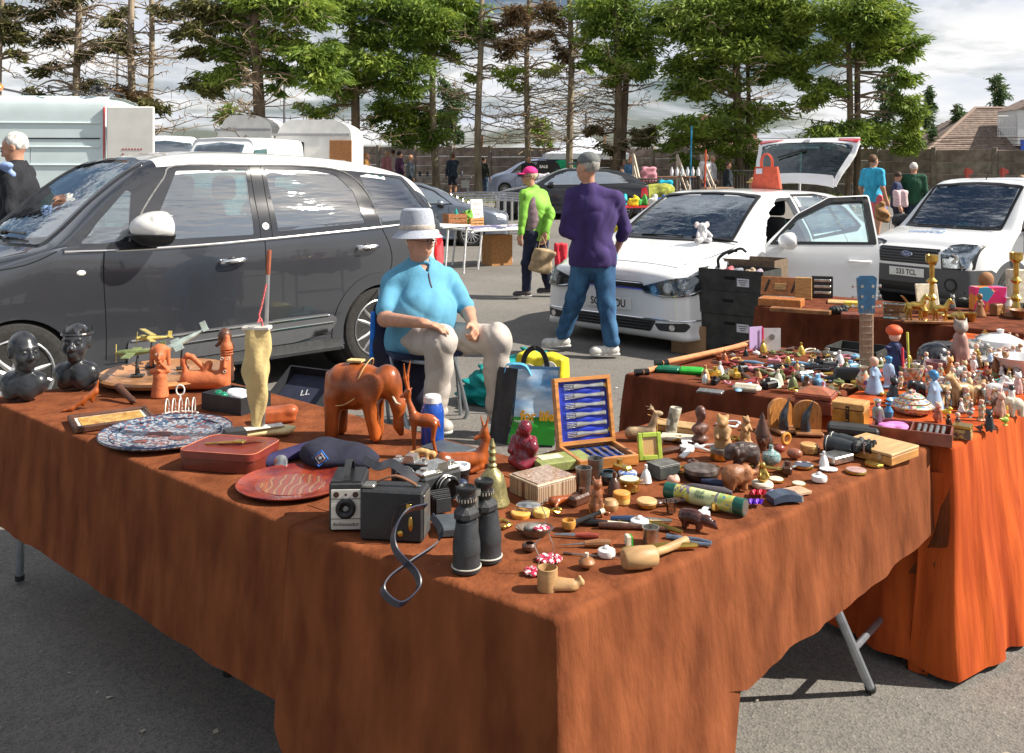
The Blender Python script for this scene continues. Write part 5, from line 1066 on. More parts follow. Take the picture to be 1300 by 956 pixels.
def hand(w,d,nrm,side,curl=.5,s=1.0,spread=.2):
 """prims of a hand: wrist w, direction d, palm normal nrm (palm side), side = +1/-1 which side the thumb leaves"""
 d=Vector(d).normalized();n=Vector(nrm);n=(n-d*n.dot(d)).normalized();t=d.cross(n)*side;w=Vector(w);o=[]
 pc=w+d*.055*s;o.append(('c',w,w+d*.03*s,.027*s,.028*s,.01));o.append(('b',pc,(.040*s,.014*s,.046*s),.012*s,np.array([list(t),list(n),list(d)]).T,.012))
 for i,(o_,ln)in enumerate(((-.031,.062),(-.011,.078),(.011,.084),(.031,.074))):
  ln*=s;ln*=1;b=w+d*.094*s+t*o_*s;a1=curl*.8;a2=curl*1.9;fd=(d+t*spread*o_*8).normalized()
  p1=b+(fd*cos(a1)+n*sin(a1))*ln*.48;p2=p1+(fd*cos(a2)+n*sin(a2))*ln*.32;a3=curl*2.5;p3=p2+(fd*cos(a3)+n*sin(a3))*ln*.22
  o+=[('c',b-d*.01*s,p1,.0105*s,.0095*s,.005),('c',p1,p2,.0095*s,.0088*s,.004),('c',p2,p3,.0088*s,.0075*s,.004)]
 b=w+d*.03*s+t*.03*s;p1=b+(t*.65+d*.7+n*.25).normalized()*.042*s;p2=p1+(t*.2+d*.9+n*.5*(.4+curl)).normalized()*.034*s
 o+=[('c',b,p1,.015*s,.012*s,.008),('c',p1,p2,.0118*s,.009*s,.004)];return o
def head_prims(c,f,s=1,nose=1,jaw=1):
 "c centre of skull, f facing direction"
 f=Vector((f[0],f[1],f[2]if len(f)>2 else 0)).normalized();r=f.cross(Vector((0,0,1))).normalized();u=r.cross(f);c=Vector(c)
 rot=np.array([list(r),list(f),list(u)]).T
 def p(x,y,z):return c+(r*x+f*y+u*z)*s
 o=[('e',p(0,-.012,.025),(.076*s,.094*s,.090*s),rot,.02),('e',p(0,.028,-.042),(.056*s*jaw,.064*s,.070*s),rot,.03),('e',p(0,.062,-.088),(.026*s,.022*s,.020*s),rot,.02),('c',p(0,.088,.008),p(0,.106,-.026),.008*s,.0125*s*nose,.012),('e',p(.011,.096,-.032),(.009*s,.010*s,.008*s),rot,.006),('e',p(-.011,.096,-.032),(.009*s,.010*s,.008*s),rot,.006),('c',p(-.038,.074,.026),p(.038,.074,.026),.011*s,.011*s,.012),('e',p(.040,.058,-.03),(.022*s,.02*s,.024*s),rot,.02),('e',p(-.040,.058,-.03),(.022*s,.02*s,.024*s),rot,.02),('-e',p(.030,.096,.004),(.016*s,.014*s,.011*s),rot,.01),('-e',p(-.030,.096,.004),(.016*s,.014*s,.011*s),rot,.01),('e',p(.030,.078,.003),(.0145*s,.013*s,.0125*s),rot,.003),('e',p(-.030,.078,.003),(.0145*s,.013*s,.0125*s),rot,.003),('c',p(-.020,.085,-.060),p(.020,.085,-.060),.0075*s,.0075*s,.006),('c',p(-.017,.084,-.072),p(.017,.084,-.072),.008*s,.008*s,.006),('-c',p(-.022,.099,-.066),p(.022,.099,-.066),.0035*s,.0035*s,.004)]
 for q in(-1,1):o+=[('e',p(.078*q,-.008,-.004),(.010*s,.022*s,.032*s),rot,.008),('-e',p(.090*q,-.002,.0),(.008*s,.011*s,.018*s),rot,.005)]
 return o,p,rot
def person(label,loc,rz=0,H=1.75,top=(.1,.1,.1),bot=(.05,.06,.1),hair=(.1,.06,.04),pose=None,res=.022,build=1.0,sleeves='long',shorts=False,cap=None,female=False,group=None,shoes=(.05,.05,.05),bare=False,longhair=False,topvar=.2,name='person',tw=1,pw=1,vcut=None,look=None,hat=None,fing=False,fold=.004,skin=None,jacketopen=None,root=None):
 k=H/1.75;r=root or thing(name,label,'person',loc,rz,group);b=build;sk=skin or SKIN
 J=dict(pelvis=(0,0,.95),chest=(0,0,1.28),neck=(0,.01,1.47),head=(0,-.02,1.625),shL=(.185,0,1.42),shR=(-.185,0,1.42),elL=(.24,.03,1.13),elR=(-.24,.03,1.13),wrL=(.24,-.08,.90),wrR=(-.24,-.08,.90),hipL=(.09,0,.92),hipR=(-.09,0,.92),knL=(.10,-.03,.50),knR=(-.10,-.03,.50),anL=(.10,.02,.09),anR=(-.10,.02,.09),f=(0,-1,0),tL=(0,-1,0),tR=(0,-1,0),hdL=None,hdR=None,belly=0)
 J.update(pose or{});
 for a in list(J):
  if a not in('f','tL','tR','belly','hdL','hdR','nL','nR','cL','cR'):J[a]=Vector(J[a])*k
 f=Vector(look or J['f']);fb=Vector(J['f']).normalized();rt=(J['shL']-J['shR']).normalized()
 rt=Vector((rt.x,rt.y,0)).normalized();fo_=Vector((-rt.y,rt.x,0));fo_=fo_ if fo_.dot(fb)>0 else-fo_;tor=np.array([list(rt),list(fo_),[0,0,1]]).T
 hp,hpt,hrot=head_prims(J['head'],f,k)
 P_,C_=J['pelvis'],J['chest'];wb=.9 if female else 1
 torso=[('e',C_,(.175*k*b*wb,.115*k*b,.19*k),tor,.06),('e',P_,(.165*k*b,.125*k*b,.14*k),tor,.06),('c',P_,C_,.135*k*b,.13*k*b,.06),('c',J['shL'],J['shR'],.052*k*b,.052*k*b,.06)]+[('c',J['neck']-Vector((0,0,.025*k)),J['neck'].lerp(J['sh'+q],.8)-Vector((0,0,.005)),.05*k,.045*k,.05)for q in 'LR']
 if J['belly']:torso+=[('e',(P_+C_)/2+fb*.10*J['belly'],(.19*k*b,.17*k*b*J['belly'],.17*k),tor,.06)]
 if female:torso+=[('e',C_+fb*.08+rt*.07+Vector((0,0,.0)),(.06,.055,.06),None,.03),('e',C_+fb*.08-rt*.07,(.06,.055,.06),None,.03)]
 neck=[('c',J['neck']-Vector((0,0,.04)),J['head']-Vector((0,0,.05*k)),.058*k*b**.3,.052*k,.03)]
 arms=[];hands=[]
 for s_ in 'LR':
  a,e,w=J['sh'+s_],J['el'+s_],J['wr'+s_];arms+=[('c',a,e,.054*k*b**.5,.045*k,.03),('c',e,w,.046*k,.030*k,.02)]
  d=Vector(J['hd'+s_])if J['hd'+s_]else(w-e);sd=(1 if s_=='R' else-1)
  nn=J.get('n'+s_)or tuple((Vector((0,0,0))+(-rt if s_=='L' else rt)))
  hands+=hand(w,d,nn,J.get('s'+s_,sd),J.get('c'+s_,.45),k)if fing else[('e',w+d.normalized()*.07,(.04,.04,.06),None,.03),('c',w,w+d.normalized()*.12,.03,.02,.02)]
 legs=[]
 for s_ in 'LR':legs+=[('c',J['hip'+s_],J['kn'+s_],.082*k*b**.5,.056*k,.04),('c',J['kn'+s_],J['an'+s_],.053*k,.038*k,.03)]
 def grow(L,e):return[(q[0],q[1],q[2],q[3]+e,q[4]+e,q[5])if q[0][-1]=='c' else(q[0],q[1],tuple(np.array(q[2])+e))+q[3:]for q in L]
 sobj('body',hp+neck+arms+hands+grow(torso,-.016)+(legs if shorts else grow(legs,-.012)),res if not fing else min(res,.0085),sk,r,.012)
 g=.014*k
 sl_=[]
 for s_ in 'LR':
  a,e,w=J['sh'+s_],J['el'+s_],J['wr'+s_]
  if sleeves=='long':sl_+=[('c',a,e,.064*k*b**.5,.056*k,.03),('c',e,e.lerp(w,.92),.056*k,.042*k,.02)]
  elif sleeves=='three':sl_+=[('c',a,e,.064*k*b**.5,.056*k,.03),('c',e,e.lerp(w,.45),.056*k,.05*k,.02)]
  else:sl_+=[('c',a,a.lerp(e,.78),.060*k*b**.5,.064*k,.03)]
 hem=P_+Vector((0,0,-.07*k))
 sh=grow(torso,g)+sl_+[('e',hem,(.175*k*b,.135*k*b,.09*k),tor,.04),('c',J['neck']-Vector((0,0,.05)),J['neck']+Vector((0,0,.012)),.078*k,.070*k,.02),('-c',J['neck']+Vector((0,0,.01)),J['neck']+Vector((0,0,.2)),.055*k,.06*k,.006),('-b',hem+Vector((0,0,-.22*k)),(.6,.6,.2*k),.01,None,.008)]
 if J['belly']:sh+=[('c',J['hip'+q],J['hip'+q].lerp(J['kn'+q],.22),.122*k,.112*k,.05)for q in 'LR']
 if vcut:q=J['neck']+fb*.075;sh+=[('-c',q+Vector((0,0,.03)),q+fb*.05-Vector((0,0,.055)),.042,.006,.006)]
 if isinstance(top,tuple):top=M('garment_'+label[:18],top,.85,var=topvar,ns=14,bump=.8,bs=13,bd=.03,st=(1,1,.5))
 tp=sobj('top',sh,max(res*.8,.009)if fing else res,top,r,.02,folds(26,.010,len(label),(1,1,.8))if fing else wob(26,fold,3,(1,1,.35)))
 if isinstance(bot,tuple):bot=M('legwear_'+label[:18],bot,.9,var=.25,ns=12,bump=.8,bs=12,bd=.03,st=(1,1,.5))
 tl=[]
 for s_ in 'LR':
  h,n,a=J['hip'+s_],J['kn'+s_],J['an'+s_]
  if shorts:tl+=[('c',h,h.lerp(n,.75),.098*k*b**.5,.085*k,.03)]
  else:tl+=[('c',h,n,.100*k*b**.5,.074*k*tw,.04),('c',n,n.lerp(a,.93),.074*k*tw,.062*k*tw,.04),('-b',a+Vector((0,0,-.085*k)),(.14,.14,.07*k),.01,None,.006)]
 tl+=[('e',P_,(.176*k*b*pw,.137*k*b*pw,.155*k*pw),tor,.05)]
 sobj('trousers' if not shorts else 'shorts',tl,max(res*.8,.009)if fing else res,bot,r,.03,folds(28,.010,len(label)+1,(.8,.8,1.1))if fing else wob(30,fold*.7,5,(1,1,.45)))
 if not bare:
  sm=M('shoe_'+label[:18],shoes,.6,var=.2)
  for s_ in 'LR':
   a=J['an'+s_];t=Vector(J['t'+s_]).normalized();z=a.z-.055*k;q=Vector((a.x,a.y,0));lo=Vector((0,0,a.z-.09*k))
   o=sobj('shoe',[('e',q+lo+t*.14*k+Vector((0,0,.035*k)),(.045*k,.045*k,.034*k),None,.03),('c',q+lo-t*.03*k+Vector((0,0,.042*k)),q+lo+t*.13*k+Vector((0,0,.036*k)),.042*k,.038*k,.03),('c',q+lo+Vector((0,0,.09*k)),q+lo+Vector((0,0,.05*k)),.045*k,.045*k,.02),('-b',q+lo+Vector((0,0,-.05)),(.5,.5,.05),.002,None,.002)],.012 if fing else .016,sm,r)
   b2=B();b2.tube([q+lo-t*.05*k+Vector((0,0,.008)),q+lo+t*.17*k+Vector((0,0,.008))],[.040*k,.044*k],12,sq=1);
   so=sobj('sole',[('c',q+lo-t*.04*k+Vector((0,0,.012)),q+lo+t*.145*k+Vector((0,0,.012)),.040*k,.043*k),('-b',q+lo+Vector((0,0,.062)),(.4,.4,.044),.001,None,.001),('-b',q+lo+Vector((0,0,-.05)),(.4,.4,.05),.001,None,.001)],.01,M('pale_sole',(.5,.5,.48),.7),o,.002)
 if fing:
  for s_ in(-1,1):
   b_=B();b_.ell(hpt(.030*s_,.092,.003),(.0075*k,)*3,8);b_.obj('eye',M('iris',(.03,.025,.02),.2,coat=1),r)
   b_=B();b_.tube([hpt(.014*s_,.088,.019),hpt(.030*s_,.091,.024),hpt(.047*s_,.080,.020)],.0035*k,5);b_.obj('eyebrow',M('brow',(.16,.12,.09),.9),r)
  b_=B();b_.tube([hpt(-.02,.084,-.065),hpt(0,.0925,-.063),hpt(.02,.084,-.065)],.0045*k,5);b_.obj('lips',M('lips',(.36,.12,.09),.5),r)
 if hair is not None:
  hm=M('hair_%02d%02d%02d'%tuple(int(x*99)for x in hair),hair,.7,var=.4,ns=60,st=(1,1,.3),bump=.5,bs=120)
  hh=[('e',hpt(0,-.022,.034),(.084*k,.094*k,.092*k),hrot,.01),('-e',hpt(0,.11,-.05),(.10*k,.085*k,.11*k),hrot,.02),('-b',hpt(0,0,-.13),(.2,.2,.075),.01,None,.02)]
  if longhair:hh=[('e',hpt(0,-.022,.034),(.086*k,.096*k,.092*k),hrot,.01),('e',hpt(0,-.055,-.07),(.085*k,.055*k,.13*k),hrot,.03),('-e',hpt(0,.11,-.05),(.075*k,.085*k,.12*k),hrot,.02)]
  sobj('hair',hh,.012 if fing else .018,hm,r,.01,wob(70,.004,9,(1,1,.4)))
 if cap is not None:
  cm=M('cap_%02d%02d%02d'%tuple(int(x*99)for x in cap),cap,.8,var=.15,ns=50)
  cp=sobj('cap',[('e',hpt(0,-.012,.052),(.092*k,.104*k,.088*k),hrot,.01),('-b',hpt(0,0,-.04),(.2,.2,.08*k),.004,hrot,.006)],.011 if fing else .016,cm,r,.01)
  sobj('cap_peak',[('e',hpt(0,.115,.036),(.072*k,.075*k,.012*k),hrot@np.array(RX(8))if False else hrot,.01)],.009 if fing else .014,cm,cp)
 return r,hpt,hrot,J,f
def col(s):return hexc(s)
def seated():
 O=Vector((PY(530,400,5.8).x,5.8,0))
 def j(px,py,Y):return tuple(PY(px,py,Y)-O)
 f=Vector((.42,-.91,0))
 pose=dict(pelvis=j(527,424,5.86),chest=j(533,366,5.86),neck=j(533,336,5.87),head=j(531,305,5.80),shR=j(499,360,5.80),shL=j(570,357,5.98),elR=j(489,405,5.62),wrR=j(535,410,5.36),elL=j(594,396,5.88),wrL=j(600,411,5.66),hipR=j(515,432,5.78),hipL=j(553,430,5.90),knR=j(560,432,5.40),knL=j(630,430,5.62),anR=j(552,523,5.50),anL=j(632,519,5.70),f=tuple(f),tR=(.5,-.85,0),tL=(.85,-.5,0),belly=1.08,hdR=(.9,-.3,-.12),hdL=(.25,-.8,-.45),nR=(0,0,-1),nL=(-.8,-.1,-.6),cR=.30,cL=1.05)
 SH=M('sky_blue_polo',(.10,.31,.46),.85,var=.12,ns=10,bump=.25,bs=9,bd=.03,st=(1,1,.7));TR=M('stone_trousers',(.45,.40,.36),.85,var=.12,ns=10,bump=.3,bs=14,bd=.02,st=(1,1,.5))
 r,hp,hr,J,ff=person('heavy man in sky blue polo shirt and pale sun hat seated on a folding chair',O,0,1.75,SH,TR,(.55,.52,.47),pose,.011,1.04,'short',fing=True,shoes=(.42,.38,.34),look=(.86,-.5,-.03),fold=.006,tw=1.14,pw=.8,vcut=1)
 HATM=M('pale_denim_hat',(.38,.41,.48),.9,var=.12,ns=60,bump=.2,bs=300);BAND=M('hat_band',(.48,.43,.38),.9)
 c=hp(0,-.01,.056);up=hp(0,-.05,1)-hp(0,0,0);q=up.to_track_quat('Z','Y').to_matrix()@RZ(0)
 b=B();b.lathe([(.150,-.040),(.153,-.038),(.118,-.004),(.104,.012),(.104,.045),(.098,.10),(.090,.132),(.078,.142),(.05,.138),(.0,.130)],40,sy=1.08,m=q,c=c);b.lathe([(.144,-.034),(.101,.006),(.0,.02)],40,sy=1.08,m=q,c=c);b.obj('sun_hat',HATM,r)
 b=B();b.lathe([(.1065,.012),(.1075,.014),(.1065,.040),(.105,.042)],40,sy=1.08,m=q,c=c);b.obj('hat_band',BAND,r)
 b=B()
 for s_ in(-1,1):
  cc=hp(.032*s_,.106,.0);rr=(hp(1,0,0)-hp(0,0,0)).normalized();uu=(hp(0,0,1)-hp(0,0,0)).normalized()
  b.tube([cc+rr*.023*cos(a)+uu*.015*sin(a)for a in np.linspace(0,2*pi,17)[:-1]],.0016,5,closed=True);b.tube([cc+rr*.023*s_,hp(.08*s_,.02,.008),hp(.086*s_,-.03,.0)],.0018,5)
 b.tube([hp(-.009,.107,.003),hp(.009,.107,.003)],.0015,5);b.obj('spectacles',BLK,r)
 b=B();nk=J['neck'];ring=[]
 for k in range(15):
  a=R(-60+300*k/14);d=Vector((cos(a),sin(a),0));m=(Matrix.Rotation(math.atan2(f.y,f.x)+R(150),3,'Z'));ring.append(nk+m@d*(.084+.006*(k%14==0))+Vector((0,0,.022)))
 ring=[q+Vector((0,0,-.022 if k in(0,14)else 0))for k,q in enumerate(ring)];b.tube(bez(ring,2),.013,8);b.obj('collar',SH,r)
 tm=next(o for o in r.children if o.name.startswith('top')).data;bv=BVHTree.FromPolygons([v.co for v in tm.vertices],[p.vertices[:]for p in tm.polygons])
 def onto(q):h=bv.ray_cast(q+f*1.0,-f);return(h[0]or q)+f*.003
 b=B();pl=[onto(nk+Vector((.01,0,-.004-.02*i)))for i in range(7)];b.tube(pl,.004,6);b.obj('placket',M('placket',(.10,.06,.07),.8),r)
 ch=thing('folding_chair','tubular folding chair with the seated man in a sky blue polo on it','chair',O)
 def w(px,py,Y):return PY(px,py,Y)-O
 b=B();b.tube(bez([w(496,452,5.75),w(500,470,5.72),w(512,520,5.62),w(520,556,5.55)],6),.012,8);b.obj('leg',STEEL,ch)
 b=B();b.tube(bez([w(520,556,5.55)+V3(.02,0,0),w(530,553,5.6),w(575,540,6.0),w(592,528,6.05),w(590,508,6.02),w(575,450,5.95)],6),.012,8);b.obj('leg',STEEL,ch)
 b=B();b.tube(bez([w(500,452,5.72),w(520,458,5.62),w(545,460,5.58),w(560,455,5.7)],6),.014,8);b.obj('seat_rail',STEEL,ch)
 b=B();z=w(530,447,5.75).z;b.box((0.02,.0,z-.0),(.44,.40,.03),.014,RZ(20));b.obj('seat',M('navy_seat',(.012,.02,.06),.7),ch)
 b=B()
 for x0,Y in((482,5.92),(574,6.12)):b.tube([w(x0,365,Y),w(x0+4,450,Y-.05),w(x0+12,540,Y+.05)],.012,8)
 b.obj('back_frame',STEEL,ch)
 sobj('backrest',[('b',w(524,400,6.08),(.24,.02,.14),.018,RZ(-5),.01)],.02,M('navy_seat',(.012,.02,.06),.7),ch)
 cm=M('navy_coat',(.012,.012,.035),.85,var=.3,ns=12)
 jk=thing('coat','navy coat with bright blue edge hung over the chair back behind the seated man','coat',O)
 sobj('coat_cloth',[('c',w(482,392,5.93),w(486,462,5.90),.055,.075),('c',w(486,440,5.84),w(505,470,5.78),.06,.06),('c',w(500,470,5.85),w(545,520,5.95),.09,.07),('c',w(530,470,5.95),w(548,520,5.95),.1,.08)],.016,cm,jk,.05,wob(30,.008,2,(1,1,.3)))
 sobj('coat_lining',[('c',w(474,398,5.88),w(473,452,5.86),.018,.022)],.01,M('bright_blue',(.01,.16,.62),.7),jk,.02)
seated()
def purple():
 O=Vector((PY(752,400,8.2).x,8.2,gz(.72,8.2)))
 def j(px,py,Y):return tuple((PY(px,py,Y)-O)/(1.8/1.75))
 pose=dict(pelvis=j(752,324,8.2),chest=j(753,272,8.2),neck=j(748,238,8.2),head=j(746,213,8.17),shL=j(727,250,8.22),shR=j(781,253,8.18),elL=j(718,292,8.18),wrL=j(736,304,8.16),elR=j(793,290,8.28),wrR=j(785,312,8.42),hipL=j(742,330,8.2),hipR=j(766,330,8.2),knL=j(730,380,8.25),knR=j(770,386,8.12),anL=j(714,427,8.35),anR=j(776,437,8.05),f=(-.2,1,0),tL=(-.95,-.15,0),tR=(-.8,-.1,0),hdL=(.3,.2,-.9))
 person('man in purple fleece, blue jeans and grey tweed cap standing with his back turned',O,0,1.8,M('purple_fleece',(.045,.025,.115),.9,var=.22,ns=9,bump=.3,bs=14,bd=.02,st=(1,1,.4)),M('blue_jeans',(.02,.08,.20),.85,var=.35,ns=9,bump=.3,bs=16,bd=.02,st=(1,1,.5),c2=(.045,.14,.27)),(.35,.33,.3),pose,.011,1.14,'three',cap=(.13,.14,.14),fing=True,shoes=(.62,.60,.56),look=(-.75,.6,0),fold=.006)
purple()
def woman():
 O=Vector((PY(680,300,12.0).x,12.0,gz(.3,12)))
 def j(px,py,Y):return tuple((PY(px,py,Y)-O)/(1.66/1.75))
 pose=dict(pelvis=j(681,296,12),chest=j(679,262,12),neck=j(677,240,12),head=j(672,224,11.98),shL=j(666,248,11.85),shR=j(689,248,12.12),elL=j(664,275,11.82),wrL=j(661,297,11.8),elR=j(699,272,11.9),wrR=j(692,296,11.8),hipL=j(675,300,11.9),hipR=j(686,300,12.05),knL=j(669,335,11.9),knR=j(690,336,12.05),anL=j(668,368,11.9),anR=j(698,364,12.1),f=(-.9,-.4,0),tL=(-.97,-.2,0),tR=(-.9,-.2,0),hdR=(-.1,0,-1))
 r,hp,hr,J,f=person('woman in lime green jacket and bright pink cap walking with a paper bag',O,0,1.66,M('lime_jacket',(.20,.45,.05),.7,var=.15,ns=9,bump=.3,bs=14,bd=.02,st=(1,1,.5)),(.012,.016,.04),(.5,.4,.28),pose,.012,1.08,'long',cap=(.75,.03,.22),female=True,fing=True,shoes=(.06,.05,.05),look=(-.95,-.3,0),fold=.007)
 fr=Vector((-.95,-.3,0)).normalized();sd=Vector((.3,-.95,0)).normalized();mid=(J['pelvis']+J['chest'])/2
 sobj('jumper',[('e',mid+fr*.085+sd*.085+V3(0,0,.05),(.10,.085,.30),None,.03)],.014,M('mauve_jumper',(.22,.15,.17),.85,bump=.2),r,.02,wob(30,.003,2))
 b=B()
 for s_ in(-1,1):cc=hp(.03*s_,.105,.0);rr=(hp(1,0,0)-hp(0,0,0)).normalized();b.tube([cc+rr*.024*cos(a)+V3(0,0,.017*sin(a))for a in np.linspace(0,2*pi,13)[:-1]],.003,4,closed=True);b.tube([cc+rr*.022*s_,hp(.084*s_,-.01,.006)],.003,4)
 b.obj('spectacles',BLK,r)
 kb=thing('paper_bag','crumpled brown paper carrier held by the woman in the lime jacket','bag',PY(688,340,11.78))
 sobj('bag',[('b',(0,0,.09),(.14,.06,.15),.02,RY(14),.01)],.016,M('kraft',(.36,.26,.15),.8,var=.2,ns=14,bump=.5,bs=20),kb,.01,wob(30,.012,4))
 b=B();b.tube(bez([(-.05,-.03,.24),(.0,-.03,.40),(.06,-.03,.24)],6),.006,5);b.obj('handle',M('kraft',(0,0,0)),kb)
woman()
W_=(.0,.0,.0)
def far(label,px,head_y,Y,facing=180,**k):
 "head_y: pixel row of the crown of the head"
 H=k.pop('H',1.72);X=(px-650)*Y/FP;z=HC-(head_y-HZ)*Y/FP-H;return person(label,(X,Y,z),R(facing),H,group=k.pop('group','shoppers in the distance'),**k)
far('silver haired man in a black leather jacket at the left edge before the pale van',22,168,7.5,280,H=1.76,top=(.012,.013,.018),bot=(.03,.03,.04),hair=(.62,.60,.56),res=.014,fing=True,group=None,build=1.05,pose=dict(elR=(-.22,-.1,1.15),wrR=(-.12,-.3,1.1)),look=(0,-.9,-.35))
o=thing('camera_strap_roll','pale blue scarf at the collar of the silver haired man','scarf',PY(20,212,7.38));sobj('scarf_cloth',[('c',(-.03,-.12,0),(.03,-.10,-.06),.03,.025),('e',(.0,-.13,.01),(.05,.03,.03))],.01,M('pale_blue_cotton',(.25,.35,.62),.8),o,.02)
far('woman with dark hair in a maroon top in the group behind the grey car',507,192,34,120,top=(.10,.04,.10),hair=(.02,.015,.015),female=True)
far('woman in a pink patterned top in the group behind the grey car',491,191,35,60,top=(.5,.2,.22),hair=(.5,.38,.28),female=True)
far('woman in a white top between two companions behind the grey car',499,190,35.6,200,top=(.6,.5,.45),hair=(.06,.03,.02),female=True)
far('pink faced man in grey jacket standing alone right of the chatting group',521,196,33,100,top=(.12,.14,.18),hair=None)
far('person in orange brown clothes by the cardboard boxes behind the grey car roof',465,194,33,90,top=(.4,.2,.06),hair=(.35,.16,.05))
far('man in navy jacket and shorts behind the trestle table of shoes',575,195,35,200,top=(.03,.045,.07),shorts=True,bot=(.03,.035,.05),hair=(.2,.08,.04),pose=dict(elR=(-.2,-.15,1.3),wrR=(-.08,-.12,1.52)))
far('person in a dark top and blue jeans half hidden by a grey tree trunk',614,199,37,150,top=(.04,.04,.03),bot=(.06,.10,.16),hair=(.05,.03,.02))
far('dark clad man standing just behind the woman in the pink cap',671,198,34,10,top=(.03,.03,.035),hair=(.1,.06,.04))
far('woman in denim jacket and white skirt near the leaning twin trunk',801,199,31,20,top=(.07,.16,.28),bot=(.6,.58,.55),hair=(.35,.15,.05),female=True,longhair=True)
far('woman in a pink dress partly behind the leaning twin trunk',792,203,33,10,top=(.5,.35,.35),bot=(.5,.4,.4),hair=(.35,.25,.15),female=True,longhair=True)
far('balding man in white shirt and blue trousers left of the dark layered pine',896,195,30,30,top=(.6,.6,.62),bot=(.05,.10,.18),hair=(.4,.3,.22))
far('woman in pale grey top standing close behind the balding man',904,197,31,60,top=(.45,.43,.45),bot=(.06,.1,.18),hair=(.45,.35,.2),female=True,longhair=True)
far('person in dark top beside the trunk of the dark layered pine',924,205,30,90,top=(.02,.03,.04),bot=(.05,.1,.16),hair=(.08,.05,.03))
far('man in sandy cap and pale jacket just beyond the white hatchback roof',957,226,18.5,300,H=1.7,top=(.3,.28,.26),hair=(.3,.2,.1),cap=(.45,.33,.12))
far('person in bright turquoise top and pink shorts beside the raised tailgate',1108,196,17,120,top=(.04,.4,.62),shorts=True,bot=(.75,.16,.2),hair=(.12,.06,.03),sleeves='short',female=True)
far('dark haired boy in navy T shirt looking down left of the green jersey man',1139,218,19.5,60,H=1.5,top=(.03,.04,.10),bot=(.03,.03,.05),hair=(.05,.03,.02),sleeves='short',look=(.2,-.9,-.6))
far('white haired man in bottle green jersey behind the small white van',1160,206,19.5,150,H=1.72,top=(.012,.07,.035),bot=(.025,.04,.07),hair=(.65,.6,.55),build=1.15)
far('pink shirted person at the far right above the small white van roof',1297,222,21,180,top=(.6,.2,.18),hair=(.4,.25,.15))
far('person in red top browsing beyond the black hatchback',789,215,28,200,top=(.3,.05,.06),hair=(.2,.1,.05))
CARD=M('cardboard',(.36,.215,.115),.85,var=.12,ns=8,bump=.1);CARDD=M('dark_card',(.035,.036,.034),.75,var=.3,ns=10);PAPER=M('paper_label',(.62,.62,.68),.7,var=.08)
PINE=M('pine',(.50,.27,.10),.5,var=.25,ns=6,st=(1,8,8));ALU=M('aluminium',(.55,.56,.58),.3,.9,var=.1)
def carton(name,label,c,d,rz=0,mat=None,group=None,slots=True,flaps=False,lab=True,cat='box',open_=False):
 "open topped carton: c = base centre world"
 mat=mat or CARD;r=thing(name,label,cat,c,rz,group);x,y,z=d;t=.006;b=B()
 b.box((0,-y/2+t/2,z/2),(x,t,z));b.box((0,y/2-t/2,z/2),(x,t,z));b.box((-x/2+t/2,0,z/2),(t,y-2*t-.001,z));b.box((x/2-t/2,0,z/2),(t,y-2*t-.001,z));b.box((0,0,t/2+.001),(x-.014,y-.014,t))
 if not open_:b.box((0,-y/4,z+.003),(x-.002,y/2-.004,t),m=None);b.box((0,y/4,z+.003),(x-.002,y/2-.004,t))
 b.obj('walls',mat,r,smooth=False)
 if slots:
  b=B();b.box((0,-y/2-.001,z*.62),(.10,.004,.025),.008);b.box((-x/2-.001,0,z*.62),(.004,.09,.025));b.obj('hand_hole',M('hole_dark',(.004,.004,.004),.9),r)
 if lab:
  b=B();b.box((x*.2,-y/2-.002,z*.45),(.11,.002,.07));l_=b.obj('paper_label',PAPER,r,smooth=False)
  for i in range(3):b=B();b.box((x*.2,-y/2-.0038,z*.45+.018-.018*i),(.085-.02*i,.001,.006));b.obj('print',WINK,l_,smooth=False)
 return r
base=G(938,452);zz=base.z;ro=R(-38)
for i,(dx,lab)in enumerate([(0,'bottom black produce carton of the stack by the white hatchback'),(.006,'second black produce carton from the bottom of the stack, printed label'),(-.01,'third black carton up the stack with a torn brown patch'),(.008,'top black produce carton of the stack, open and filled with wrapped bric a brac')]):
 carton('produce_carton',lab,(base.x+dx,base.y,zz),(.60,.40,.19),ro,CARDD,'black produce cartons stacked by the far table',open_=(i==3),lab=(i in(1,3)));zz+=.196
carton('produce_carton','small open cardboard tray raised behind the top black carton',(base.x+.18,base.y+.38,zz-.19),(.62,.36,.24),ro+.05,M('dull_brown_card',(.14,.10,.065),.85),None,open_=True,lab=False)
rs=random.Random(2)
for i,(c_,nm)in enumerate([((.5,.5,.52),'crumpled pale newspaper parcel at the left of the top black carton'),((.45,.12,.14),'red and white wrapped ornament in the top black carton'),((.30,.32,.38),'bluish wrapped glass piece in the top black carton'),((.6,.45,.3),'peach coloured wrapped bundle in the top black carton'),((.35,.28,.36),'mauve tissue wrapped cup at the right of the top black carton')]):
 p=Vector((base.x,base.y,zz-.06))+Matrix.Rotation(ro,3,'Z')@Vector((-.2+.1*i,-.05+.06*(i%2),0));o=sobj('wrapped_parcel',[('e',(0,0,0),(.055,.05,.05)),('e',(.03,.01,.03),(.03,.03,.03))],.009,M('parcel_%d'%i,c_,.7,var=.35,ns=30),None,.02,wob(60,.008,i),p);tag(o,nm,'parcel','wrapped pieces in the top carton')
r=thing('trolley','folded luggage trolley with black grip standing against the black cartons','trolley',G(921,452));b=B();b.tube([(0,0,.01),(-.03,0,.5),(-.06,0,.78)],.008,8);b.obj('frame',ALU,r)
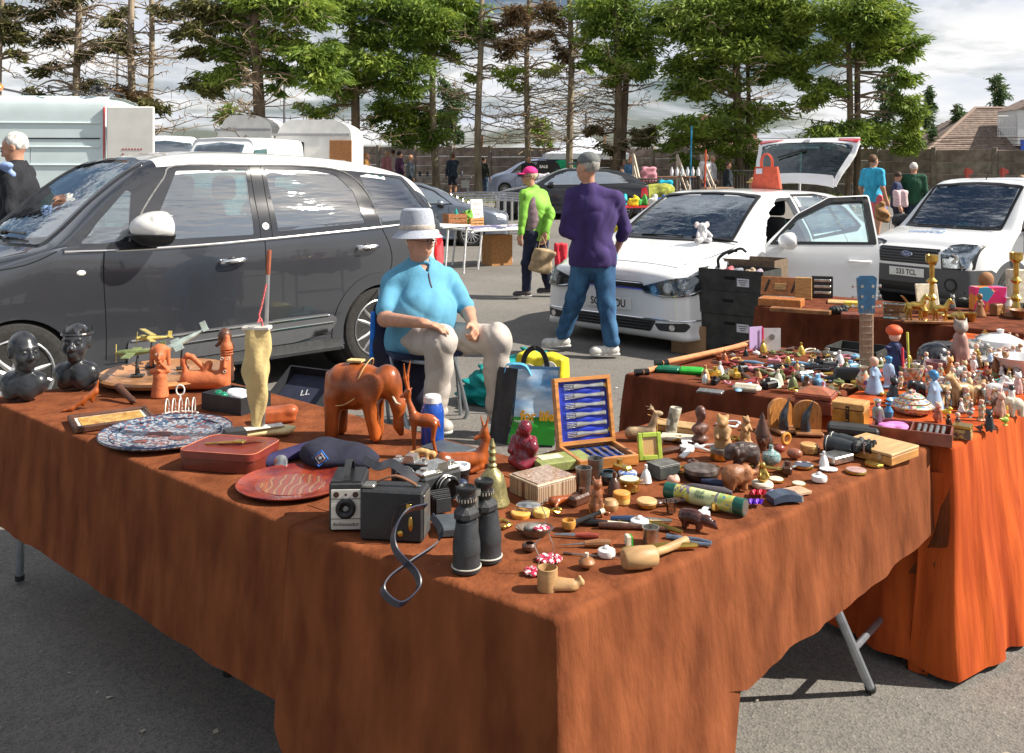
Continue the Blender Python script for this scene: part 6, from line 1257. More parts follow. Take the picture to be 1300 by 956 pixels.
b=B();b.tube(bez([(-.06,0,.78),(-.06,0,.86),(.02,-.01,.92),(.10,-.02,.93)],5),.014,8);b.tube(bez([(.02,.0,.90),(.12,-.04,.95),(.17,-.06,.92)],4),.012,8);b.obj('grip',BLKM,r)
carton('cardboard_box','plain brown cardboard box on the asphalt left of the black cartons',G(884,446),(.34,.30,.25),R(-40),CARD,None,slots=False,lab=False)
carton('produce_carton','black open carton standing beneath the guitar neck',(PY(1090,0,5.0).x,5.0,.42),(.27,.24,.25),R(-40),CARDD,None,lab=False,open_=True)
b=B();b.box((0,0,.2),(.34,.3,.4),.02);o=b.obj('storage_crate',M('plastic_crate_grey',(.06,.06,.07),.6),None,(PY(1090,0,5.0).x,5.0,.0),R(-40));tag(o,'dark plastic crate supporting the black carton under the guitar','crate')
carton('produce_carton','black carton under the short dark cloth beside the table leg',G(1010,452),(.5,.36,.22),R(-38),CARDD,None,lab=False)
def bagmesh(o,w,d,h,lean=0):
 return[('b',(0,lean*.5,h/2),(w/2,d/2,h/2),.01,RX(-math.degrees(math.atan2(lean,h))),.01)]
g=G(668,560);r=thing('shopping_bag','reusable shopping bag printed with blue sky and green field behind the fork case','bag',(g.x-.02,g.y,.012),R(-8))
W2,H2=.40,.43;sky_m=M('bag_sky',(.10,.33,.65),.4,var=.2,ns=4,c2=(.62,.72,.8),st=(1,1,3));grn=M('bag_green',(.03,.33,.03),.45,var=.3,ns=6);bb=M('bag_black',(.02,.02,.025),.5,var=.3)
def sheet(pts,n=8,wav=.006,seed=0):
 V=[];a,b_,c_,d_=[Vector(p)for p in pts]
 for j in range(n+1):
  for i in range(n+1):u,v=i/n,j/n;p=a.lerp(b_,u).lerp(d_.lerp(c_,u),v);V.append(tuple(p+Vector((0,-1,0))*wav*(sin(u*7+seed)+sin(v*9+u*4+seed))))
 return V,np.array([(j*(n+1)+i,j*(n+1)+i+1,(j+1)*(n+1)+i+1,(j+1)*(n+1)+i)for j in range(n)for i in range(n)])
for nm,pts,mt in(('sky_print',[(-.04,-.10,.16),(.20,-.10,.16),(.22,-.06,H2),(-.02,-.06,H2)],sky_m),('field_print',[(-.08,-.11,0),(.20,-.11,0),(.20,-.10,.16),(-.04,-.10,.16)],grn),('side_panel',[(-.20,-.02,0),(-.08,-.11,0),(-.02,-.06,H2),(-.15,-.0,H2)],bb),('back_panel',[(.20,.06,0),(-.20,.06,0),(-.15,.04,H2),(.22,.04,H2)],sky_m),('end_panel',[(.20,-.11,0),(.20,.06,0),(.22,.04,H2),(.22,-.06,H2)],bb)):
 V,f=sheet(pts);link(nm,mesh_np(nm,V,f,True,0),mt,r)
text('for life',.075,'lettering',M('bag_orange',(.9,.42,.02),.5),r,(.10,-.118,.17),(R(86),0,R(0)),.001,bold=.003)
text('THE GREEN',.022,'lettering',M('bag_cream',(.8,.85,.7),.5),r,(.02,-.118,.135),(R(86),0,0),.001)
b=B();b.ribbon(bez([(-.1,-.07,H2-.02),(-.08,-.08,H2+.03),(.02,-.08,H2+.03),(.06,-.07,H2-.03)],5),.03,.003,Vector((0,1,.2)));b.obj('handle',M('bag_handle_blue',(.08,.35,.6),.6),r)
g=G(690,520);r=thing('shopping_bag','yellow patterned shopping bag with white daisy circles and black handles','bag',(g.x+.0,g.y,.0),R(-25))
sobj('bag',[('b',(0,0,.19),(.18,.09,.19),.02,None,.01)],.016,M('bag_yellow',(.62,.52,.02),.5,var=.15),r,.01,wob(18,.012,3))
wh=M('bag_white',(.75,.75,.70),.5)
for k,(x,z)in enumerate([(-.06,.27),(.09,.30),(.02,.14),(-.13,.16),(.13,.14)]):
 b=B();b.cyl((x,-.108,z),(x,-.114,z),.055,n=18);o=b.obj('daisy',wh,r);b=B();b.cyl((x,-.114,z),(x,-.119,z),.024,n=14);b.obj('daisy_centre',M('daisy_orange',(.85,.45,.02),.5),o)
b=B();b.ribbon(bez([(-.10,-.11,.1),(-.09,-.12,.36),(.0,-.13,.44),(.07,-.12,.36),(.08,-.11,.1)],6),.035,.004,Vector((1,0,0)));b.obj('handle',bb,r)
g=G(622,515);TQ=M('teal_fabric',(.0,.25,.24),.75,var=.4,ns=10,bump=.3)
o=sobj('folded_clothes',[('e',(0,0,.12),(.22,.16,.13)),('e',(.14,.05,.22),(.15,.12,.09)),('e',(-.12,0,.07),(.16,.13,.08)),('e',(.26,.05,.30),(.12,.08,.06)),('-b',(0,0,-.1),(.5,.5,.1),.01)],.013,TQ,None,.03,wob(46,.022,5),(g.x+.05,g.y+.1,0));tag(o,'heap of crumpled teal fabric on the ground behind the seated man','fabric')
def stall(label,p0,p1,w,z=.74,group=None,topm=None,cat='table',legs=4):
 "p0, p1 world xy ends of the front edge"
 a,b_=Vector((p0[0],p0[1],0)),Vector((p1[0],p1[1],0));g=gz(a.x,a.y);ang=math.atan2((b_-a).y,(b_-a).x);L=(b_-a).length;r=thing('trestle_table',label,cat,(a.x,a.y,g),ang,group)
 b=B();b.box((L/2,w/2,z-.015),(L,w,.03),.005);b.obj('tabletop',topm or M('table_white',(.6,.6,.58),.5,var=.05),r)
 for x in(.12,L-.12):
  for y in(.06,w-.06):b=B();b.cyl((x,y,0),(x+(.08 if x<1 else-.08),y,z-.03),.018,n=8);b.obj('leg',M('white_leg',(.6,.6,.6),.4),r)
 return r,ang,g
def gp(px,py):q=G(px,py);return(q.x,q.y)
r,an,g=stall('white folding table covered in small boxed books between the parked cars',gp(601,343),gp(694,337),1.0,.66)
bx=[M('tiny_box_%d'%i,c_,.6,var=.1)for i,c_ in enumerate([(.6,.6,.62),(.16,.14,.32),(.45,.42,.5),(.1,.12,.2),(.7,.68,.66)])]
O0=Vector(r.location);rot=Matrix.Rotation(an,3,'Z');rs=random.Random(6);L=1.6
b=B();b.box((0,0,.011),(.13,.09,.022),.002);pm=mesh_np('packet',[tuple(p)for p in b.v],b.f,False)
pms=[]
for i in range(5):m_=pm.copy();m_.materials.append(bx[i]);pms.append(m_)
LT=(Vector(gp(694,337))-Vector(gp(601,343))).length
for i in range(9):
 for j in range(5):
  if rs.random()<.15:continue
  p=O0+rot@Vector((.12+i*(LT-.24)/8+rs.uniform(-.02,.02),.12+j*.17+rs.uniform(-.03,.03),.66));k=rs.randrange(5);o=link('boxed_book',pms[k],None,None,p,an+rs.uniform(-.4,.4));tag(o,'%s flat box on the white folding table, row %s from front, %s'%(['white','violet blue','pale lilac','navy','cream'][k],['one','two','three','four','five'][j],['left end','middle','right end'][i//3]),'box','small boxes on the white book table')
for(x,y,w_,h_,c_,lb)in((.12,.85,.36,.24,(.32,.13,.05),'slatted orange brown wooden crate at the back left of the book table'),(.55,.92,.26,.16,(.5,.26,.10),'small pale wooden crate at the back of the book table')):
 rr=thing('wooden_crate',lb,'crate',O0+rot@Vector((x,y,.66)),an,'wooden crates on the book table');wm=M('crate_'+lb[:8],c_,.8,var=.3)
 for k in range(3):
  for yy in(-.1,.1):b=B();b.box((0,yy,h_*(k+.5)/3),(w_,.012,h_/3-.012));b.obj('slat',wm,rr,smooth=False)
 for xx in(-w_/2,w_/2):b=B();b.box((xx,0,h_/2),(.014,.2,h_));b.obj('end_board',wm,rr,smooth=False)
b=B();b.box((0,0,.17),(.24,.02,.34));o=b.obj('notice',M('notice_white',(.75,.74,.7),.6,var=.03),None,O0+rot@Vector((.62,.93,.80)),an,rot=(R(-8),0,an));tag(o,'white notice card standing up on the small pale crate','sign')
text('SALE',.07,'lettering',M('notice_ink',(.45,.1,.08),.6),o,(0,-.011,.26),(R(90),0,0),.001);text('ALL BOOKS',.035,'lettering',M('notice_ink',(0,0,0)),o,(0,-.011,.16),(R(90),0,0),.001);text('50p',.07,'lettering',M('notice_ink',(0,0,0)),o,(0,-.011,.08),(R(90),0,0),.001)
o=sobj('plant',[('e',(0,0,.14),(.09,.09,.14)),('e',(.05,0,.2),(.06,.05,.1))],.02,M('lime_plant',(.15,.35,.04),.8,var=.4,ns=30),None,.02,wob(50,.02,1),O0+rot@Vector((.42,.95,.66)));tag(o,'lime green potted plant between crate and notice on the book table','plant')
b=B();b.lathe([(.035,0),(.04,.1),(.02,.16),(.012,.2)],12);o=b.obj('bottle',M('teal_bottle',(.02,.35,.28),.3),None,O0+rot@Vector((.2,.95,.78)));tag(o,'teal bottle standing in the slatted crate on the book table','bottle')
carton('cardboard_box','tall orange brown cardboard box stored under the book table',tuple(G(631,336)),(.42,.34,.52),an,M('orange_card',(.36,.17,.06),.85),None,slots=False,lab=False)
r2,_,_=stall('small silver legged table just behind the rear lamp of the grey car',gp(562,352),gp(598,347),.7,.78,None)
o=sobj('red_cloth_bag',[('b',(0,0,.3),(.16,.1,.3),.04)],.02,M('red_fabric',(.6,.02,.04),.7,var=.3),None,.02,wob(20,.02,3),G(712,340));o.scale=(.7,)*3;tag(o,'bright red cloth bag with a pink sheet hanging beside the woman with the paper bag','bag')
r,a2,g2=stall('trestle table of shoes on the grass bank between two pine trunks',gp(527,250),gp(598,250),.8,.78,None)
O2=Vector(r.location)
for i,x in enumerate([.15,.45,.75,1.3,1.55,1.8]):
 o=sobj('boot',[('c',(0,0,.05),(0,-.14,.035),.05,.04),('c',(0,0,.05),(0,0,.17),.05,.05)],.025,M('boot_%d'%(i%2),[(.05,.06,.09),(.1,.1,.12)][i%2],.7),None,.03,None,O2+Vector((x,.3,.79)));tag(o,'dark boot standing on the trestle table on the bank','boot','boots on the trestle table')
b=B();b.box((0,0,0),(.32,.01,.3));o=b.obj('price_sign',M('notice_white',(0,0,0)),None,O2+Vector((1.95,-.02,.5)));tag(o,'white price card hanging from the right end of the boot table','sign')
def barrier(label,p0,p1,lean):
 a,b_=Vector((*p0,gz(*p0))),Vector((*p1,gz(*p1)));d=b_-a;L=d.length;r=thing('crowd_barrier',label,'barrier',a,math.atan2(d.y,d.x),'galvanised crowd barriers leaning together');r.rotation_euler=(R(lean),0,math.atan2(d.y,d.x))
 fr=B();fr.tube(bez([(0,0,.1),(0,0,.9),(.15,0,1.05),(L-.15,0,1.05),(L,0,.9),(L,0,.1)],4),.022,6);fr.tube([(0,0,.18),(L,0,.18)],.018,6);fr.obj('frame',ALU,r)
 br=B();br.cyl((0,0,.18),(0,0,1.04),.006,n=5);me=mesh_np('bar',[tuple(p)for p in br.v],br.f);me.materials.append(M('galvanised_bar',(.22,.22,.22),.6))
 for k in range(1,int(L/.17)):link('bar',me,None,r,(k*.17,0,0))
for k in range(4):barrier(['rearmost of the leaning steel crowd barriers below the grass bank','second steel crowd barrier from the back of the leaning stack','third steel crowd barrier from the back of the leaning stack','front steel crowd barrier of the leaning stack behind the book table'][k],gp(572+k*7,296+k*3),gp(660+k*3,296+k*3),-22-k*3)
g=G(741,248);gY=40.5;gx=(741-650)*gY/FP;gg=gz(gx,gY);r=thing('gazebo','white pop up gazebo against the wall behind the tweed capped man','gazebo',(gx,gY,gg))
b=B();n=10;w_=1.75
for s_ in range(4):
 a=R(90*s_);m=Matrix.Rotation(a,3,'Z');V=[]
 for j in range(n+1):
  t=j/n;hw=w_*(1-t);z=1.75+1.0*t-.16*sin(pi*t);V+=[m@Vector((-hw,-hw,z)),m@Vector((hw,-hw,z))]
 b.add(V,[(2*j,2*j+1,2*j+3,2*j+2)for j in range(n)]);b.add([m@Vector((-w_,-w_,1.75)),m@Vector((w_,-w_,1.75)),m@Vector((w_,-w_-.01,1.5)),m@Vector((-w_,-w_-.01,1.5))],[(0,3,2,1)])
b.obj('canopy',M('gazebo_fabric',(.62,.66,.74),.8,var=.05),r)
for x in(-1,1):
 for y in(-1,1):b=B();b.cyl((x*w_*.98,y*w_*.98,0),(x*w_*.98,y*w_*.98,1.75),.03,n=6);b.obj('leg',ALU,r)
def garment(label,px,py,Y,c_,w_=.5,h_=.75,s_=.95,mark=None):
 p=PY(px,py,Y);t=thing('hanging_shirt',label,'shirt',p,R(5),'shirts hung up for sale');b=B()
 b.prism([(-.08,0),(-.25,-.05),(-.42,-.32),(-.30,-.40),(-.23,-.25),(-.24,-h_),(.24,-h_),(.23,-.25),(.30,-.40),(.42,-.32),(.25,-.05),(.08,0)],-.03,.03,m=Matrix(((s_,0,0),(0,0,1),(0,s_,0))));b.obj('shirt',M('shirt_'+label[:12],c_,.85,var=.3,ns=8),t)
 if mark:text(mark,.16,'lettering',M('white_print',(.7,.7,.7),.6),t,(0,-.035,-.25),(R(90),0,0),.001,bold=.006)
garment('black T shirt with white lettering hung left of the gazebo',690,204,38,(.012,.012,.015),mark='SALE');garment('black T shirt hung beside the lettered one',700,205,38.2,(.015,.015,.02));garment('green shirt hung under the gazebo canopy',714,203,38.4,(.0,.25,.12),s_=1.1);garment('dark green shirt at the right under the gazebo canopy',723,204,38.6,(.0,.16,.09),s_=1.1)
r,a3,g3=stall('clothes stall table with pink and white garments under the gazebo',gp(683,257),gp(727,257),.8,.75,None)
for i,(x,c_,lb)in enumerate([(.2,(.6,.55,.6),'white folded clothes at the left of the gazebo table'),(.7,(.6,.2,.3),'pink folded clothes on the gazebo table'),(1.2,(.45,.5,.6),'pale blue folded clothes on the gazebo table')]):
 o=sobj('folded_clothes',[('b',(0,0,.08),(.2,.2,.08),.04)],.03,M('fold_%d'%i,c_,.9,var=.3),None,.02,wob(15,.02,i),Vector(r.location)+Vector((x,.4,.76)));tag(o,lb,'clothes')
g=G(860,262);st=thing('timber_steps','weathered timber steps with sloping handrails below the bank','steps',(g.x-1.2,g.y,g.z-.25),R(20));TB=M('old_timber',(.3,.23,.17),.85,var=.3)
for k in range(5):b=B();b.box((.9,.35*k,.12+.17*k),(1.5,.36,.05));b.obj('tread',TB,st,smooth=False)
for x in(.1,1.7,2.6):
 b=B();b.tube([(x-.2,-.4,.85),(x+.7,1.8,1.85)],.045,4);b.tube([(x-.2,-.4,.55),(x+.7,1.8,1.5)],.035,4);b.tube([(x-.15,-.35,0),(x-.15,-.35,.9)],.05,4);b.tube([(x+.65,1.7,0),(x+.65,1.7,1.85)],.05,4);b.obj('handrail',M('pale_timber',(.5,.42,.33),.85),st,smooth=False)
r,a4,g4=stall('wooden table of white bottles and blue cloth on the bank by the layered pine',gp(834,262),gp(884,260),.7,.9,None,M('red_brown_top',(.22,.09,.05),.7))
O4=Vector(r.location)
for i in range(6):b=B();b.lathe([(.05,0),(.055,.16),(.02,.22),(.022,.27)],10);o=b.obj('bottle',M('white_bottle',(.65,.66,.68),.4),None,O4+Vector((.5+.16*i,.3,.92)));tag(o,'white bottle in the row on the wooden table on the bank','bottle','white bottles on the bank table')
for(x,z,c_,lb)in((.25,.55,(.0,.35,.5),'turquoise cloth draped over the left end of the bottle table'),(-.25,.95,(.6,.25,.3),'pink sheet heaped left of the bottle table')):
 o=sobj('draped_cloth',[('b',(0,0,0),(.22,.16,.22),.08)],.03,M('drape_'+lb[:6],c_,.85),None,.03,wob(14,.03,2),O4+Vector((x,0,z)));tag(o,lb,'cloth')
def fence_run(label,px0,px1,py,Y,h=1.0,n=14):
 a=PY(px0,0,Y);b_=PY(px1,0,Y);g=gz(a.x,Y);r=thing('metal_railing',label,'railing',(a.x,Y,g),0,'dark metal railings');L=b_.x-a.x;DM=M('dark_rail',(.07,.065,.06),.6)
 b=B();b.cyl((0,0,h),(L,0,h),.025,n=5);b.cyl((0,0,.15),(L,0,.15),.02,n=5);b.obj('rail',DM,r)
 br=B();br.cyl((0,0,.0),(0,0,h),.014,n=4);me=mesh_np('bar',[tuple(p)for p in br.v],br.f);me.materials.append(DM)
 for k in range(n+1):link('bar',me,None,r,(L*k/n,0,0))
fence_run('dark railing behind the bottle table on the bank',868,925,230,31.5,1.15,16);fence_run('low dark railing between the leaning twin trunk and the steps',758,835,250,27,.9,20);fence_run('dark railing right of the layered pine trunk',932,985,250,30,1.0,14)
r,a5,g5=stall('low stall table with red and blue toys left of the white hatchback',gp(775,300),gp(838,298),.8,.7,None,M('red_cover',(.5,.02,.03),.7))
O5=Vector(r.location);rs=random.Random(9)
for i,(n_,c_)in enumerate([('red',(.6,.03,.03)),('turquoise',(.0,.4,.5)),('yellow',(.8,.6,.02)),('green',(.05,.35,.06)),('white',(.7,.7,.68)),('blue',(.03,.12,.5)),('orange',(.75,.28,.02))]):
 o=sobj('toy',[('b',(0,0,.09),(.12,.09,.09),.03),('e',(.06,0,.2),(.06,.06,.08))],.025,M('toy_'+n_,c_,.6),None,.02,wob(16,.02,i),O5+Vector((.1+i*.24,.3+.2*(i%2),.72)));tag(o,n_+' toy among the bright goods on the low stall left of the white hatchback','toy')
o=sobj('carrier_bag',[('e',(0,0,.22),(.13,.1,.22)),('c',(0,0,.4),(0,0,.56),.05,.03)],.018,M('yellow_bag',(.85,.62,.01),.5),None,.03,wob(30,.012,2),PY(789,304,12));o.scale=(.7,)*3;tag(o,'yellow carrier bag hanging at the right side of the purple fleece man','bag')
for(px,py,w_,h_,Y,c_,lb)in((876,297,.5,.35,18,(.30,.12,.05),'red brown wooden chest behind the hatchback windscreen'),(893,290,.5,.4,20,(.4,.13,.05),'stack of red wooden boxes behind the hatchback roof'),(858,284,.45,.35,19,(.45,.3,.2),'brown cardboard box by the foot of the steps'),(911,243,.9,.5,29,(.35,.24,.17),'brown cardboard carton at the top of the steps')):
 q=PY(px,py,Y);carton('storage_box',lb,(q.x,q.y,gz(q.x,q.y)),(w_,.4,h_),R(12),M('bx_'+lb[:9],c_,.8),None,False,lab=False)
o=sobj('shrub',[('e',(0,0,.35),(.7,.4,.35)),('e',(.5,0,.5),(.4,.3,.3))],.07,M('yellow_shrub',(.28,.30,.05),.9,var=.5,ns=7,bump=.5),None,.1,wob(9,.09,4),G(818,268));tag(o,'low yellow green shrub beside the timber steps','shrub')
b=B();b.box((0,0,.25),(.42,.03,.5),.01);o=b.obj('display_board',M('cream_board',(.7,.66,.55),.6),None,PY(845,300,17)+Vector((0,0,-.35)),rot=(R(-12),0,R(10)));tag(o,'cream framed board leaning behind the hatchback windscreen pillar','board')
for(px,Y,c_,lb)in((876,30,(.02,.25,.45),'tall thin blue pole against the wall by the steps'),(894,29,(.5,.08,.03),'tall red orange pole beside the balding man'),(1014,24,(.6,.6,.58),'white pole against the wall behind the raised tailgate')):
 a=PY(px,160 if px<880 else 190,Y);g=gz(a.x,Y);b=B();b.cyl((0,0,0),(.05,0,a.z-g),.03,n=6);o=b.obj('pole',M('pole_'+lb[:12],c_,.5),None,(a.x,Y,g));tag(o,lb,'pole')
r,a6,g6=stall('far stall table with bric a brac seen between open door and small van',gp(1075,318),gp(1135,318),.7,.75,None)
O6=Vector(r.location)
for i,(x,c_,lb)in enumerate([(.15,(.5,.4,.25),'wicker basket on the far stall seen through the open car door gap'),(.5,(.6,.58,.5),'white china piece on the far stall beside the wicker basket'),(.85,(.1,.15,.45),'blue box on the far stall near the small van')]):
 o=sobj('stall_goods',[('b',(0,0,.1),(.12,.1,.1),.03)],.03,M('goods_%d'%i,c_,.7,var=.3),None,.02,wob(20,.015,i),O6+Vector((x,.3,.76)));tag(o,lb,'goods')
o=sobj('person_bending',[('e',(0,0,0),(.1,.09,.14)),('e',(.05,0,-.1),(.08,.07,.1))],.02,M('ginger',(.35,.18,.07),.8,var=.3),None,.03,wob(20,.02,1),PY(1118,268,14.5));o.name='fur_hat';tag(o,'ginger fur hat on the stall beyond the open car door','hat')
for px in(1228,1273):
 a=PY(px,213,23);g=gz(a.x,23);b=B();b.box((0,0,(a.z-g)/2),(.07,.07,a.z-g));b.box((.03,0,a.z-g-.1),(.2,.05,.12));o=b.obj('fence_post',M('red_post',(.4,.07,.05),.7),None,(a.x,23,g));tag(o,['red metal post by the wall behind the small van','second red metal post nearer the right edge by the wall'][px>1250],'post')
o=sobj('carrier_bag',[('b',(0,0,.16),(.15,.07,.17),.04)],.018,M('pale_pink_bag',(.7,.5,.52),.5),None,.02,wob(24,.012,3),PY(1143,262,18.8));tag(o,'pale pink carrier bag held between the boy and the green jersey man','bag')
gm=GOLF.root.matrix_basis;bp_=gm@GOLF.proj((.93,-.42),'T')[0];FUR=M('white_plush',(.66,.65,.66),.95,var=.15,ns=50,bump=.8,bs=120)
r=thing('soft_toy','white plush elephant toy sitting on the hatchback bonnet against the windscreen','toy',bp_,R(20));sobj('body',[('e',(0,0,.075),(.055,.05,.07)),('e',(.0,-.01,.155),(.046,.044,.042)),('e',(-.05,-.03,.03),(.035,.05,.028)),('e',(.05,-.03,.03),(.035,.05,.028)),('c',(-.045,-.02,.11),(-.075,-.05,.07),.018,.018),('c',(.045,-.02,.11),(.07,-.05,.07),.018,.018),('c',(0,-.05,.15),(-.01,-.085,.11),.016,.011)],.007,FUR,r,.012)
for s_ in(-1,1):b=B();b.ell((s_*.055,0,.175),(.030,.012,.032),12);b.obj('ear',M('plush_pink',(.6,.5,.5),.95),r);b=B();b.ell((s_*.017,-.052,.165),(.004,.004,.004),8);b.obj('eye',BLK,r)
b=B();b.ell((-.085,-.055,.03),(.03,.03,.03),12);b.obj('foot',M('plush_grey',(.4,.38,.38),.95),r)
q=gm@GOLF.proj((2.75,-.15),'T')[0];TAN=M('coral_leather',(.62,.10,.05),.4,var=.15,ns=20)
r=thing('handbag','coral red leather handbag with tag standing on the hatchback roof','handbag',q,R(-25));b=B();b.prism([(-.16,0),(.16,0),(.12,.25),(-.12,.25)],-.07,.07,m=Matrix(((1,0,0),(0,0,-1),(0,1,0))));b.obj('body',TAN,r)
for y in(-.05,.05):b=B();b.tube(bez([(-.06,y,.22),(-.055,y,.34),(0,y,.40),(.055,y,.34),(.06,y,.22)],6),.008,6);b.obj('handle',TAN,r)
b=B();b.box((-.07,-.08,.2),(.07,.003,.06));b.obj('price_tag',PAPER,r)
def D(s,k=.01):
 o=[]
 for t in s.split(';'):
  w=t.split()
  if not w:continue
  n=[float(x)*k for x in w[1:]]
  if w[0][-1]=='c':o.append((w[0],n[0:3],n[3:6],n[6],n[7]))
  elif w[0][-1]=='e':o.append((w[0],n[0:3],n[3:6]))
  else:o.append((w[0],n[0:3],n[3:6],n[6]if len(n)>6 else .002))
 return o
def at(px,py,z=T):p=P(px,py,z);p.z=z;return p
def fig(name,label,cat,px,py,spec,mat,rz=0,k=.012,res=.004,sc=1,grp=None,loc=None,disp=None,rot=None):
 o=sobj(name,D(spec,.01*sc),res*sc,mat,None,k*sc,disp,loc or at(px,py));o.rotation_euler=rot or(0,0,R(rz));tag(o,label,cat,grp);return o
def th(name,label,cat,px,py,rz=0,z=T,grp=None):return thing(name,label,cat,at(px,py,z),R(rz),grp)
def one(b,name,mat,label,cat,px,py,rz=0,z=T,grp=None,rot=None):o=b.obj(name,mat,None,at(px,py,z),R(rz),rot=rot);tag(o,label,cat,grp);return o
EBONY=M('ebony',(.022,.024,.028),.28,var=.3,ns=20,coat=.4);OWOOD=M('orange_wood',(.30,.068,.012),.32,var=.45,ns=14,st=(1,1,.5),coat=.4,bump=.25,bs=40);TERRA=M('terracotta',(.50,.14,.05),.65,var=.15,ns=20,bump=.2)
DWOOD=M('dark_wood',(.085,.035,.02),.35,var=.4,ns=12,coat=.3,bump=.2);MWOOD=M('mid_wood',(.26,.11,.04),.45,var=.35,ns=14,st=(1,1,.4),bump=.15,coat=.2);LWOOD=M('light_wood',(.50,.29,.11),.5,var=.25,ns=12,st=(1,6,6),bump=.1,coat=.2)
BRASS=M('brass',(.55,.36,.09),.28,.9,var=.25,ns=30);BRONZE=M('bronze_green',(.25,.22,.10),.4,.6,var=.4,ns=25,bump=.2);SILVER=M('silver',(.58,.57,.54),.25,.9,var=.25,ns=40);PEWTER=M('pewter',(.30,.30,.28),.35,.8,var=.25);LEATHER=M("oxblood_leather",(.12,.02,.011),.35,var=.2,ns=14,bump=.12,bs=150,coat=.25)
BLKLE=M('black_leatherette',(.022,.024,.027),.5,var=.15,bump=.35,bs=400);NAVY=M('navy_wool',(.014,.015,.032),.9,var=.2,bump=.2,bs=200);CREAM=M('cream_paint',(.66,.60,.44),.5,var=.1);IVORY=M('ivory',(.62,.56,.44),.45,var=.2,ns=30);CHINA=M('white_china',(.72,.72,.72),.15,var=.06,coat=.6);PINKM=M('pink_tissue',(.62,.2,.5),.8,var=.3);STONE=M('stone_grey',(.2,.19,.17),.7,var=.4,ns=40,bump=.3)
def pattern(name,cols,sc=40,kind='vor',r=.3):
 if name in MATS:return MATS[name]
 m=M(name,(.5,.5,.5),r,coat=.4);n=m.node_tree.nodes;l=m.node_tree.links;t=next(x for x in n if x.type=='TEX_COORD');ra=next(x for x in n if x.type=='VALTORGB')
 x=n.new('ShaderNodeTexVoronoi' if kind=='vor' else 'ShaderNodeTexWave');x.inputs['Scale'].default_value=sc;l.new(t.outputs['Object'],x.inputs['Vector'])
 if kind=='vor':sp=n.new('ShaderNodeSeparateColor');l.new(x.outputs['Color'],sp.inputs[0]);l.new(sp.outputs[0],ra.inputs[0])
 else:
  x.inputs['Distortion'].default_value=6;l.new(x.outputs[0],ra.inputs[0])
  if kind=='ring':x.wave_type='RINGS';x.rings_direction='Z';x.inputs['Distortion'].default_value=.3
 e=ra.color_ramp.elements;e[0].position=.05;e[0].color=(*cols[0],1);e[1].position=.95;e[1].color=(*cols[-1],1)
 for i,c in enumerate(cols[1:-1]):e.new((i+1)/(len(cols)-1)*.9+.05).color=(*c,1)
 ra.color_ramp.interpolation='CONSTANT' if kind=='vor' else 'LINEAR';return m
def boxt(name,label,cat,px,py,d,mat,rz=0,b=.003,z=T,grp=None,lid=None):
 r=th(name,label,cat,px,py,rz,z,grp)if lid else None;bb=B();x,y,h=d
 if lid:
  bb.box((0,0,h*.35),(x,y,h*.7),b);bb.obj('base',mat,r);bb=B();bb.box((0,0,h*.86),(x+.002,y+.002,h*.28-.002),b);bb.obj('lid',lid if lid is not True else mat,r);return r
 bb.box((0,0,h/2),d,b);return one(bb,name,mat,label,cat,px,py,rz,z,grp)
def lat(name,label,cat,px,py,prof,mat,n=28,grp=None,sc=.01,z=T,rot=None,loc=None,sy=1):
 bb=B();bb.lathe([(r_*sc,q*sc)for r_,q in prof],n,sy=sy);o=bb.obj(name,mat,None,loc or at(px,py,z),rot=rot);tag(o,label,cat,grp);return o
def bust(label,px,py,crown,look):
 r=th('carved_bust',label,'bust',px,py,0,grp='polished black carved busts');hp_,hpt,hr=head_prims((0,0,.185),look,.66,1.35);f=Vector(look).normalized()
 pr=hp_+D('c 0 0 9 0 0 15 2.9 2.6;e 0 0 6.2 8.6 5 5.6;e 5.6 0 6.5 3.2 3.4 4;e -5.6 0 6.5 3.2 3.4 4;e 3 -3 4.4 3.4 2.6 4;e -3 -3 4.4 3.4 2.6 4;-b 0 0 -5 20 20 5')
 sobj('bust',pr,.0042,EBONY,r,.014)
 if crown:
  b=B()
  for i in range(9):a=R(40*i);q=hpt(0,-.012,.062)+Vector((cos(a)*.052,sin(a)*.058,0));b.add([q+Vector((-sin(a)*.019,cos(a)*.019,-.006)),q+Vector((sin(a)*.019,-cos(a)*.019,-.006)),q+Vector((cos(a)*.002,sin(a)*.002,.026)),q-Vector((cos(a)*.006,sin(a)*.006,.0))],[(0,1,2),(1,3,2),(3,0,2)])
  b.tube([hpt(0,-.012,.056)+Vector((cos(a)*.054,sin(a)*.060,0))for a in np.linspace(0,2*pi,25)[:-1]],.006,6,closed=True);b.obj('crown_band',EBONY,r,smooth=False)
bust('polished black bust of a bald head at the left end of the brown table',30,508,False,(.75,-.6,0));bust('polished black bust with a leaf crown beside the car wheel',97,494,True,(.15,-.95,.06))
fig('carved_fish','small upright orange wood carving with zigzag edge casting a shadow by the busts','carving',106,520,'c -4 0 1 4 0 6 .8 1.1;c 4 0 6 5 0 10 .9 .3;c -4 0 1 -7 0 .6 .8 .4;e 3 0 4 1 .6 2;e 0 0 3 .8 .6 2',OWOOD,35,.01,.003)
fig('wooden_shoe_last','dark brown wooden shoe shaped carving leaning near the wooden round board','carving',160,510,'c -4 0 4.5 4 0 1.2 1.3 1.1;e -4.5 0 5 1.5 1.3 1.4;c 4 0 1.2 6 0 .8 1 .5',DWOOD,-35,.01,.003)
r=th('picture_frame','small framed straw coloured picture lying flat in front of the busts','picture',142,536,32)
b=B()
for x,y,w_,h_ in((0,-.085,.26,.018),(0,.085,.26,.018),(-.122,0,.018,.152),(.122,0,.018,.152)):b.box((x,y,.011),(w_,h_,.022),.004)
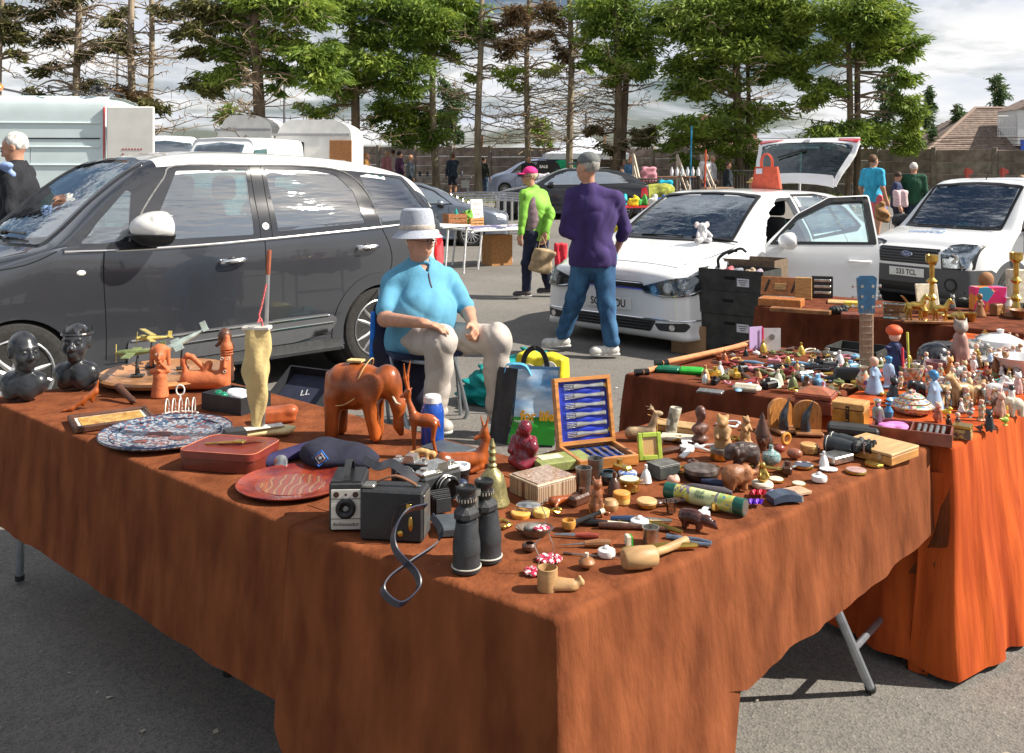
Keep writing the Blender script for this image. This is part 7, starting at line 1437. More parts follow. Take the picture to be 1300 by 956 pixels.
b.obj('frame',DWOOD,r);b=B();b.box((0,0,.009),(.226,.152,.006));b.obj('mount',M('ivory_mount',(.6,.55,.48),.7),r);b=B();b.box((0,0,.0125),(.20,.126,.003));b.obj('picture',pattern('straw_picture',[(.5,.27,.06),(.62,.38,.1),(.35,.17,.04)],60),r)
PLATEM=pattern('blue_scroll',[(.04,.07,.12),(.26,.30,.34),(.09,.12,.18),(.34,.36,.38),(.20,.07,.06),(.17,.21,.26)],110)
r=th('patterned_plate','large blue and white patterned serving plate with red roses on the left table','plate',211,556)
pr=[(0,.006),(.13,.006),(.15,.011),(.195,.024),(.205,.026),(.207,.023),(.20,.016),(.14,.0),(0,0)]
b=B();b.lathe(pr[::-1],56);b.obj('plate',PLATEM,r)
for i in range(9):a=R(40*i);b=B();b.tube([(cos(a+t)*.172,sin(a+t)*.172,.0185)for t in np.linspace(0,.5,8)],.0022,4);b.tube([(cos(a+.25)*.172+cos(t)*.014,sin(a+.25)*.172+sin(t)*.014,.0185+.12*(cos(a)*cos(t)*.014))for t in np.linspace(0,5,9)],.0018,4);b.obj('scroll',M('ink_blue',(.012,.02,.06),.4),r)
b=B();b.tube([(cos(a)*.2055,sin(a)*.2055,.0265)for a in np.linspace(0,6.28,57)[:-1]],.0018,4,closed=True);b.obj('rim_line',M('ink_blue',(0,0,0)),r)
for i,(x,y,s_)in enumerate([(-.03,.02,.045),(.05,-.02,.035),(.01,.11,.022),(-.06,-.06,.025)]):b=B();b.ell((x,y,.007),(s_,s_*.8,.0018),12);b.obj('rose',M('rose_red',(.16,.06,.055),.5,var=.5,ns=60),r)
r=th('toast_rack','white wire toast rack with ring handle behind the patterned plate','toast rack',229,528,10);WW=M('white_wire',(.7,.66,.62),.35,var=.1)
for x in(-.045,-.0225,0,.0225,.045):b=B();b.tube(bez([(x,-.03,.01),(x,-.034,.03),(x,-.02,.055),(x,0,.062),(x,.02,.055),(x,.034,.03),(x,.03,.01)],3),.0022,5);b.obj('loop',WW,r)
b=B();b.tube([(cos(a)*.06,sin(a)*.033,.008)for a in np.linspace(0,6.28,21)[:-1]],.0028,5,closed=True);b.tube([(0,0,.06),(0,0,.075)],.003,5);b.tube([(cos(a)*.014,0,.092+sin(a)*.018)for a in np.linspace(0,6.28,15)[:-1]],.0028,5,closed=True);b.obj('frame',WW,r)
lat('turned_wooden_board','large round turned wooden board behind the clay figures at the back left','board',212,484,[(0,0),(15,0),(26,2.2),(27,3.6),(26,4.4),(24,3.8),(22.5,4.4),(20,3.4),(0,3)],M('honey_wood',(.36,.17,.07),.35,var=.3,ns=10,coat=.4),60)
GM=M('plane_green',(.16,.20,.08),.4,var=.3);YM=M('plane_yellow',(.42,.34,.10),.4);SM_=M('plane_grey',(.42,.50,.46),.35,m=.3)
def plane(label,px,py,h,rz,tilt,mat,sz,biplane=False):
 r=th('model_aeroplane',label,'model',px,py,rz,T+.035,'model aeroplanes on stands');b=B();b.box((0,0,.004),(.05,.035,.008),.002);b.tube([(0,0,0),(.004,0,h*.6),(0,0,h)],[.012,.006,.004],6);b.obj('stand',BLKM,r)
 m=RY(tilt);c=Vector((0,0,h+.012));s_=sz;q=lambda*a:m@Vector(a)*s_+c
 b=B();b.tube([q(.10,0,0),q(.085,0,0),q(0,0,.004),q(-.09,0,.01),q(-.13,0,.014)],[.010*s_,.016*s_,.017*s_,.008*s_,.003],10);b.obj('fuselage',mat,r)
 b=B();b.box((0,0,0),(.045*s_,.30*s_,.005),.002);b.v=[m@(p+Vector((.03,0,.0))*s_)+c for p in b.v];b.obj('wing',mat,r)
 if biplane:b=B();b.box((0,0,0),(.045*s_,.30*s_,.005),.002);b.v=[m@(p+Vector((.035,0,.045))*s_)+c for p in b.v];b.obj('wing',mat,r)
 b=B();b.box((0,0,0),(.03*s_,.10*s_,.004),.001);b.box((0,0,.02*s_),(.03*s_,.004,.04*s_),.001);b.v=[m@(p+Vector((-.12,0,.014))*s_)+c for p in b.v];b.obj('tail',mat,r)
 b=B();b.box((0,0,0),(.003,.008,.09*s_),.001);b.v=[m@(p+Vector((.104,0,0))*s_)+c for p in b.v];b.ell(q(.10,0,0),.008,8);b.obj('propeller',YM,r)
plane('green model aeroplane on a black stand on the turned board',175,478,.085,190,0,GM,.8);plane('yellow model biplane just behind the clay woman figure',193,466,.11,215,-6,YM,.6,True);plane('pale grey model fighter aeroplane pointing downwards behind the clay jug',232,468,.10,205,22,SM_,.85)
o=fig('clay_figure','terracotta figure of a long haired woman beside the turned wooden board','figure',203,504,'c 0 0 0 0 0 8 3.4 2.4;c 0 0 8 0 0 12 2.4 1.5;e 0 0 10 3.5 2 1.6;c -3 0 10 0 -2.4 10.5 .8 .7;c 3 0 10 1 -2.4 13 .8 .6;e 0 -.5 16 2.2 2 3.2;c -2.6 .4 18 -3.2 .2 12.5 1.2 .6;c 2.6 .4 18 3.2 .2 12.5 1.2 .6;e 0 .4 18 3 2.2 2.4;c 0 -2.4 17 0 -2.9 15.2 .35 .6;e 0 -2.2 13.9 .8 .5 .5;-b 0 0 -2 9 9 2',TERRA,12,.006,.0025)
b=B()
for x in(-.9,.9):b.lathe([(.42,0),(.42,.15),(.2,.15),(.2,0)],10,c=(x*1.0,-2.3,16.9),m=RX(90))
b.v=[p*.01 for p in b.v];b.obj('eye',IVORY,o)
r=th('clay_jug','terracotta animal jug with loop handle and ringed face head','jug',262,496,4)
sobj('jug',D('c -6.5 0 4.4 5 0 4.4 3.8 3.6;c 7 0 3 7.6 0 14 2.4 2;e 7.8 0 17 2.4 2.2 2;c 7.8 0 18.5 8 0 21 1.7 1.1;c -7.5 0 5 -9 0 12 1.4 1;c -9 0 12 -7.5 0 14 .95 .95;c -7.5 0 14 -5.5 0 13.4 .95 .95;c -5.5 0 13.4 -1 0 9 .95 1.1;c 0 0 8 1 0 10.5 1.6 1.5;c 7.6 -1.8 13 7.6 -2.6 9.8 .4 .7;-b 0 0 -2 20 9 2'),.003,TERRA,r,.01)
b=B()
for x,z in((6.5,13),(8.9,13),(7.6,8)):b.tube([(x*.01+cos(a)*.0055,-.0235+.002*abs(x-7.6),z*.01+sin(a)*.0055)for a in np.linspace(0,6.28,11)[:-1]],.0018,5,closed=True)
b.obj('face_rings',IVORY,r)
b=B()
for z in(14.6,15.6,16.6):b.tube([(.078+cos(a)*.024,sin(a)*.022,z*.01)for a in np.linspace(0,6.28,17)[:-1]],.0022,5,closed=True)
b.obj('turban_rings',TERRA,r)
fig('head_carving','glossy dark brown carved head standing behind the clay jug','carving',289,484,'c 0 0 0 0 0 12 2.6 2.2;e 0 0 14.5 2.8 2.6 3;e -.6 -1 18.6 3 2.8 3.6;c -2 -2.6 16 -2.6 -3.4 15 .6 .8;-b 0 0 -2 9 9 2',DWOOD,-40,.01,.003)
BOXB=M('black_box',(.018,.02,.024),.5,var=.15)
r=th('black_box','open black box holding white tissue and green baubles behind the beige sail','box',300,518,-30)
b=B()
for x,y,w_,h_ in((0,-.07,.2,.006),(0,.07,.2,.006),(-.097,0,.006,.134),(.097,0,.006,.134)):b.box((x,y,.03),(w_,h_,.06))
b.box((0,0,.004),(.188,.134,.006));b.obj('walls',BOXB,r,smooth=False)
sobj('tissue',D('e 3 1 4.6 5 4.6 1.8;e 7 3 6 3 3 1.6;e -2 2 4.5 4 4 1.5'),.005,M('white_tissue',(.72,.72,.74),.9),r,.01,wob(60,.005,2))
for x,y in((-.06,-.03),(-.02,-.045)):b=B();b.ell((x,y,.052),(.018,.018,.014),12);b.obj('bauble',M('green_glass',(.0,.16,.08),.2,coat=.5),r)
q=P(388,500,.70);r=thing('lid_tray','large black presentation box lid propped open against the grey car','lid',q,R(-38));r.rotation_euler=(R(34),0,R(-28));b=B()
b.box((0,0,0),(.26,.20,.004));
for x,y,w_,h_ in((0,-.10,.26,.005),(0,.10,.26,.005),(-.13,0,.005,.205),(.13,0,.005,.205)):b.box((x,y,.022),(w_,h_,.044))
b.obj('tray',BOXB,r,smooth=False);b=B();b.box((0,0,.003),(.245,.185,.003));b.obj('lining',M('ink_lining',(.018,.022,.045),.8),r);text('LL',.045,'logo',M('silver_print',(.5,.5,.52),.4),r,(.0,.0,.006),(0,0,R(20)),.0005)
r=thing('side_table','dark folding stand carrying the propped black lid behind the left table','stand',(q.x,q.y,0));b=B();b.box((0,0,q.z-.10),(.26,.2,.02),.004);b.obj('top',BOXB,r)
for x in(-.1,.1):
 for y in(-.07,.07):b=B();b.cyl((x,y,0),(x,y,q.z-.1),.009,n=6);b.obj('leg',STEEL,r)
r=th('model_yacht','model yacht hull with furled beige sail cover and tall mast','model',334,556,28)
sobj('hull',D('c -8 0 2 7 0 2 1.6 2.6;c 7 0 2 11 0 2.6 2.6 .6;-b 0 0 6.6 20 9 3.2 .2;-b 0 0 -3 20 9 3'),.004,M('cream_hull',(.68,.58,.30),.45,var=.1),r,.03)
b=B();b.box((0,0,.036),(.13,.04,.004),.001);b.obj('deck',M('deck_white',(.6,.58,.52),.5),r);b=B();b.prism([(-.135,.0),(-.05,.0),(-.06,.04),(-.12,.04)],-.028,.028,m=Matrix(((1,0,0),(0,0,1),(0,1,0))));b.obj('cabin',BLKM,r)
SAIL=M('beige_sailcloth',(.54,.42,.19),.55,var=.12,ns=12,bump=.2)
V=[];nn=20
for j in range(41):
 t=j/40;z=.035+.32*t;w_=.017+.024*min(1,t*1.8)
 for i in range(nn):a=2*pi*i/nn;rr=1+.14*sin(3*a+t*9)+.10*sin(5*a-t*14);V.append((-.02+cos(a)*w_*rr+.002*sin(t*7),sin(a)*w_*.55*rr,z))
f=[(j*nn+i,j*nn+(i+1)%nn,(j+1)*nn+(i+1)%nn,(j+1)*nn+i)for j in range(40)for i in range(nn)]
link('sail_cover',mesh_np('sail',V,np.array(f),True,0),SAIL,r,rot=(0,0,R(-28)))
b=B();b.box((-.02,0,.358),(.090,.042,.013),.003);b.obj('batten',M('deck_white',(0,0,0)),r,rz=R(-28))
b=B();b.cyl((0,.0,.03),(.016,0,.53),.0065,n=8);b.obj('mast',ALU,r);b=B();b.cyl((.016,0,.53),(.020,0,.61),.0075,n=8);b.obj('mast_tip',M('rusty_red',(.28,.08,.04),.7),r)
b=B();b.tube(bez([(-.004,-.01,.36),(-.008,-.012,.385),(-.016,-.014,.40),(-.008,-.012,.43),(.008,-.008,.50)],4),.003,5);b.tube([(-.008,-.012,.385),(-.022,-.02,.38),(-.014,-.014,.395)],.003,5);b.obj('red_string',M('red_white_string',(.6,.12,.12),.8,var=.6,ns=200),r)
fig('leather_pouch','reddish brown leather pouch lying behind the model yacht','pouch',352,536,'b 0 0 2.6 6 3.6 2.6 1.4;e 4 -1 4 3 3 2',M('tan_leather',(.34,.08,.025),.4,var=.2),25,.01,.004)
ELE='e 0 0 14.8 7.4 5.2 6.8;e -4.5 0 14.4 4.6 4.8 6.6;e 4 0 15 4.4 4.8 5.8;e 9.4 0 16.6 4 3.9 4.8;c 11 0 15 12.8 0 10 2.6 1.9;c 12.8 0 10 12.9 0 4.5 1.9 1.3;c 12.9 0 4.5 13.6 0 2.4 1.2 .9;c -6 2.6 12 -6 2.8 1.2 2.5 1.9;c -6 -2.6 12 -6.2 -2.8 1.2 2.5 1.9;c 5 2.6 12 5.4 2.8 1.2 2.4 1.8;c 5 -2.6 12 7.2 -2.8 1.4 2.4 1.7;c -8.5 0 18 -9.5 0 10 .7 .35;e 6.4 3.9 15.4 2.8 .7 4.4;e 6.4 -4.1 15.4 2.8 .7 4.4;-b 0 0 -2 30 30 2'
o=fig('carved_elephant','large glossy orange wood elephant with string tied round its back','elephant',452,556,ELE,OWOOD,-14,.014,.004,1.14)
b=B();b.tube([(.02+.035*cos(a),.052*sin(a),.185+.062*cos(a)*.2+.064*sin(a+1.57))for a in np.linspace(0,6.28,25)[:-1]],.0018,5,closed=True);b.tube(bez([(.03,-.05,.15),(-.02,-.06,.12),(-.09,-.03,.11)],5),.0016,5);b.box((.0,0,.252),(.05,.035,.006));b.obj('string',M('straw_string',(.6,.42,.18),.8),o)
b=B()
for y in(-.022,.022):b.tube([(.125,y,.165),(.150,y*1.3,.13),(.165,y*1.2,.125)],[.004,.003,.001],6)
b.obj('tusk',IVORY,o)
o=fig('carved_antelope','standing orange wood antelope with long lyre horns on a small plinth','antelope',537,580,'e 1 0 12 4 1.9 2.3;e -2.4 0 12.4 2.2 1.9 2.3;c -3 0 13 -5 0 18.6 1.5 .8;c -5 0 18.6 -5.2 -.2 21 .8 1.2;c -5.2 0 20.6 -7.4 0 19.6 1 .5;c -4.6 .8 21.5 -4.2 1.6 22.3 .4 .2;c -4.6 -.8 21.5 -4.2 -1.6 22.3 .4 .2;c -5 .5 22 -5.6 1 26 .5 .5;c -5.6 1 26 -4.8 1.8 31 .5 .2;c -5 -.5 22 -5.8 -1.2 26 .5 .5;c -5.8 -1.2 26 -5.8 -2.6 31 .5 .2;c -3 .8 11 -3.4 1 1.2 .9 .45;c -3 -.8 11 -2.6 -1 1.2 .9 .45;c 4 .8 11 3 1 6 1.1 .6;c 3 1 6 4 1 1.2 .55 .45;c 4 -.8 11 3.6 -1 6 1.1 .6;c 3.6 -1 6 4.8 -1 1.2 .55 .45;c 5 0 12 5.6 0 10 .5 .3;b -3.4 0 .7 1.8 1.6 .7 .2;b 3.8 0 .7 1.6 1.6 .7 .2',OWOOD,-8,.006,.0022,.92)
o=fig('carved_antelope','reclining orange wood antelope with upright horns beside the brass bell','antelope',588,600,'c -5 0 3.4 4.5 0 3.6 2.6 2.3;e -6 -.6 3.6 2.4 2.6 2.8;c 5 0 4 6.8 0 9.6 1.9 1;c 6.8 0 9.6 6.2 0 11.6 1 1.1;c 6.2 0 11 3.4 -.4 9.8 1 .55;c 6.2 .5 12 5.2 .8 15.8 .55 .2;c 6.2 -.5 12 7.2 -.9 16 .55 .2;c 6.6 .9 11.4 7.6 1.6 12 .4 .2;c 5 -1.6 2 2 -2.2 .8 .9 .6;c -7 -2.4 3 -7.6 -2.6 .9 1.6 .8;c -7.6 -2.6 .9 -3 -2.8 .8 .8 .5;-b 0 0 -2 20 20 2',OWOOD,10,.008,.0025)
fig('carved_hand_holder','knotted honey coloured root carving in front of the standing antelope','carving',535,594,'c -4 0 1 -3 0 4 .8 .7;c -3 0 4 0 0 5 .7 .7;c 0 0 5 3.4 0 4 .7 .8;c 3.4 0 4 4.4 -.4 1 .8 .7;c -1 0 4.8 -1 -1 1 .6 .7;c 1.5 0 4.8 1.8 -1.4 1 .6 .7;e 0 0 1 4 2 .9',LWOOD,0,.008,.0025)
lat('vacuum_flask','blue vacuum flask with white cup lid behind the standing antelope','flask',549,566,[(0,0),(3.6,0),(3.7,.4),(3.7,10),(3.2,12),(2.6,13),(0,13)],M('flask_blue',(.01,.06,.32),.25,coat=.5),loc=at(549,562));lat('flask_cup','white screw cup on top of the blue vacuum flask','cup',0,0,[(0,0),(2.9,0),(2.8,1.8),(2.3,2.3),(0,2.3)],CHINA,loc=at(549,562)+Vector((0,0,.13)))
boxt('flat_case','dark flat case at the far end of the left table beside the flask','case',569,575,(.15,.10,.018),M('slate_case',(.06,.07,.08),.4),-40,.003)
r=th('leather_satchel','reddish brown leather satchel with brass clasp lying between the plates','satchel',292,588,-12)
pf=rnd_poly([(-.12,-.085),(.12,-.085),(.125,.08),(-.10,.085)],.03,5);b=B();b.prism([(p.x,p.y)for p in pf],.0,.048);b.obj('body',LEATHER,r,sharp=50)
pf=rnd_poly([(-.123,-.088),(.123,-.088),(.128,.083),(-.103,.088)],.032,6);b=B();b.prism([(p.x,p.y)for p in pf],.036,.056);b.obj('flap',M('leather_flap',(.17,.026,.016),.4,var=.15,ns=12,bump=.1,bs=150,coat=.3),r,sharp=50)
b=B();b.tube([(p.x*.985,p.y*.985,.0565)for p in pf],.0014,4,closed=True);b.obj('stitching',M('thread',(.5,.15,.08),.8),r)
b=B();b.ribbon([(-.03,-.01,.060),(.03,.0,.061),(.06,.03,.061),(.10,.06,.05)],.018,.004,Vector((0,1,0)));b.obj('strap',LEATHER,r);b=B();b.box((.03,.002,.065),(.035,.022,.008),.003);b.tube([(-.07,-.018,.059),(.02,.0,.064)],[.003,.0045],6);b.obj('clasp',BRASS,r)
fig('forage_hat','purplish navy forage cap with round gold badge beside the satchel','cap',365,584,'c -5 -5 1.4 6 7 2.6 1.5 1.7;c -4 -6 1 7 5 2 1.3 1.3;c -5 -5 1 -7 -8 1 1.3 1',M('violet_navy',(.022,.018,.07),.85,var=.2),-6,.02,.004)
b=B();b.lathe([(.021,0),(.021,.004),(.016,.006),(0,.006)],20);o=one(b,'cap_badge',SILVER,'round silver and gold badge pinned on the navy forage cap','badge',357,587,rot=(R(65),0,R(-15)),z=T+.022)
o=fig('beret','large navy beret with blue diamond badge lying behind the box cameras','beret',428,590,'e 0 0 2.4 10.5 7.5 3.2;e -4 0 4 6 5.4 2.4;e 6 1 1.8 6 5 2;-b 0 0 -3 30 30 3',NAVY,-12,.02,.005,1.12,disp=wob(28,.004,3))
b=B();b.tube([(-.024,0,0),(0,0,.022),(.024,0,0),(0,0,-.022)],.0022,5,closed=True);b.obj('badge_outline',M('badge_blue',(.02,.16,.62),.5),o,(-.02,-.076,.040),rot=(R(-28),0,0));b=B();b.tube([(-.014,0,0),(0,0,.014),(.014,0,0),(0,0,-.014)],.004,5,closed=True);b.ell((0,0,0),(.007,.004,.007),8);b.obj('badge_centre',SILVER,o,(-.02,-.076,.040),rot=(R(-28),0,0))
r=th('round_tray','round crimson and orange painted plate in front of the satchel','plate',372,618)
b=B();b.lathe([(p,q)for p,q in[(0,0),(.11,0),(.150,.014),(.152,.018),(.149,.0185),(.14,.014),(.11,.007),(0,.006)]],56);b.obj('plate',M('crimson_glaze',(.15,.014,.022),.25,var=.35,ns=14,c2=(.30,.05,.02),coat=.5),r)
b=B();b.lathe([(0,.0075),(.088,.0075),(.088,.0065)],40);b.obj('painted_centre',pattern('blotch',[(.28,.05,.02),(.10,.04,.05),(.34,.09,.03),(.05,.03,.05),(.32,.14,.06)],13,'wave'),r)
def strap(name,label,pts,w,mat,side):b=B();b.ribbon(bez(pts,8),w,.003,side);o=b.obj(name,mat);tag(o,label,'strap');return o
r=th('box_camera','black box camera with silver front plate and round lens','camera',440,672,-2)
r.rotation_euler[2]=R(2);b=B();b.box((0,.05,.058),(.082,.12,.115),.005);b.obj('body',BLKLE,r)
b=B();b.box((0,-.0112,.052),(.071,.003,.096),.001);fp=b.obj('front_plate',M('silver_plate',(.60,.58,.54),.4,.3,var=.06),r)
b=B();b.lathe([(.024,0),(.024,.006),(.018,.008),(.010,.004),(.008,.001),(0,.001)],28,c=(0,-.0128,.055),m=RX(90));b.obj('lens',BLK,r)
b=B();b.ell((0,-.0165,.055),(.007,.003,.007),12);b.obj('lens_glass',CLEAR,r)
b=B()
for x,rr in((-.023,.007),(.023,.007),(0,.003)):b.cyl((x,-.0125,.088),(x,-.0145,.088),rr,n=14)
b.obj('viewfinder',M('dark_brown_glass',(.05,.02,.015),.15),r)
for z in(.078,.030):b=B();b.box((0,-.0132,z),(.07,.001,.0012));b.obj('line',WINK,r)
text('Ambassador',.0125,'lettering',WINK,r,(0,-.0132,.017),(R(90),0,0),.0004)
b=B();b.ribbon(bez([(0,.0,.118),(.0,.01,.135),(.0,.045,.152),(.0,.085,.137),(0,.095,.118)],6),.016,.004,Vector((1,0,0)));b.obj('handle',BLKLE,r);b=B();b.box((0,.05,.1165),(.074,.112,.003),.001);b.obj('top_plate',BLK,r)
r=th('box_camera','larger black box camera with leather handle seen from its side','camera',497,688,-8);b=B();b.box((0,.035,.060),(.150,.075,.118),.005);b.obj('body',BLKLE,r)
b=B();b.ribbon(bez([(-.05,.035,.120),(-.045,.035,.127),(0,.035,.143),(.045,.035,.127),(.05,.035,.120)],6),.012,.003,Vector((0,1,0)));b.obj('handle',M('brown_strap',(.16,.07,.035),.4),r)
b=B();b.box((-.058,.02,.124),(.03,.03,.01),.003);b.box((.0765,.035,.06),(.002,.06,.10),.001);b.box((0.055,.035,.121),(.012,.01,.003));stuff(b.obj('metal_fittings',PEWTER,r))
b=B();b.box((.042,-.0035,.085),(.012,.003,.014),.001);b.ell((.046,-.003,.045),(.006,.004,.018),12);b.ell((.022,-.004,.022),(.008,.005,.008),10);b.obj('winder',BRASS,r)
b=B();b.tube(bez([(.052,-.006,.10),(.02,-.01,.085),(.004,-.012,.05),(.008,-.012,.01)],6),.0022,5);b.obj('strap_end',BLK,r)
A0=lambda px,py,z:PY(px,py,z)
strap('camera_strap','narrow black camera strap looping over the table edge',[A0(541,642,2.03),A0(515,650,1.98),A0(500,675,1.95),A0(503,700,1.93),A0(528,728,1.90),A0(530,748,1.88),A0(508,767,1.86),A0(487,752,1.87),A0(492,735,1.89),A0(520,714,1.93),A0(552,692,1.99),A0(560,675,2.03),A0(548,655,2.06)],.018,M('dark_strap',(.02,.025,.045),.35,coat=.3),Vector((.5,-.4,.75)))
strap('camera_strap','white edged black strap lying over the cameras behind',[A0(462,582,2.4),A0(480,592,2.36),A0(497,588,2.35),A0(515,600,2.32),A0(530,612,2.30)],.022,M('strap_grey',(.10,.10,.11),.4),Vector((0,.6,.8)))
def slr(label,px,py,rz,lens=True,body=BLKLE,sc=1):
 r=th('film_camera',label,'camera',px,py,rz);r.scale=(sc,)*3;b=B();b.box((0,0,.036),(.13,.045,.07),.008);b.obj('body',body,r);b=B();b.box((0,0,.075),(.128,.040,.014),.005);b.prism([(-.022,.075),(.022,.075),(.014,.098),(-.014,.098)],-.02,.02,m=Matrix(((1,0,0),(0,0,1),(0,1,0))));b.cyl((.045,0,.08),(.045,0,.09),.009,n=14);b.cyl((-.045,0,.08),(-.045,0,.088),.011,n=14);b.obj('top_plate',SILVER,r)
 b=B();b.lathe([(.031,0),(.031,.012),(.033,.013),(.033,.022),(.030,.023),(.030,.034),(.026,.037),(.022,.033),(0,.031)],28,c=(0,-.0225,.036),m=RX(90));b.obj('lens',BLK,r);b=B()
 for y in(.012,.024):b.tube([(cos(a)*.0325,-.0225-y,.036+sin(a)*.0325)for a in np.linspace(0,6.28,25)[:-1]],.0016,5,closed=True)
 b.obj('lens_ring',SILVER,r)
slr('black film camera with silver ringed lens behind the larger box camera',556,632,42);slr('small dark camera with strap lug behind the handle of the larger box camera',522,615,-20,sc=.85)
r=th('folding_camera','open folding camera with pleated bellows right of the larger box camera','camera',556,650,25)
for k in range(6):b=B();s_=.06-.004*k;b.box((0,-.008*k,.03),(s_,.0045,s_*.9),.001);b.obj('bellows_fold',BLKLE if k%2 else BLK,r)
lat('camera_lens','black camera lens with white ring cap behind the brass bell','lens',0,0,[(0,0),(2.6,0),(2.7,3),(3,3.4),(3,4.4),(2.4,4.6),(1.9,4.2),(0,4)],BLK,loc=at(583,614));o=lat('white_ring','white ring resting on the black lens by the brass bell','lens ring',0,0,[(2.1,0),(3.05,0),(3.05,.9),(2.3,.9),(2.1,.2)],M('ring_white',(.7,.72,.76),.3),loc=at(583,614)+Vector((0,0,.044)))
fig('lens_pouch','navy zipped lens pouch lying on white paper behind the binoculars','pouch',574,624,'c -3 0 2 3 0 2 1.9 1.7',M('pouch_navy',(.02,.03,.07),.5),-20,.01,.003);boxt('paper','folded white paper under the navy lens pouch','paper',566,628,(.09,.07,.002),CHINA,20,0)
def tubex(b,pts,m=None):b.lathe(pts,26,m=m)
def binos(label,px,py,rz,sc=1,rot=None,z=T,gap=.036):
 r=th('binoculars',label,'binoculars',px,py,rz,z);r.scale=(sc,)*3
 if rot:r.rotation_euler=rot
 for s_ in(-1,1):
  c=(s_*gap,0,0);b=B();b.lathe([(.029,.002),(.030,.004),(.030,.012),(.028,.035),(.0295,.04),(.0295,.045),(.029,.06),(.023,.098),(.023,.105)],28,c=c);b.obj('barrel',M('bino_grey',(.035,.04,.045),.45,bump=.15,bs=300),r)
  b=B();b.tube([(s_*gap+cos(a)*.0305,sin(a)*.0305,.012)for a in np.linspace(0,6.28,25)[:-1]],.0016,5,closed=True);b.obj('barrel_ring',M('cream_ring',(.5,.48,.42),.4),r)
  b=B();b.box((s_*(gap-.004),.004,.118),(.052,.046,.034),.012);b.obj('prism_housing',BLKLE,r)
  b=B();b.lathe([(.016,0),(.016,.008),(.020,.010),(.020,.018),(.017,.020),(.017,.026),(.021,.032),(.021,.038),(.018,.040),(.014,.036),(0,.034)],26,c=(s_*(gap-.006),.006,.135));b.obj('eyepiece',BLK,r)
  b=B()
  for k in range(20):a=R(18*k);b.box((s_*(gap-.006)+cos(a)*.0205,.006+sin(a)*.0205,.149),(.0022,.0022,.007),m=None)
  b.obj('knurling',SILVER,r)
 b=B();b.cyl((0,.006,.075),(0,.006,.16),.007,n=12);b.box((0,.006,.11),(.03,.014,.02),.004);b.cyl((0,.006,.15),(0,.006,.162),.012,n=14);b.obj('hinge',PEWTER,r);return r
binos('large black binoculars standing upright on their lenses near the table corner',606,718,50,1.03,gap=.034)
boxt('flat_case','grey flat case lying behind the upright binoculars','case',580,672,(.10,.10,.022),M('slate_case',(0,0,0)),10,.004)
lat('brass_bell','tall brass bell shaped bottle with ringed spire left of the inlaid box','bell',625,640,[(0,0),(4.4,0),(4.6,.5),(4.1,2),(3.6,5),(3,7.4),(1.8,8.8),(1,9.6),(1.3,10.2),(.8,10.8),(1.1,11.6),(.7,12.6),(1.1,13.6),(.7,14.4),(.9,15.2),(.5,16.2),(.3,17),(0,17)],BRONZE)
fig('carved_figure','dark red resin figure of a crouching monk','figure',665,592,'e 0 0 3 4 3.6 3;e 0 0 6.5 2.9 2.6 3.6;e .6 -1 11.6 2.1 2.1 2.3;c -2.8 0 8 -3.4 -2.2 5 1.2 1;c 2.8 0 8 3.4 -2 6 1.2 1;e 3 -1.6 6 1.8 1.8 2.4;c -3 -1.6 2 0 -3.6 1.2 1.4 1.2;c 3 -1.6 2 1 -3.8 1.2 1.4 1.2;c -1.4 0 10 1 -1 10 1 1;-b 0 0 -2 9 9 2',M('resin_red',(.16,.012,.025),.22,coat=.6,var=.3),-15,.008,.0025)
INL=pattern('inlay',[(.12,.05,.03),(.52,.40,.27),(.16,.07,.04),(.48,.36,.24)],70,'ring',.4);INT=pattern('inlay_top',[(.32,.22,.16),(.42,.31,.23),(.25,.16,.11),(.45,.35,.27)],190)
r=th('inlaid_box','low wooden box with striped inlay and fine mosaic top','box',689,626,38);b=B();b.box((0,0,.022),(.135,.12,.044),.002);b.obj('base',INL,r);b=B();b.box((0,0,.0465),(.137,.122,.005),.001);b.obj('rim',M('inlay_line',(.5,.38,.26),.4),r);b=B();b.prism([(-.062,-.055),(.062,-.055),(.062,.055),(-.062,.055)],.049,.052);b.obj('top',INT,r)
r=th('book','olive green cloth covered box with pale label lying by the fork case','box',712,592,22);b=B();b.box((0,0,.014),(.17,.09,.028),.003);b.obj('cover',M('olive_cloth',(.22,.25,.08),.7,bump=.2,bs=300),r);b=B();b.box((-.03,.01,.029),(.07,.04,.001));b.obj('label',IVORY,r)
for i,(px,py)in enumerate([(741,624),(756,611)]):lat('pewter_beaker',['front pewter beaker beside the inlaid box','rear pewter beaker beside the fork case'][i],'beaker',px,py,[(0,.2),(1.7,0),(1.9,.4),(2.2,6.3),(2.3,6.5),(2,6.5),(1.7,.6),(0,.5)],PEWTER,grp='pewter beakers')
r=th('silver_box','oval silver trinket box with embossed sides before the inlaid box','box',671,652);b=B();b.lathe([(0,0),(.028,0),(.030,.003),(.030,.016),(.031,.018)],36,sy=.75);b.obj('base',pattern('emboss',[(.2,.19,.17),(.6,.58,.54),(.35,.33,.3)],260),r);b=B();b.lathe([(.032,.018),(.032,.023),(.026,.027),(0,.029)],36,sy=.75);b.obj('lid',SILVER,r)
def tin(label,px,py,r_,h,c,top=None,sy=1,cat='tin'):
 b=B();b.lathe([(0,0),(r_*.96,0),(r_,.003),(r_,h*.55)],30,sy=sy);rr=th('round_tin',label,cat,px,py);b.obj('base',c,rr);b=B();b.lathe([(r_+.001,h*.55),(r_+.001,h-.002),(r_*.94,h),(0,h*1.02)],30,sy=sy);b.obj('lid',top or c,rr);return rr
ORT=M('orange_tin',(.62,.27,.05),.35,var=.15);YT=M('yellow_tin',(.6,.42,.12),.4,var=.2)
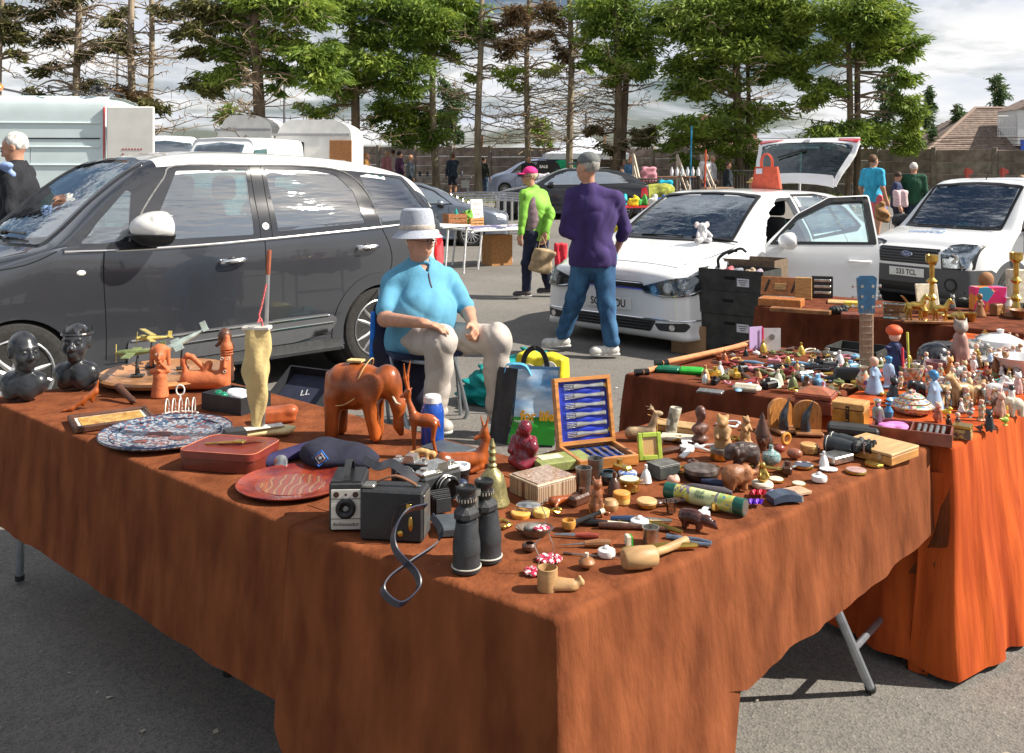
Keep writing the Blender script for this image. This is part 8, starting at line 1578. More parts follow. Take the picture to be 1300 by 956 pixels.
tin('flat orange lidded tin in front of the silver box',661,656,.024,.013,ORT,M('orange_lid',(.72,.36,.08),.35,var=.1));tin('small yellow lidded pot left of the gold pipe',687,655,.021,.016,YT);tin('round copper tin with pale lid behind the seated carved cat',757,650,.019,.022,ORT,LWOOD)
tin('stacked brass drum box below the toy drum',789,638,.022,.028,YT,ORT);tin('compact with cream top and brass rim',821,642,.026,.016,BRASS,M('peach_enamel',(.6,.36,.16),.4));tin('small blue and white china dish by the grey slate box',797,604,.026,.012,CHINA,pattern('delft',[(.6,.65,.72),(.08,.15,.4),(.65,.68,.72)],120))
r=th('toy_drum','little toy drum with pegs and stretched skin','drum',799,622);b=B();b.lathe([(0,0),(.026,0),(.027,.002),(.025,.012),(.027,.024),(.030,.026),(.030,.030),(.027,.032)],30);b.obj('drum_body',BRASS,r);b=B();b.lathe([(.026,.032),(0,.0325)],24);b.obj('skin',IVORY,r)
for k in range(8):a=R(45*k+20);b=B();b.cyl((cos(a)*.026,sin(a)*.026,.020),(cos(a)*.042,sin(a)*.042,.022),.0022,n=6);b.obj('peg',LWOOD,r)
lat('stone_bowl','squat black stone bowl behind the toy drum','bowl',772,612,[(0,0),(1.6,0),(2.6,1.2),(2.7,2.2),(2.1,3),(1.8,2.9),(2.2,2),(1.4,.8),(0,.6)],M('blue_black',(.04,.06,.07),.2,coat=.5))
BLU=M('blue_satin',(.012,.03,.35),.4,var=.3,ns=20);OAK=M('golden_oak',(.46,.19,.05),.4,var=.3,ns=10,st=(1,6,6),coat=.3)
r=th('cutlery_case','open oak case lined in blue satin with six silver fish forks and knives','cutlery case',757,583,20)
def tray(par,nm,W_,H_,d,lin,mat):
 b=B()
 for x,y,w_,h_ in((0,-H_/2,W_,.012),(0,H_/2,W_,.012),(-W_/2+.006,0,.012,H_-.012),(W_/2-.006,0,.012,H_-.012)):b.box((x,y,d/2),(w_,h_,d),.001)
 b.box((0,0,.003),(W_-.02,H_-.01,.006));o=b.obj(nm,mat,par);b=B();b.box((0,0,d*.45),(W_-.026,H_-.013,.004));b.obj('lining',lin,o);return o
bt=tray(r,'tray',.19,.17,.03,M('blue_lining',(.02,.05,.22),.6),OAK)
kb=B();kb.tube([(0,-.066,0),(0,-.01,0)],[.0048,.0035],8);kb.tube([(0,-.01,0),(0,.02,0),(0,.058,0)],[.0035,.0065,.002],8);km=mesh_np('knife',[(p.x,p.y,p.z*.45)for p in kb.v],kb.f);km.materials.append(SILVER)
for k in range(6):link('knife',km,None,bt,(-.068+.027*k,0,.020))
lid=bpy.data.objects.new('lid',None);bpy.data.objects.remove(lid);ld=tray(r,'lid',.19,.19,.028,BLU,OAK);ld.location=(0,.088,.03);ld.rotation_euler=(R(78),0,0)
for c in list(ld.data.vertices):c.co.y+=.095
for ch in ld.children:ch.location.y+=.095
fb=B();fb.tube([(.022,0,0),(.072,0,0)],[.0045,.0075],8);fb.tube([(-.03,0,0),(-.018,0,0),(.022,0,0)],[.008,.0085,.0035],8)
for q in(-.0066,-.0022,.0022,.0066):fb.tube([(-.03,q,0),(-.062,q*1.15,0)],[.0018,.001],5)
fm=mesh_np('fork',[(p.x,p.y,p.z*.5)for p in fb.v],fb.f);fm.materials.append(SILVER)
for k in range(6):link('fork',fm,None,ld,(.0,.025+.0285*k,.020));b=B();b.ell((.0,.039+.0285*k,.012),(.05,.011,.005),10);b.obj('satin_pad',BLU,ld)if k<5 else None
for y in(.03,.165):b=B();b.cyl((.083,y,.016),(.083,y,.019),.008,n=12);b.obj('badge',BRASS,ld)
b=B();b.box((-.05,.087,.03),(.02,.006,.012));b.box((.05,.087,.03),(.02,.006,.012));b.obj('hinge',BRASS,r)
def pipe(name,label,cat,px,py,pts,r,mat,rz=0,n=10,grp=None,z=T):
 b=B();b.tube(pts,r,n);return one(b,name,mat,label,cat,px,py,rz,z,grp)
GOLDW=M('amber_wood',(.50,.25,.05),.3,var=.2,coat=.5);GRN=M('bright_green',(.02,.35,.03),.5);PALEW=M('beech',(.42,.25,.11),.5,var=.2,ns=10,st=(1,6,6));RWB=pattern('beads',[(.55,.03,.08),(.75,.7,.68),(.5,.02,.06),(.8,.78,.75)],190)
r=th('tobacco_pipe','tobacco pipe with round amber bowl and dark stem by the oval trinket box','pipe',722,672,28);b=B();b.lathe([(.008,0),(.015,.004),(.018,.014),(.0165,.022),(.013,.023),(.012,.010),(0,.008)],24);b.obj('bowl',GOLDW,r);b=B();b.tube(bez([(.012,0,.012),(.05,.0,.018),(.09,0,.026)],4),[.007,.007,.0065,.006,.006,.0055,.005,.005,.005],10);b.obj('stem',BLK,r);b=B();b.cyl((.09,0,.026),(.102,0,.028),.0065,n=12);b.obj('ring',IVORY,r)
lat('wooden_bowl','oval grey wooden dish of odds and ends beside the binoculars','dish',678,680,[(0,0),(2.6,0),(4.4,1.8),(4.5,2.2),(4.2,2.1),(2.4,.7),(0,.6)],M('grey_wood',(.13,.09,.06),.5,var=.3),sy=.7);o=at(676,676);o.z+=.012;fig('shell','speckled stone lying in the oval grey wooden dish','stone',0,0,'e 0 0 0 2.2 1.6 .8',STONE,20,.01,.002,loc=o)
lat('small_pot','small dark brown wooden pot in front of the oval dish','pot',672,700,[(0,0),(.9,0),(1.7,.8),(1.7,1.5),(1.2,2),(1,1.9),(1.3,1.3),(0,.6)],DWOOD)
def beads(label,px,py,n,rr,h=0):
 r=th('bead_flower',label,'flower',px,py,0,grp='red and white beaded flowers');b=B()
 for k in range(n):a=2*pi*k/n;b.ell((cos(a)*rr,sin(a)*rr*.8,.005+h),(.0085,.0085,.006),8)
 b.ell((0,0,.006+h),(.01,.01,.006),8);b.obj('petals',RWB,r)
 b=B();b.tube(bez([(0,0,h),(.01,.0,h+.03),(.0,.0,h+.06),(.012,0,h+.075)],4),.0014,5);b.obj('wire',SILVER,r)
beads('flat red and white beaded flower left of the wooden boot cup',679,728,7,.018);beads('wide red and white beaded flower behind the wooden boot cup',697,712,9,.022);beads('raised red and white beaded flower on a wire near the amber pipe',688,680,6,.012,.012)
r=th('wooden_boot','pale wooden boot shaped cup with curled toe at the table corner','cup',695,748,-4);b=B();b.lathe([(.021,0),(.0215,.004),(.021,.045),(.0195,.046),(.0185,.042),(.0185,.02),(0,.018)],26);b.obj('cup',PALEW,r);sobj('shoe',D('c 0 0 .9 5 0 .8 1.9 1.4;c 5 0 .8 7 0 1.6 1.1 .5;c 7 0 1.6 6.6 0 2.7 .5 .4;-b 0 0 -2 9 9 2;-c 0 0 2 0 0 8 1.6 1.6'),.0018,PALEW,r,.008)
r=th('round_bottle','squat brown pot with a narrow cork by the wooden boot cup','pot',745,721);b=B();b.lathe([(0,0),(.008,.001),(.017,.008),(.0185,.013),(.014,.020),(.005,.024),(0,.024)],26);b.obj('pot',MWOOD,r);b=B();b.lathe([(.0035,.022),(.0045,.033),(0,.033)],12);b.obj('cork',IVORY,r)
r=th('wooden_mallet','turned pale wooden mallet with short handle near the right table edge','mallet',812,722,26);m=RZ(-62)@RX(90);b=B();b.lathe([(0,-.038),(.019,-.038),(.022,-.034),(.0245,0),(.022,.034),(.019,.038),(0,.038)],30,c=(0,0,.0245),m=RZ(80)@RX(90));b.obj('head',PALEW,r);b=B();b.tube([(.02,.006,.022),(.09,.030,.016),(.165,.056,.013)],[.0085,.009,.0105],14);b.obj('handle',PALEW,r)
def tool(label,px,py,rz,h0,h1,m0,m1,r0=.006,r1=.004,name='tool',tip=None,cat='tool',g=None):
 r=th(name,label,cat,px,py,rz,grp=g);b=B();b.tube([(0,0,r0),(h0*.5,0,r0*1.05),(h0,0,r0)],[r0,r0*1.25,r0*.8],10);b.obj('handle',m0,r);b=B();b.tube([(h0,0,r0),(h0+h1,0,r0*.8)],[r1,r1*(tip or .6)],8);b.obj('blade',m1,r)
tool('dark wood handled awl pointing left in front of the pliers',775,694,183,.06,.06,MWOOD,PEWTER,.008,.003,'awl',.1);tool('red wood handled scissors like tool by the pipe',760,684,172,.055,.05,M('red_wood',(.28,.05,.03),.4),SILVER,.006,.005);tool('thin dark metal spike lying behind the brown pot',715,704,-10,.02,.11,DWOOD,PEWTER,.003,.002,'spike',.5)
tool('carved black and ivory paper knife lying across the middle',735,666,-6,.07,.09,BLK,IVORY,.007,.006,'paper_knife',.4);tool('dark blue handled table knife behind the silver cup',775,662,-4,.09,.06,M('blue_handle',(.02,.04,.09),.3),PEWTER,.007,.006,'knife',.7);tool('long black umbrella handle shaped stick under the table knife',760,670,-8,.1,.07,DWOOD,DWOOD,.007,.007,'stick',.9)
r=th('dustpan_brush','small tool with white head and bright green face by the silver cup','tool',797,693,10);b=B();b.box((0,0,.013),(.012,.022,.024),.002);b.obj('head',IVORY,r);b=B();b.box((.0075,0,.013),(.004,.021,.023),.001);b.obj('pad',GRN,r)
r=th('pliers','blue grey steel pliers lying open beside the silver cup','pliers',862,686,-25)
for s_ in(-1,1):b=B();b.tube(bez([(-.03,s_*.004,.005),(0,-s_*.004,.005),(.04,-s_*.012,.005),(.075,-s_*.006,.005)],4),[.006]*5+[.0045]*8,8);b.obj('arm',M('steel_blue',(.2,.25,.33),.35,m=.6),r)
lat('silver_cup','small silver napkin cup reflecting the cloth','cup',826,689,[(0,0),(1.7,0),(1.8,.2),(1.8,3.4),(2,3.7),(1.8,3.7),(1.65,.4),(0,.3)],SILVER);lat('shot_glass','small ribbed clear shot glass in front of the patterned tube','glass',852,650,[(0,0),(1.1,0),(1.6,2.9),(1.45,2.9),(1,.5),(0,.5)],glassmat('clear_glass',(.75,.68,.62),.12))
fig('rhino_carving','dark red wood rhinoceros carving with ivory collar by the pliers','rhinoceros',879,672,'e 0 0 3.6 3.4 2 2.2;e -2.2 0 3.5 2 1.9 2.1;e 4 0 3.4 1.8 1.4 1.5;c 5 0 3 6.6 0 2.2 1.1 .7;c 6.4 0 3 6.8 0 4 .4 .15;c -2 1 3 -2 1 .5 .9 .7;c -2 -1 3 -2 -1 .5 .9 .7;c 2 1 3 2 1 .5 .8 .7;c 2 -1 3 2 -1 .5 .8 .7;-b 0 0 -2 9 9 2',M('red_ebony',(.06,.018,.015),.25,coat=.5),-30,.006,.002,.85)
fig('cat_carving','seated copper brown carved cat in the middle of the small wares','cat',757,654,'e 0 0 2.4 1.8 1.7 2.4;e 0 -.3 5.2 1.5 1.3 2.2;e 0 -.8 8 1.2 1.2 1.1;c .7 -.6 8.6 1 -.5 10 .4 .15;c -.7 -.6 8.6 -1 -.5 10 .4 .15;c .7 -1 4 .8 -1.9 .4 .6 .5;c -.7 -1 4 -.8 -1.9 .4 .6 .5;c 1 1 .6 3 -1 .5 .6 .4;-b 0 0 -2 9 9 2',M('copper_wood',(.26,.09,.035),.3,var=.3,coat=.5,bump=.4,bs=80),15,.006,.002)
fig('dog_carving','small reddish wooden lizard figure lying behind the pipe','carving',715,640,'c -3 0 1.2 3 0 1.2 1.2 1;e 3.6 0 1.8 1.1 1 1;c -2 1 1 -3 2 .4 .6 .4;c -2 -1 1 -3 -2 .4 .6 .4;c 2 1 1 3 2 .4 .6 .4;c 2 -1 1 3 -2 .4 .6 .4',OWOOD,20,.006,.0022)
fig('shell','pinkish knobbly sea shell by the toy drum','shell',855,614,'e 0 0 1 1.8 1.4 1.1;e .8 .4 1.6 .8 .8 .8;e -.8 0 1.5 .8 .8 .8',M('shell_pink',(.55,.33,.25),.5,var=.3),0,.004,.002);lat('spoon_dish','shallow brass dish of tiny charms before the copper compact','dish',800,664,[(0,0),(2,0),(3.1,.8),(2.9,.9),(1.8,.3),(0,.3)],BRASS,sy=.7);lat('acorn_box','small beige wooden acorn box behind the carved cat','box',775,648,[(0,0),(1.5,0),(2,.8),(2.1,1.8),(1.4,2.8),(0,3)],PALEW)
TUBE=M('tube_pale',(.50,.55,.28),.4,var=.15,ns=30);r=th('whisky_tube','green and cream printed cylinder with dark green ends lying on the table','tube',832,622,0);a=at(846,632)-r.location;e=at(946,655)-r.location;a.z=e.z=.0215;L=(e-a);b=B()
def seg(nm,t0,t1,rr,m_):b=B();b.cyl(a+L*t0,a+L*t1,rr,n=30);return b.obj(nm,m_,r)
seg('tube',.14,.88,.021,TUBE);DG=M('bottle_green',(.01,.09,.06),.3,coat=.4);seg('end_cap',0,.14,.0216,DG);seg('end_cap',.88,1,.0216,DG);seg('printed_band',.15,.34,.0213,pattern('birds',[(.45,.42,.06),(.18,.14,.2),(.5,.5,.12),(.1,.2,.1)],130));seg('printed_band',.70,.87,.0213,pattern('field',[(.3,.42,.12),(.5,.45,.1),(.12,.25,.3)],120));seg('grey_line',.66,.69,.0214,PEWTER)
b=B();b.cyl(a+L*1.0,a+L*1.006,.0185,n=28);b.obj('end_disc',PEWTER,r)
an=math.atan2(L.y,L.x)
for i,tx in enumerate(('FINE','TEAS')):c=a+L*.47;n_=L.cross(Vector((0,0,1))).normalized();w_=(n_*.55+Vector((0,0,.83)));c2=c+n_*(.0128)*1+Vector((0,0,.0175))+(n_*.009-Vector((0,0,.011)))*i*.9;text(tx,.012,'lettering',M('tube_ink',(.03,.12,.08),.5),r,c2+w_*.0012,(R(36+22*i),0,an),.0004)
r=th('slate_box','dark grey slate box in front of the lime photo frame','box',842,604,30);b=B();b.box((0,0,.018),(.075,.06,.036),.002);b.obj('base',M('slate',(.045,.05,.048),.5,var=.3,ns=50),r);b=B();b.box((0,0,.0375),(.076,.061,.003),.001);b.obj('lid',M('slate_top',(.12,.12,.11),.5,var=.3),r)
r=th('photo_frame','small lime green photo frame standing upright with a brown picture','photo frame',826,584,18);r.rotation_euler=(R(-12),0,R(12));LM=M('lime_frame',(.32,.42,.06),.4)
b=B()
for x,z,w_,h_ in((-.03,.04,.014,.08),(.03,.04,.014,.08),(0,.007,.046,.014),(0,.073,.046,.014)):b.box((x,0,z),(w_,.012,h_),.002)
b.obj('frame',LM,r);b=B();b.box((0,.002,.04),(.047,.004,.053));b.obj('picture',pattern('amber_picture',[(.5,.3,.1),(.4,.2,.06),(.6,.42,.2)],60,'wave'),r);b=B();b.box((0,.03,.03),(.02,.05,.003),0,RX(50));b.obj('stand',BLK,r)
tin('large flat black japanned tin behind the patterned tube',890,606,.047,.030,BLK,M('japanned_top',(.10,.08,.07),.4,var=.5,ns=50));tin('tall silver and gold ringed tin behind the black tin',914,582,.029,.034,BRASS,PEWTER);pipe('cigar_case','long grey leather spectacle case behind the patterned tube','case',880,626,[(-.03,.01,.013),(0,0,.013),(.08,-.02,.013),(.1,-.026,.013)],[.006,.013,.013,.006],M('grey_leather',(.07,.06,.07),.5),-8,14);pipe('spectacle_case','navy spectacle case beside the grey leather one','case',905,618,[(-.03,.01,.011),(0,0,.011),(.05,-.012,.011),(.06,-.016,.011)],[.006,.011,.011,.006],M('pouch_navy',(0,0,0)),-8,14)
fig('stag_ornament','mottled reclining stag ornament with white antlers behind the fork case','stag',818,558,'c -4 0 2 2 0 2.4 2 1.7;c 2 0 3 3.4 0 7 1.3 .9;e 4.2 0 8 1.6 .8 .9;c 3.2 .4 8.4 2 .8 10.6 .3 .2;c 3.2 -.4 8.4 1.6 -.8 10.4 .3 .2;c 2.6 .5 9.6 .6 1 10 .25 .15;c 2.6 -.5 9.4 .8 -1.2 9.6 .25 .15;c 2 -1 1 4 -1.4 .6 .6 .4;-b 0 0 -2 9 9 2',M('fawn',(.30,.21,.12),.6,var=.5,ns=30),0,.006,.0022,1.05)
fig('standing_figurine','thin yellow figurine pointing with a stick beside the stag','figurine',832,549,'c 0 0 0 0 0 5 .8 .7;e 0 0 6.4 .7 .7 .8;c 0 0 5 3.4 0 4 .3 .15;c 0 0 5 -2.6 0 6 .3 .15',GOLDW,0,.004,.002)
fig('horn_vase','mottled grey curved horn vase standing behind the stag','vase',852,552,'c 0 0 0 .3 0 4 2 1.9;c .3 0 4 1.6 0 9 1.9 2.1;-c 1.6 0 9.2 2 0 13 1.7 1.7;-b 1.9 0 13 9 9 2.2',pattern('marble',[(.38,.36,.28),(.6,.57,.46),(.16,.15,.12),(.5,.47,.38)],60),0,.006,.0022,.95)
r=boxt('wooden_box','long flat tan wooden box at the back edge of the nearest table','box',862,547,(.17,.07,.026),M('tan_box',(.42,.27,.12),.6,var=.2),-28,lid=True);boxt('paperback_book','pale book lying in front of the tan box','book',862,558,(.12,.06,.012),IVORY,-20)
BUST='e 0 0 1.2 3 2.4 1.4;c 0 0 2 0 0 3.6 1.8 1.4;e 0 0 4.6 3.4 1.8 1.8;c 0 0 5 0 0 8 1.1 1;e 0 -.2 9.6 1.7 1.8 2.3;e 0 -1.8 9.3 .4 .5 .6;e 0 -1.2 8.2 .8 .7 .6;c 1.2 -1 5 -.8 -1.8 3.6 .4 .4;-b 0 0 -2 9 9 2'
fig('composer_bust','brown bust of a stern man in a coat on a small base','bust',889,562,BUST,M('bust_brown',(.12,.05,.035),.4,bump=.3),30,.008,.0024,1.0)
BEAR='e 0 0 3.4 2.4 2 3.4;e 0 -.2 7 1.9 1.7 2.2;e 0 -.7 10.2 1.6 1.5 1.5;e 0 -2 9.8 .8 .9 .7;e 1.2 -.2 11.6 .5 .4 .5;e -1.2 -.2 11.6 .5 .4 .5;c 1.6 -.4 7.8 1.4 -2.4 6 .8 .6;c -1.6 -.4 7.8 -1.2 -2.4 6 .8 .6;c 1.2 0 2 1.3 -1.4 .6 1.2 .8;c -1.2 0 2 -1.3 -1.4 .6 1.2 .8;-b 0 0 -2 9 9 2'
CARVM=M('carved_pine',(.42,.24,.10),.6,var=.25,ns=18,bump=.8,bs=60,bd=.004)
fig('bear_carving','tall pale wooden bear standing upright on its hind legs','bear',918,582,BEAR,CARVM,-25,.009,.0026,1.12);fig('bear_carving','small pale wooden bear cub sitting on a wooden block','bear',946,562,BEAR+';b 0 0 -.6 2.6 2.4 1.2 .1',CARVM,25,.009,.0024,.72)
r=th('carved_head','black wood carved head with tall ringed conical hat','carving',968,572,-10);r.name='ebony_carving';b=B();b.lathe([(.024,.05)]+[(.024-.0026*k+(.002 if k%2 else 0),.05+.0078*k)for k in range(1,9)]+[(0,.122)],22);b.obj('ringed_hat',DWOOD,r);sobj('face',D('c 0 0 0 0 0 3 1.2 1.4;e 0 0 4 2 2 2.6;c 0 -1.8 4.6 0 -2.3 3.6 .25 .45;e 0 -1.8 2.8 .8 .4 .35;-b 0 0 -2 9 9 2'),.0022,DWOOD,r,.006)
fig('ram_carving','dark carved ram with thick wool standing on the nearest table','ram',948,596,'e 0 0 4.4 3.6 2.2 2.6;e -2 0 4.4 2.2 2.2 2.6;e -4.4 -.4 5 1.7 1.6 2;e -5.2 -.8 4 1.2 1 1.4;c -4 1 6 -3.4 1.6 4 .6 .4;c -4 -1.8 6 -3.4 -2.2 4 .6 .4;c 2 1 3 2.2 1 .4 1 .7;c 2 -1 3 2.2 -1 .4 1 .7;c -2.4 1 3 -2.4 1 .4 .9 .7;c -2.4 -1 3 -2.4 -1 .4 .9 .7;-b 0 0 -2 9 9 2',M('ram_black',(.06,.04,.035),.35,bump=1,bs=50,bd=.006,coat=.3),10,.007,.0024,1.15,disp=wob(120,.0015,2))
fig('elephant_carving','rust brown carved elephant with grooved body and raised trunk','elephant',934,622,'e 0 0 4 3.2 2.5 2.8;e -1.6 0 4 2.4 2.4 2.8;e 3 0 4.6 1.9 1.8 2;c 4.2 0 4.4 6 0 4 .9 .6;c 6 0 4 6.8 0 5.8 .6 .4;e 2.6 2 4.4 .6 .6 1.6;e 2.6 -2 4.4 1.3 .5 1.6;c -2 1 3 -2 1 .4 1.2 .9;c -2 -1 3 -2 -1 .4 1.2 .9;c 2 1 3 2 1 .4 1 .9;c 2 -1 3 2 -1 .4 1 .9;-b 0 0 -2 9 9 2',M('rust_wood',(.30,.12,.05),.5,var=.3,ns=20,bump=1,bs=40,bd=.005),18,.007,.0024,1.02,disp=wob(150,.001,4))
r=th('gilt_figure','gilt seated figure on a round onyx base','figurine',968,618);b=B();b.lathe([(0,0),(.026,0),(.029,.003),(.029,.010),(.026,.014),(0,.014)],28);b.obj('base',IVORY,r);sobj('figure',D('e 0 0 2.4 1.4 1.2 1.2;e 0 0 4 1 .9 1.6;e 0 -.2 6 .8 .8 .9;c .8 0 4.6 1.4 -1 3 .4 .35;c -.8 0 4.6 -1 -1.2 3.4 .4 .35;-b 0 0 -1 9 9 2.3'),.0018,BRASS,r,.005)
r=th('turquoise_bottle','speckled turquoise and silver globe shaped bottle','bottle',979,590);b=B();b.lathe([(0,0),(.012,0),(.026,.012),(.029,.022),(.025,.034),(.010,.043),(.006,.048),(.006,.058),(0,.058)],28);b.obj('bottle',pattern('speckle',[(.12,.25,.25),(.35,.42,.4),(.2,.3,.3),(.5,.5,.46)],240),r)
tool('silver spoon lying between carvings and the turquoise bottle',990,596,20,.04,.02,SILVER,SILVER,.003,.005,'spoon',1);fig('silver_boot','small silver vinaigrette heart beside the wicker pot','trinket',1036,572,'e 0 0 .8 1.2 .8 .7',SILVER,0,.004,.002)
b=B();b.tube([(cos(a)*.016,0,.018+sin(a)*.016)for a in np.linspace(0,6.28,25)[:-1]],.0052,8,closed=True);one(b,'wooden_ring',ORT,'tan wooden napkin ring standing on edge','ring',998,564,30)
fig('wooden_egg','polished reddish brown wooden egg','egg',1009,582,'e 0 0 1.5 2.3 1.7 1.55',M('egg_wood',(.28,.10,.055),.25,coat=.5),-10,.004,.002);fig('wooden_egg','darker red stone egg half behind the brown one','egg',990,575,'e 0 0 1.3 1.9 1.4 1.3',M('red_stone',(.25,.05,.035),.25,coat=.5),20,.004,.002)
tin('round lidded wicker pot beside the brown egg',1027,574,.026,.026,M('wicker',(.50,.30,.10),.6,var=.3,ns=80,bump=.8),LWOOD)
def compact(label,px,py,r_,h,c,c2,n=28):b=B();b.lathe([(0,0),(r_,0),(r_,h)],n);r=th('powder_compact',label,'compact',px,py,grp='powder compacts');b.obj('case',BRASS,r);b=B();b.lathe([(r_*.92,h),(r_*.9,h+.0015),(0,h+.002)],n);b.obj('lid',c2,r)
compact('round compact with dark blue lid and white flower',1020,592,.030,.006,0,pattern('flower_lid',[(.06,.07,.1),(.05,.06,.09),(.6,.6,.62),(.07,.08,.1)],70));compact('round dusty pink compact at the table edge',1087,599,.030,.006,0,M('dusty_pink',(.42,.26,.24),.4));compact('octagonal gilt compact beside the cigar box',1110,590,.028,.006,0,BRASS,8);compact('small cream powder compact behind the square cards',985,610,.022,.005,0,IVORY);compact('cream ring box left of the grey flask',1014,618,.019,.010,0,IVORY)
lat('mirror_disc','small round white handbag mirror in front of the silver book','mirror',1052,596,[(0,0),(2.6,0),(2.6,.3),(0,.35)],CHINA,sy=.75);boxt('silver_book','silver covered thick book shaped box by the cigar box','box',1062,585,(.085,.06,.022),SILVER,32,.003);b=B();b.box((0,0,.004),(.08,.05,.008),.001);one(b,'card_pack',M('card_fawn',(.45,.28,.18),.7),'pack of brown backed cards behind the blue flask','cards',1008,626,25)
r=th('hip_flask','curved dark blue hip flask with silver rim at the table edge','flask',995,636,12);V=[];f=[];n=14
for j in(0,1):
 for i in range(n+1):t=i/n;V.append((-.04+.08*t,-.024+.048*j,.012+.010*sin(pi*t)*.9+.004))
 for i in range(n+1):t=i/n;V.append((-.04+.08*t,-.024+.048*j,.0+.006*sin(pi*t)))
for i in range(n):a,c=i,i+2*n+2;f+=[(a,a+1,c+1,c),(a+n+1,c+n+1,c+n+2,a+n+2),(a,a+n+1,a+n+2,a+1),(c,c+1,c+n+2,c+n+1)]
f+=[(0,2*n+2,3*n+3,n+1),(n,2*n+1,4*n+3,3*n+2)];link('flask',mesh_np('flask',V,f,True,30),M('flask_navy',(.04,.06,.10),.3,coat=.4),r);b=B();b.tube([(.041,-.024,.004),(.041,.024,.004),(.041,.024,.014),(.041,-.024,.014)],.0028,6,closed=True);b.obj('rim',SILVER,r)
for i,(px,py,c_,lb)in enumerate([(948,640,(.16,.04,.5),'crumpled purple medal ribbon by the patterned tube end'),(952,628,(.5,.02,.05),'red medal ribbon under the rust brown elephant'),(975,628,(.3,.35,.65),'pale blue medal ribbon beside the blue flask')]):V=[at(px+4*k,py+(3 if k%2 else-2))-at(px,py)+Vector((0,0,.004+.008*(k%2)))for k in range(6)];b=B();b.ribbon(bez(V,4),.014,.001,Vector((.3,.9,.3)));one(b,'medal_ribbon',M('ribbon_%d'%i,c_,.5),lb,'ribbon',px,py)
r=boxt('cigar_box','large pale cedar cigar box at the right end of the nearest table','box',1115,577,(.155,.175,.036),M('cedar',(.48,.22,.06),.5,var=.25,ns=8,st=(1,8,8),bump=.1),38,.002,lid=M('cedar_top',(.52,.32,.15),.55,var=.15,ns=10,st=(1,8,8)));b=B();b.box((-.078,-.05,.02),(.003,.012,.014));b.obj('latch',SILVER,r)
r=binos('black binoculars lying on their side behind the cigar box',1050,560,0,.8,(R(90),0,R(55)),T+.03,.03);b=B();b.box((0,0,.02),(.16,.07,.03),.008);one(b,'camera_case',BLKM,'long grey case behind the lying binoculars','case',1083,553,-22)
for px,py,rz,lb in((990,545,20,'left wooden bookend with dark horn standing against it'),(1025,548,-10,'right wooden bookend with rounded top and grey horn')):
 r=th('bookend',lb,'bookend',px,py,rz,grp='wooden bookends');b=B();pf=[(-.045,0),(.045,0),(.045,.07)]+[(.045*cos(a),.07+.035*sin(a))for a in np.linspace(0,pi,10)[1:-1]]+[(-.045,.07)];b.prism(pf,-.007,.007,m=Matrix(((1,0,0),(0,0,-1),(0,1,0))));b.obj('upright',M('bookend_wood',(.46,.19,.05),.4,var=.25,coat=.3,st=(6,6,1)),r);b=B();b.box((0,-.03,.006),(.09,.07,.012),.004);b.obj('foot',MWOOD,r)
 b=B();b.tube(bez([(-.01,-.035,.01),(-.012,-.035,.05),(.0,-.034,.08),(.018,-.03,.115)],4),[.017,.0165,.016,.015,.014,.013,.012,.010,.008,.006,.004,.002,.001],12);b.obj('horn',M('horn',(.03,.035,.045),.2,var=.8,ns=14,coat=.6),r)
FILL=[(704,650),(735,640),(812,668),(838,672),(868,640),(893,655),(905,645),(780,628),(820,612),(868,600),(880,590),(900,570),(932,560),(1000,600),(1040,610),(962,596),(850,575),(872,572),(790,600),(975,566),(1046,592),(640,668),(905,600),(925,540),(860,560),(835,565),(770,705),(845,700)]
STK=M('cane',(.55,.24,.10),.4,var=.15)
for i,(a,e)in enumerate((((815,476),(955,438)),((840,470),(958,444)))):p,q=at(*a),at(*e);b=B();b.tube(bez([(0,0,.012+.02*i),(q-p)*.5+Vector((0,0,.012+.02*i)),(q-p)+Vector((0,0,.016+.02*i))],4),.0115,10);o=b.obj('walking_stick',STK,None,p);tag(o,['front orange walking stick with black rubber tip on the dark cloth','rear orange walking stick lying on the dark cloth'][i],'walking stick');b=B();b.cyl(Vector((-.03,-.012*0,.011+.02*i)),(0.03,.012,.012+.02*i),.014,n=10);b.obj('rubber_tip',BLK,o)
for px,py,m_,lb,rz in((848,472,M('dark_green_case',(.0,.12,.06),.5),'dark green tray half of the open spectacle case',-18),(878,474,GRN,'bright green lid half of the open spectacle case',-14)):b=B();b.box((0,0,.012),(.105,.07,.024),.008);one(b,'green_case',m_,lb,'case',px,py,rz)
rs=random.Random(12);cols=[('brass',BRASS),('silver',SILVER),('ivory',IVORY),('dark wood',DWOOD),('orange wood',OWOOD),('pewter',PEWTER),('white china',CHINA),('light wood',LWOOD),('black',BLK),('pale blue',M('pale_blue_e',(.2,.4,.6),.4)),('maroon',M('red_e',(.25,.03,.03),.4)),('olive',M('green_e',(.14,.16,.06),.4)),('pink',M('pink_e',(.6,.25,.3),.4)),('gold',M('gold_e',(.6,.4,.08),.3,.6))]
kinds=['ring','watch','brooch','spoon','thimble','lighter','whistle','necklace','penknife','buckle','pill_box','bell']
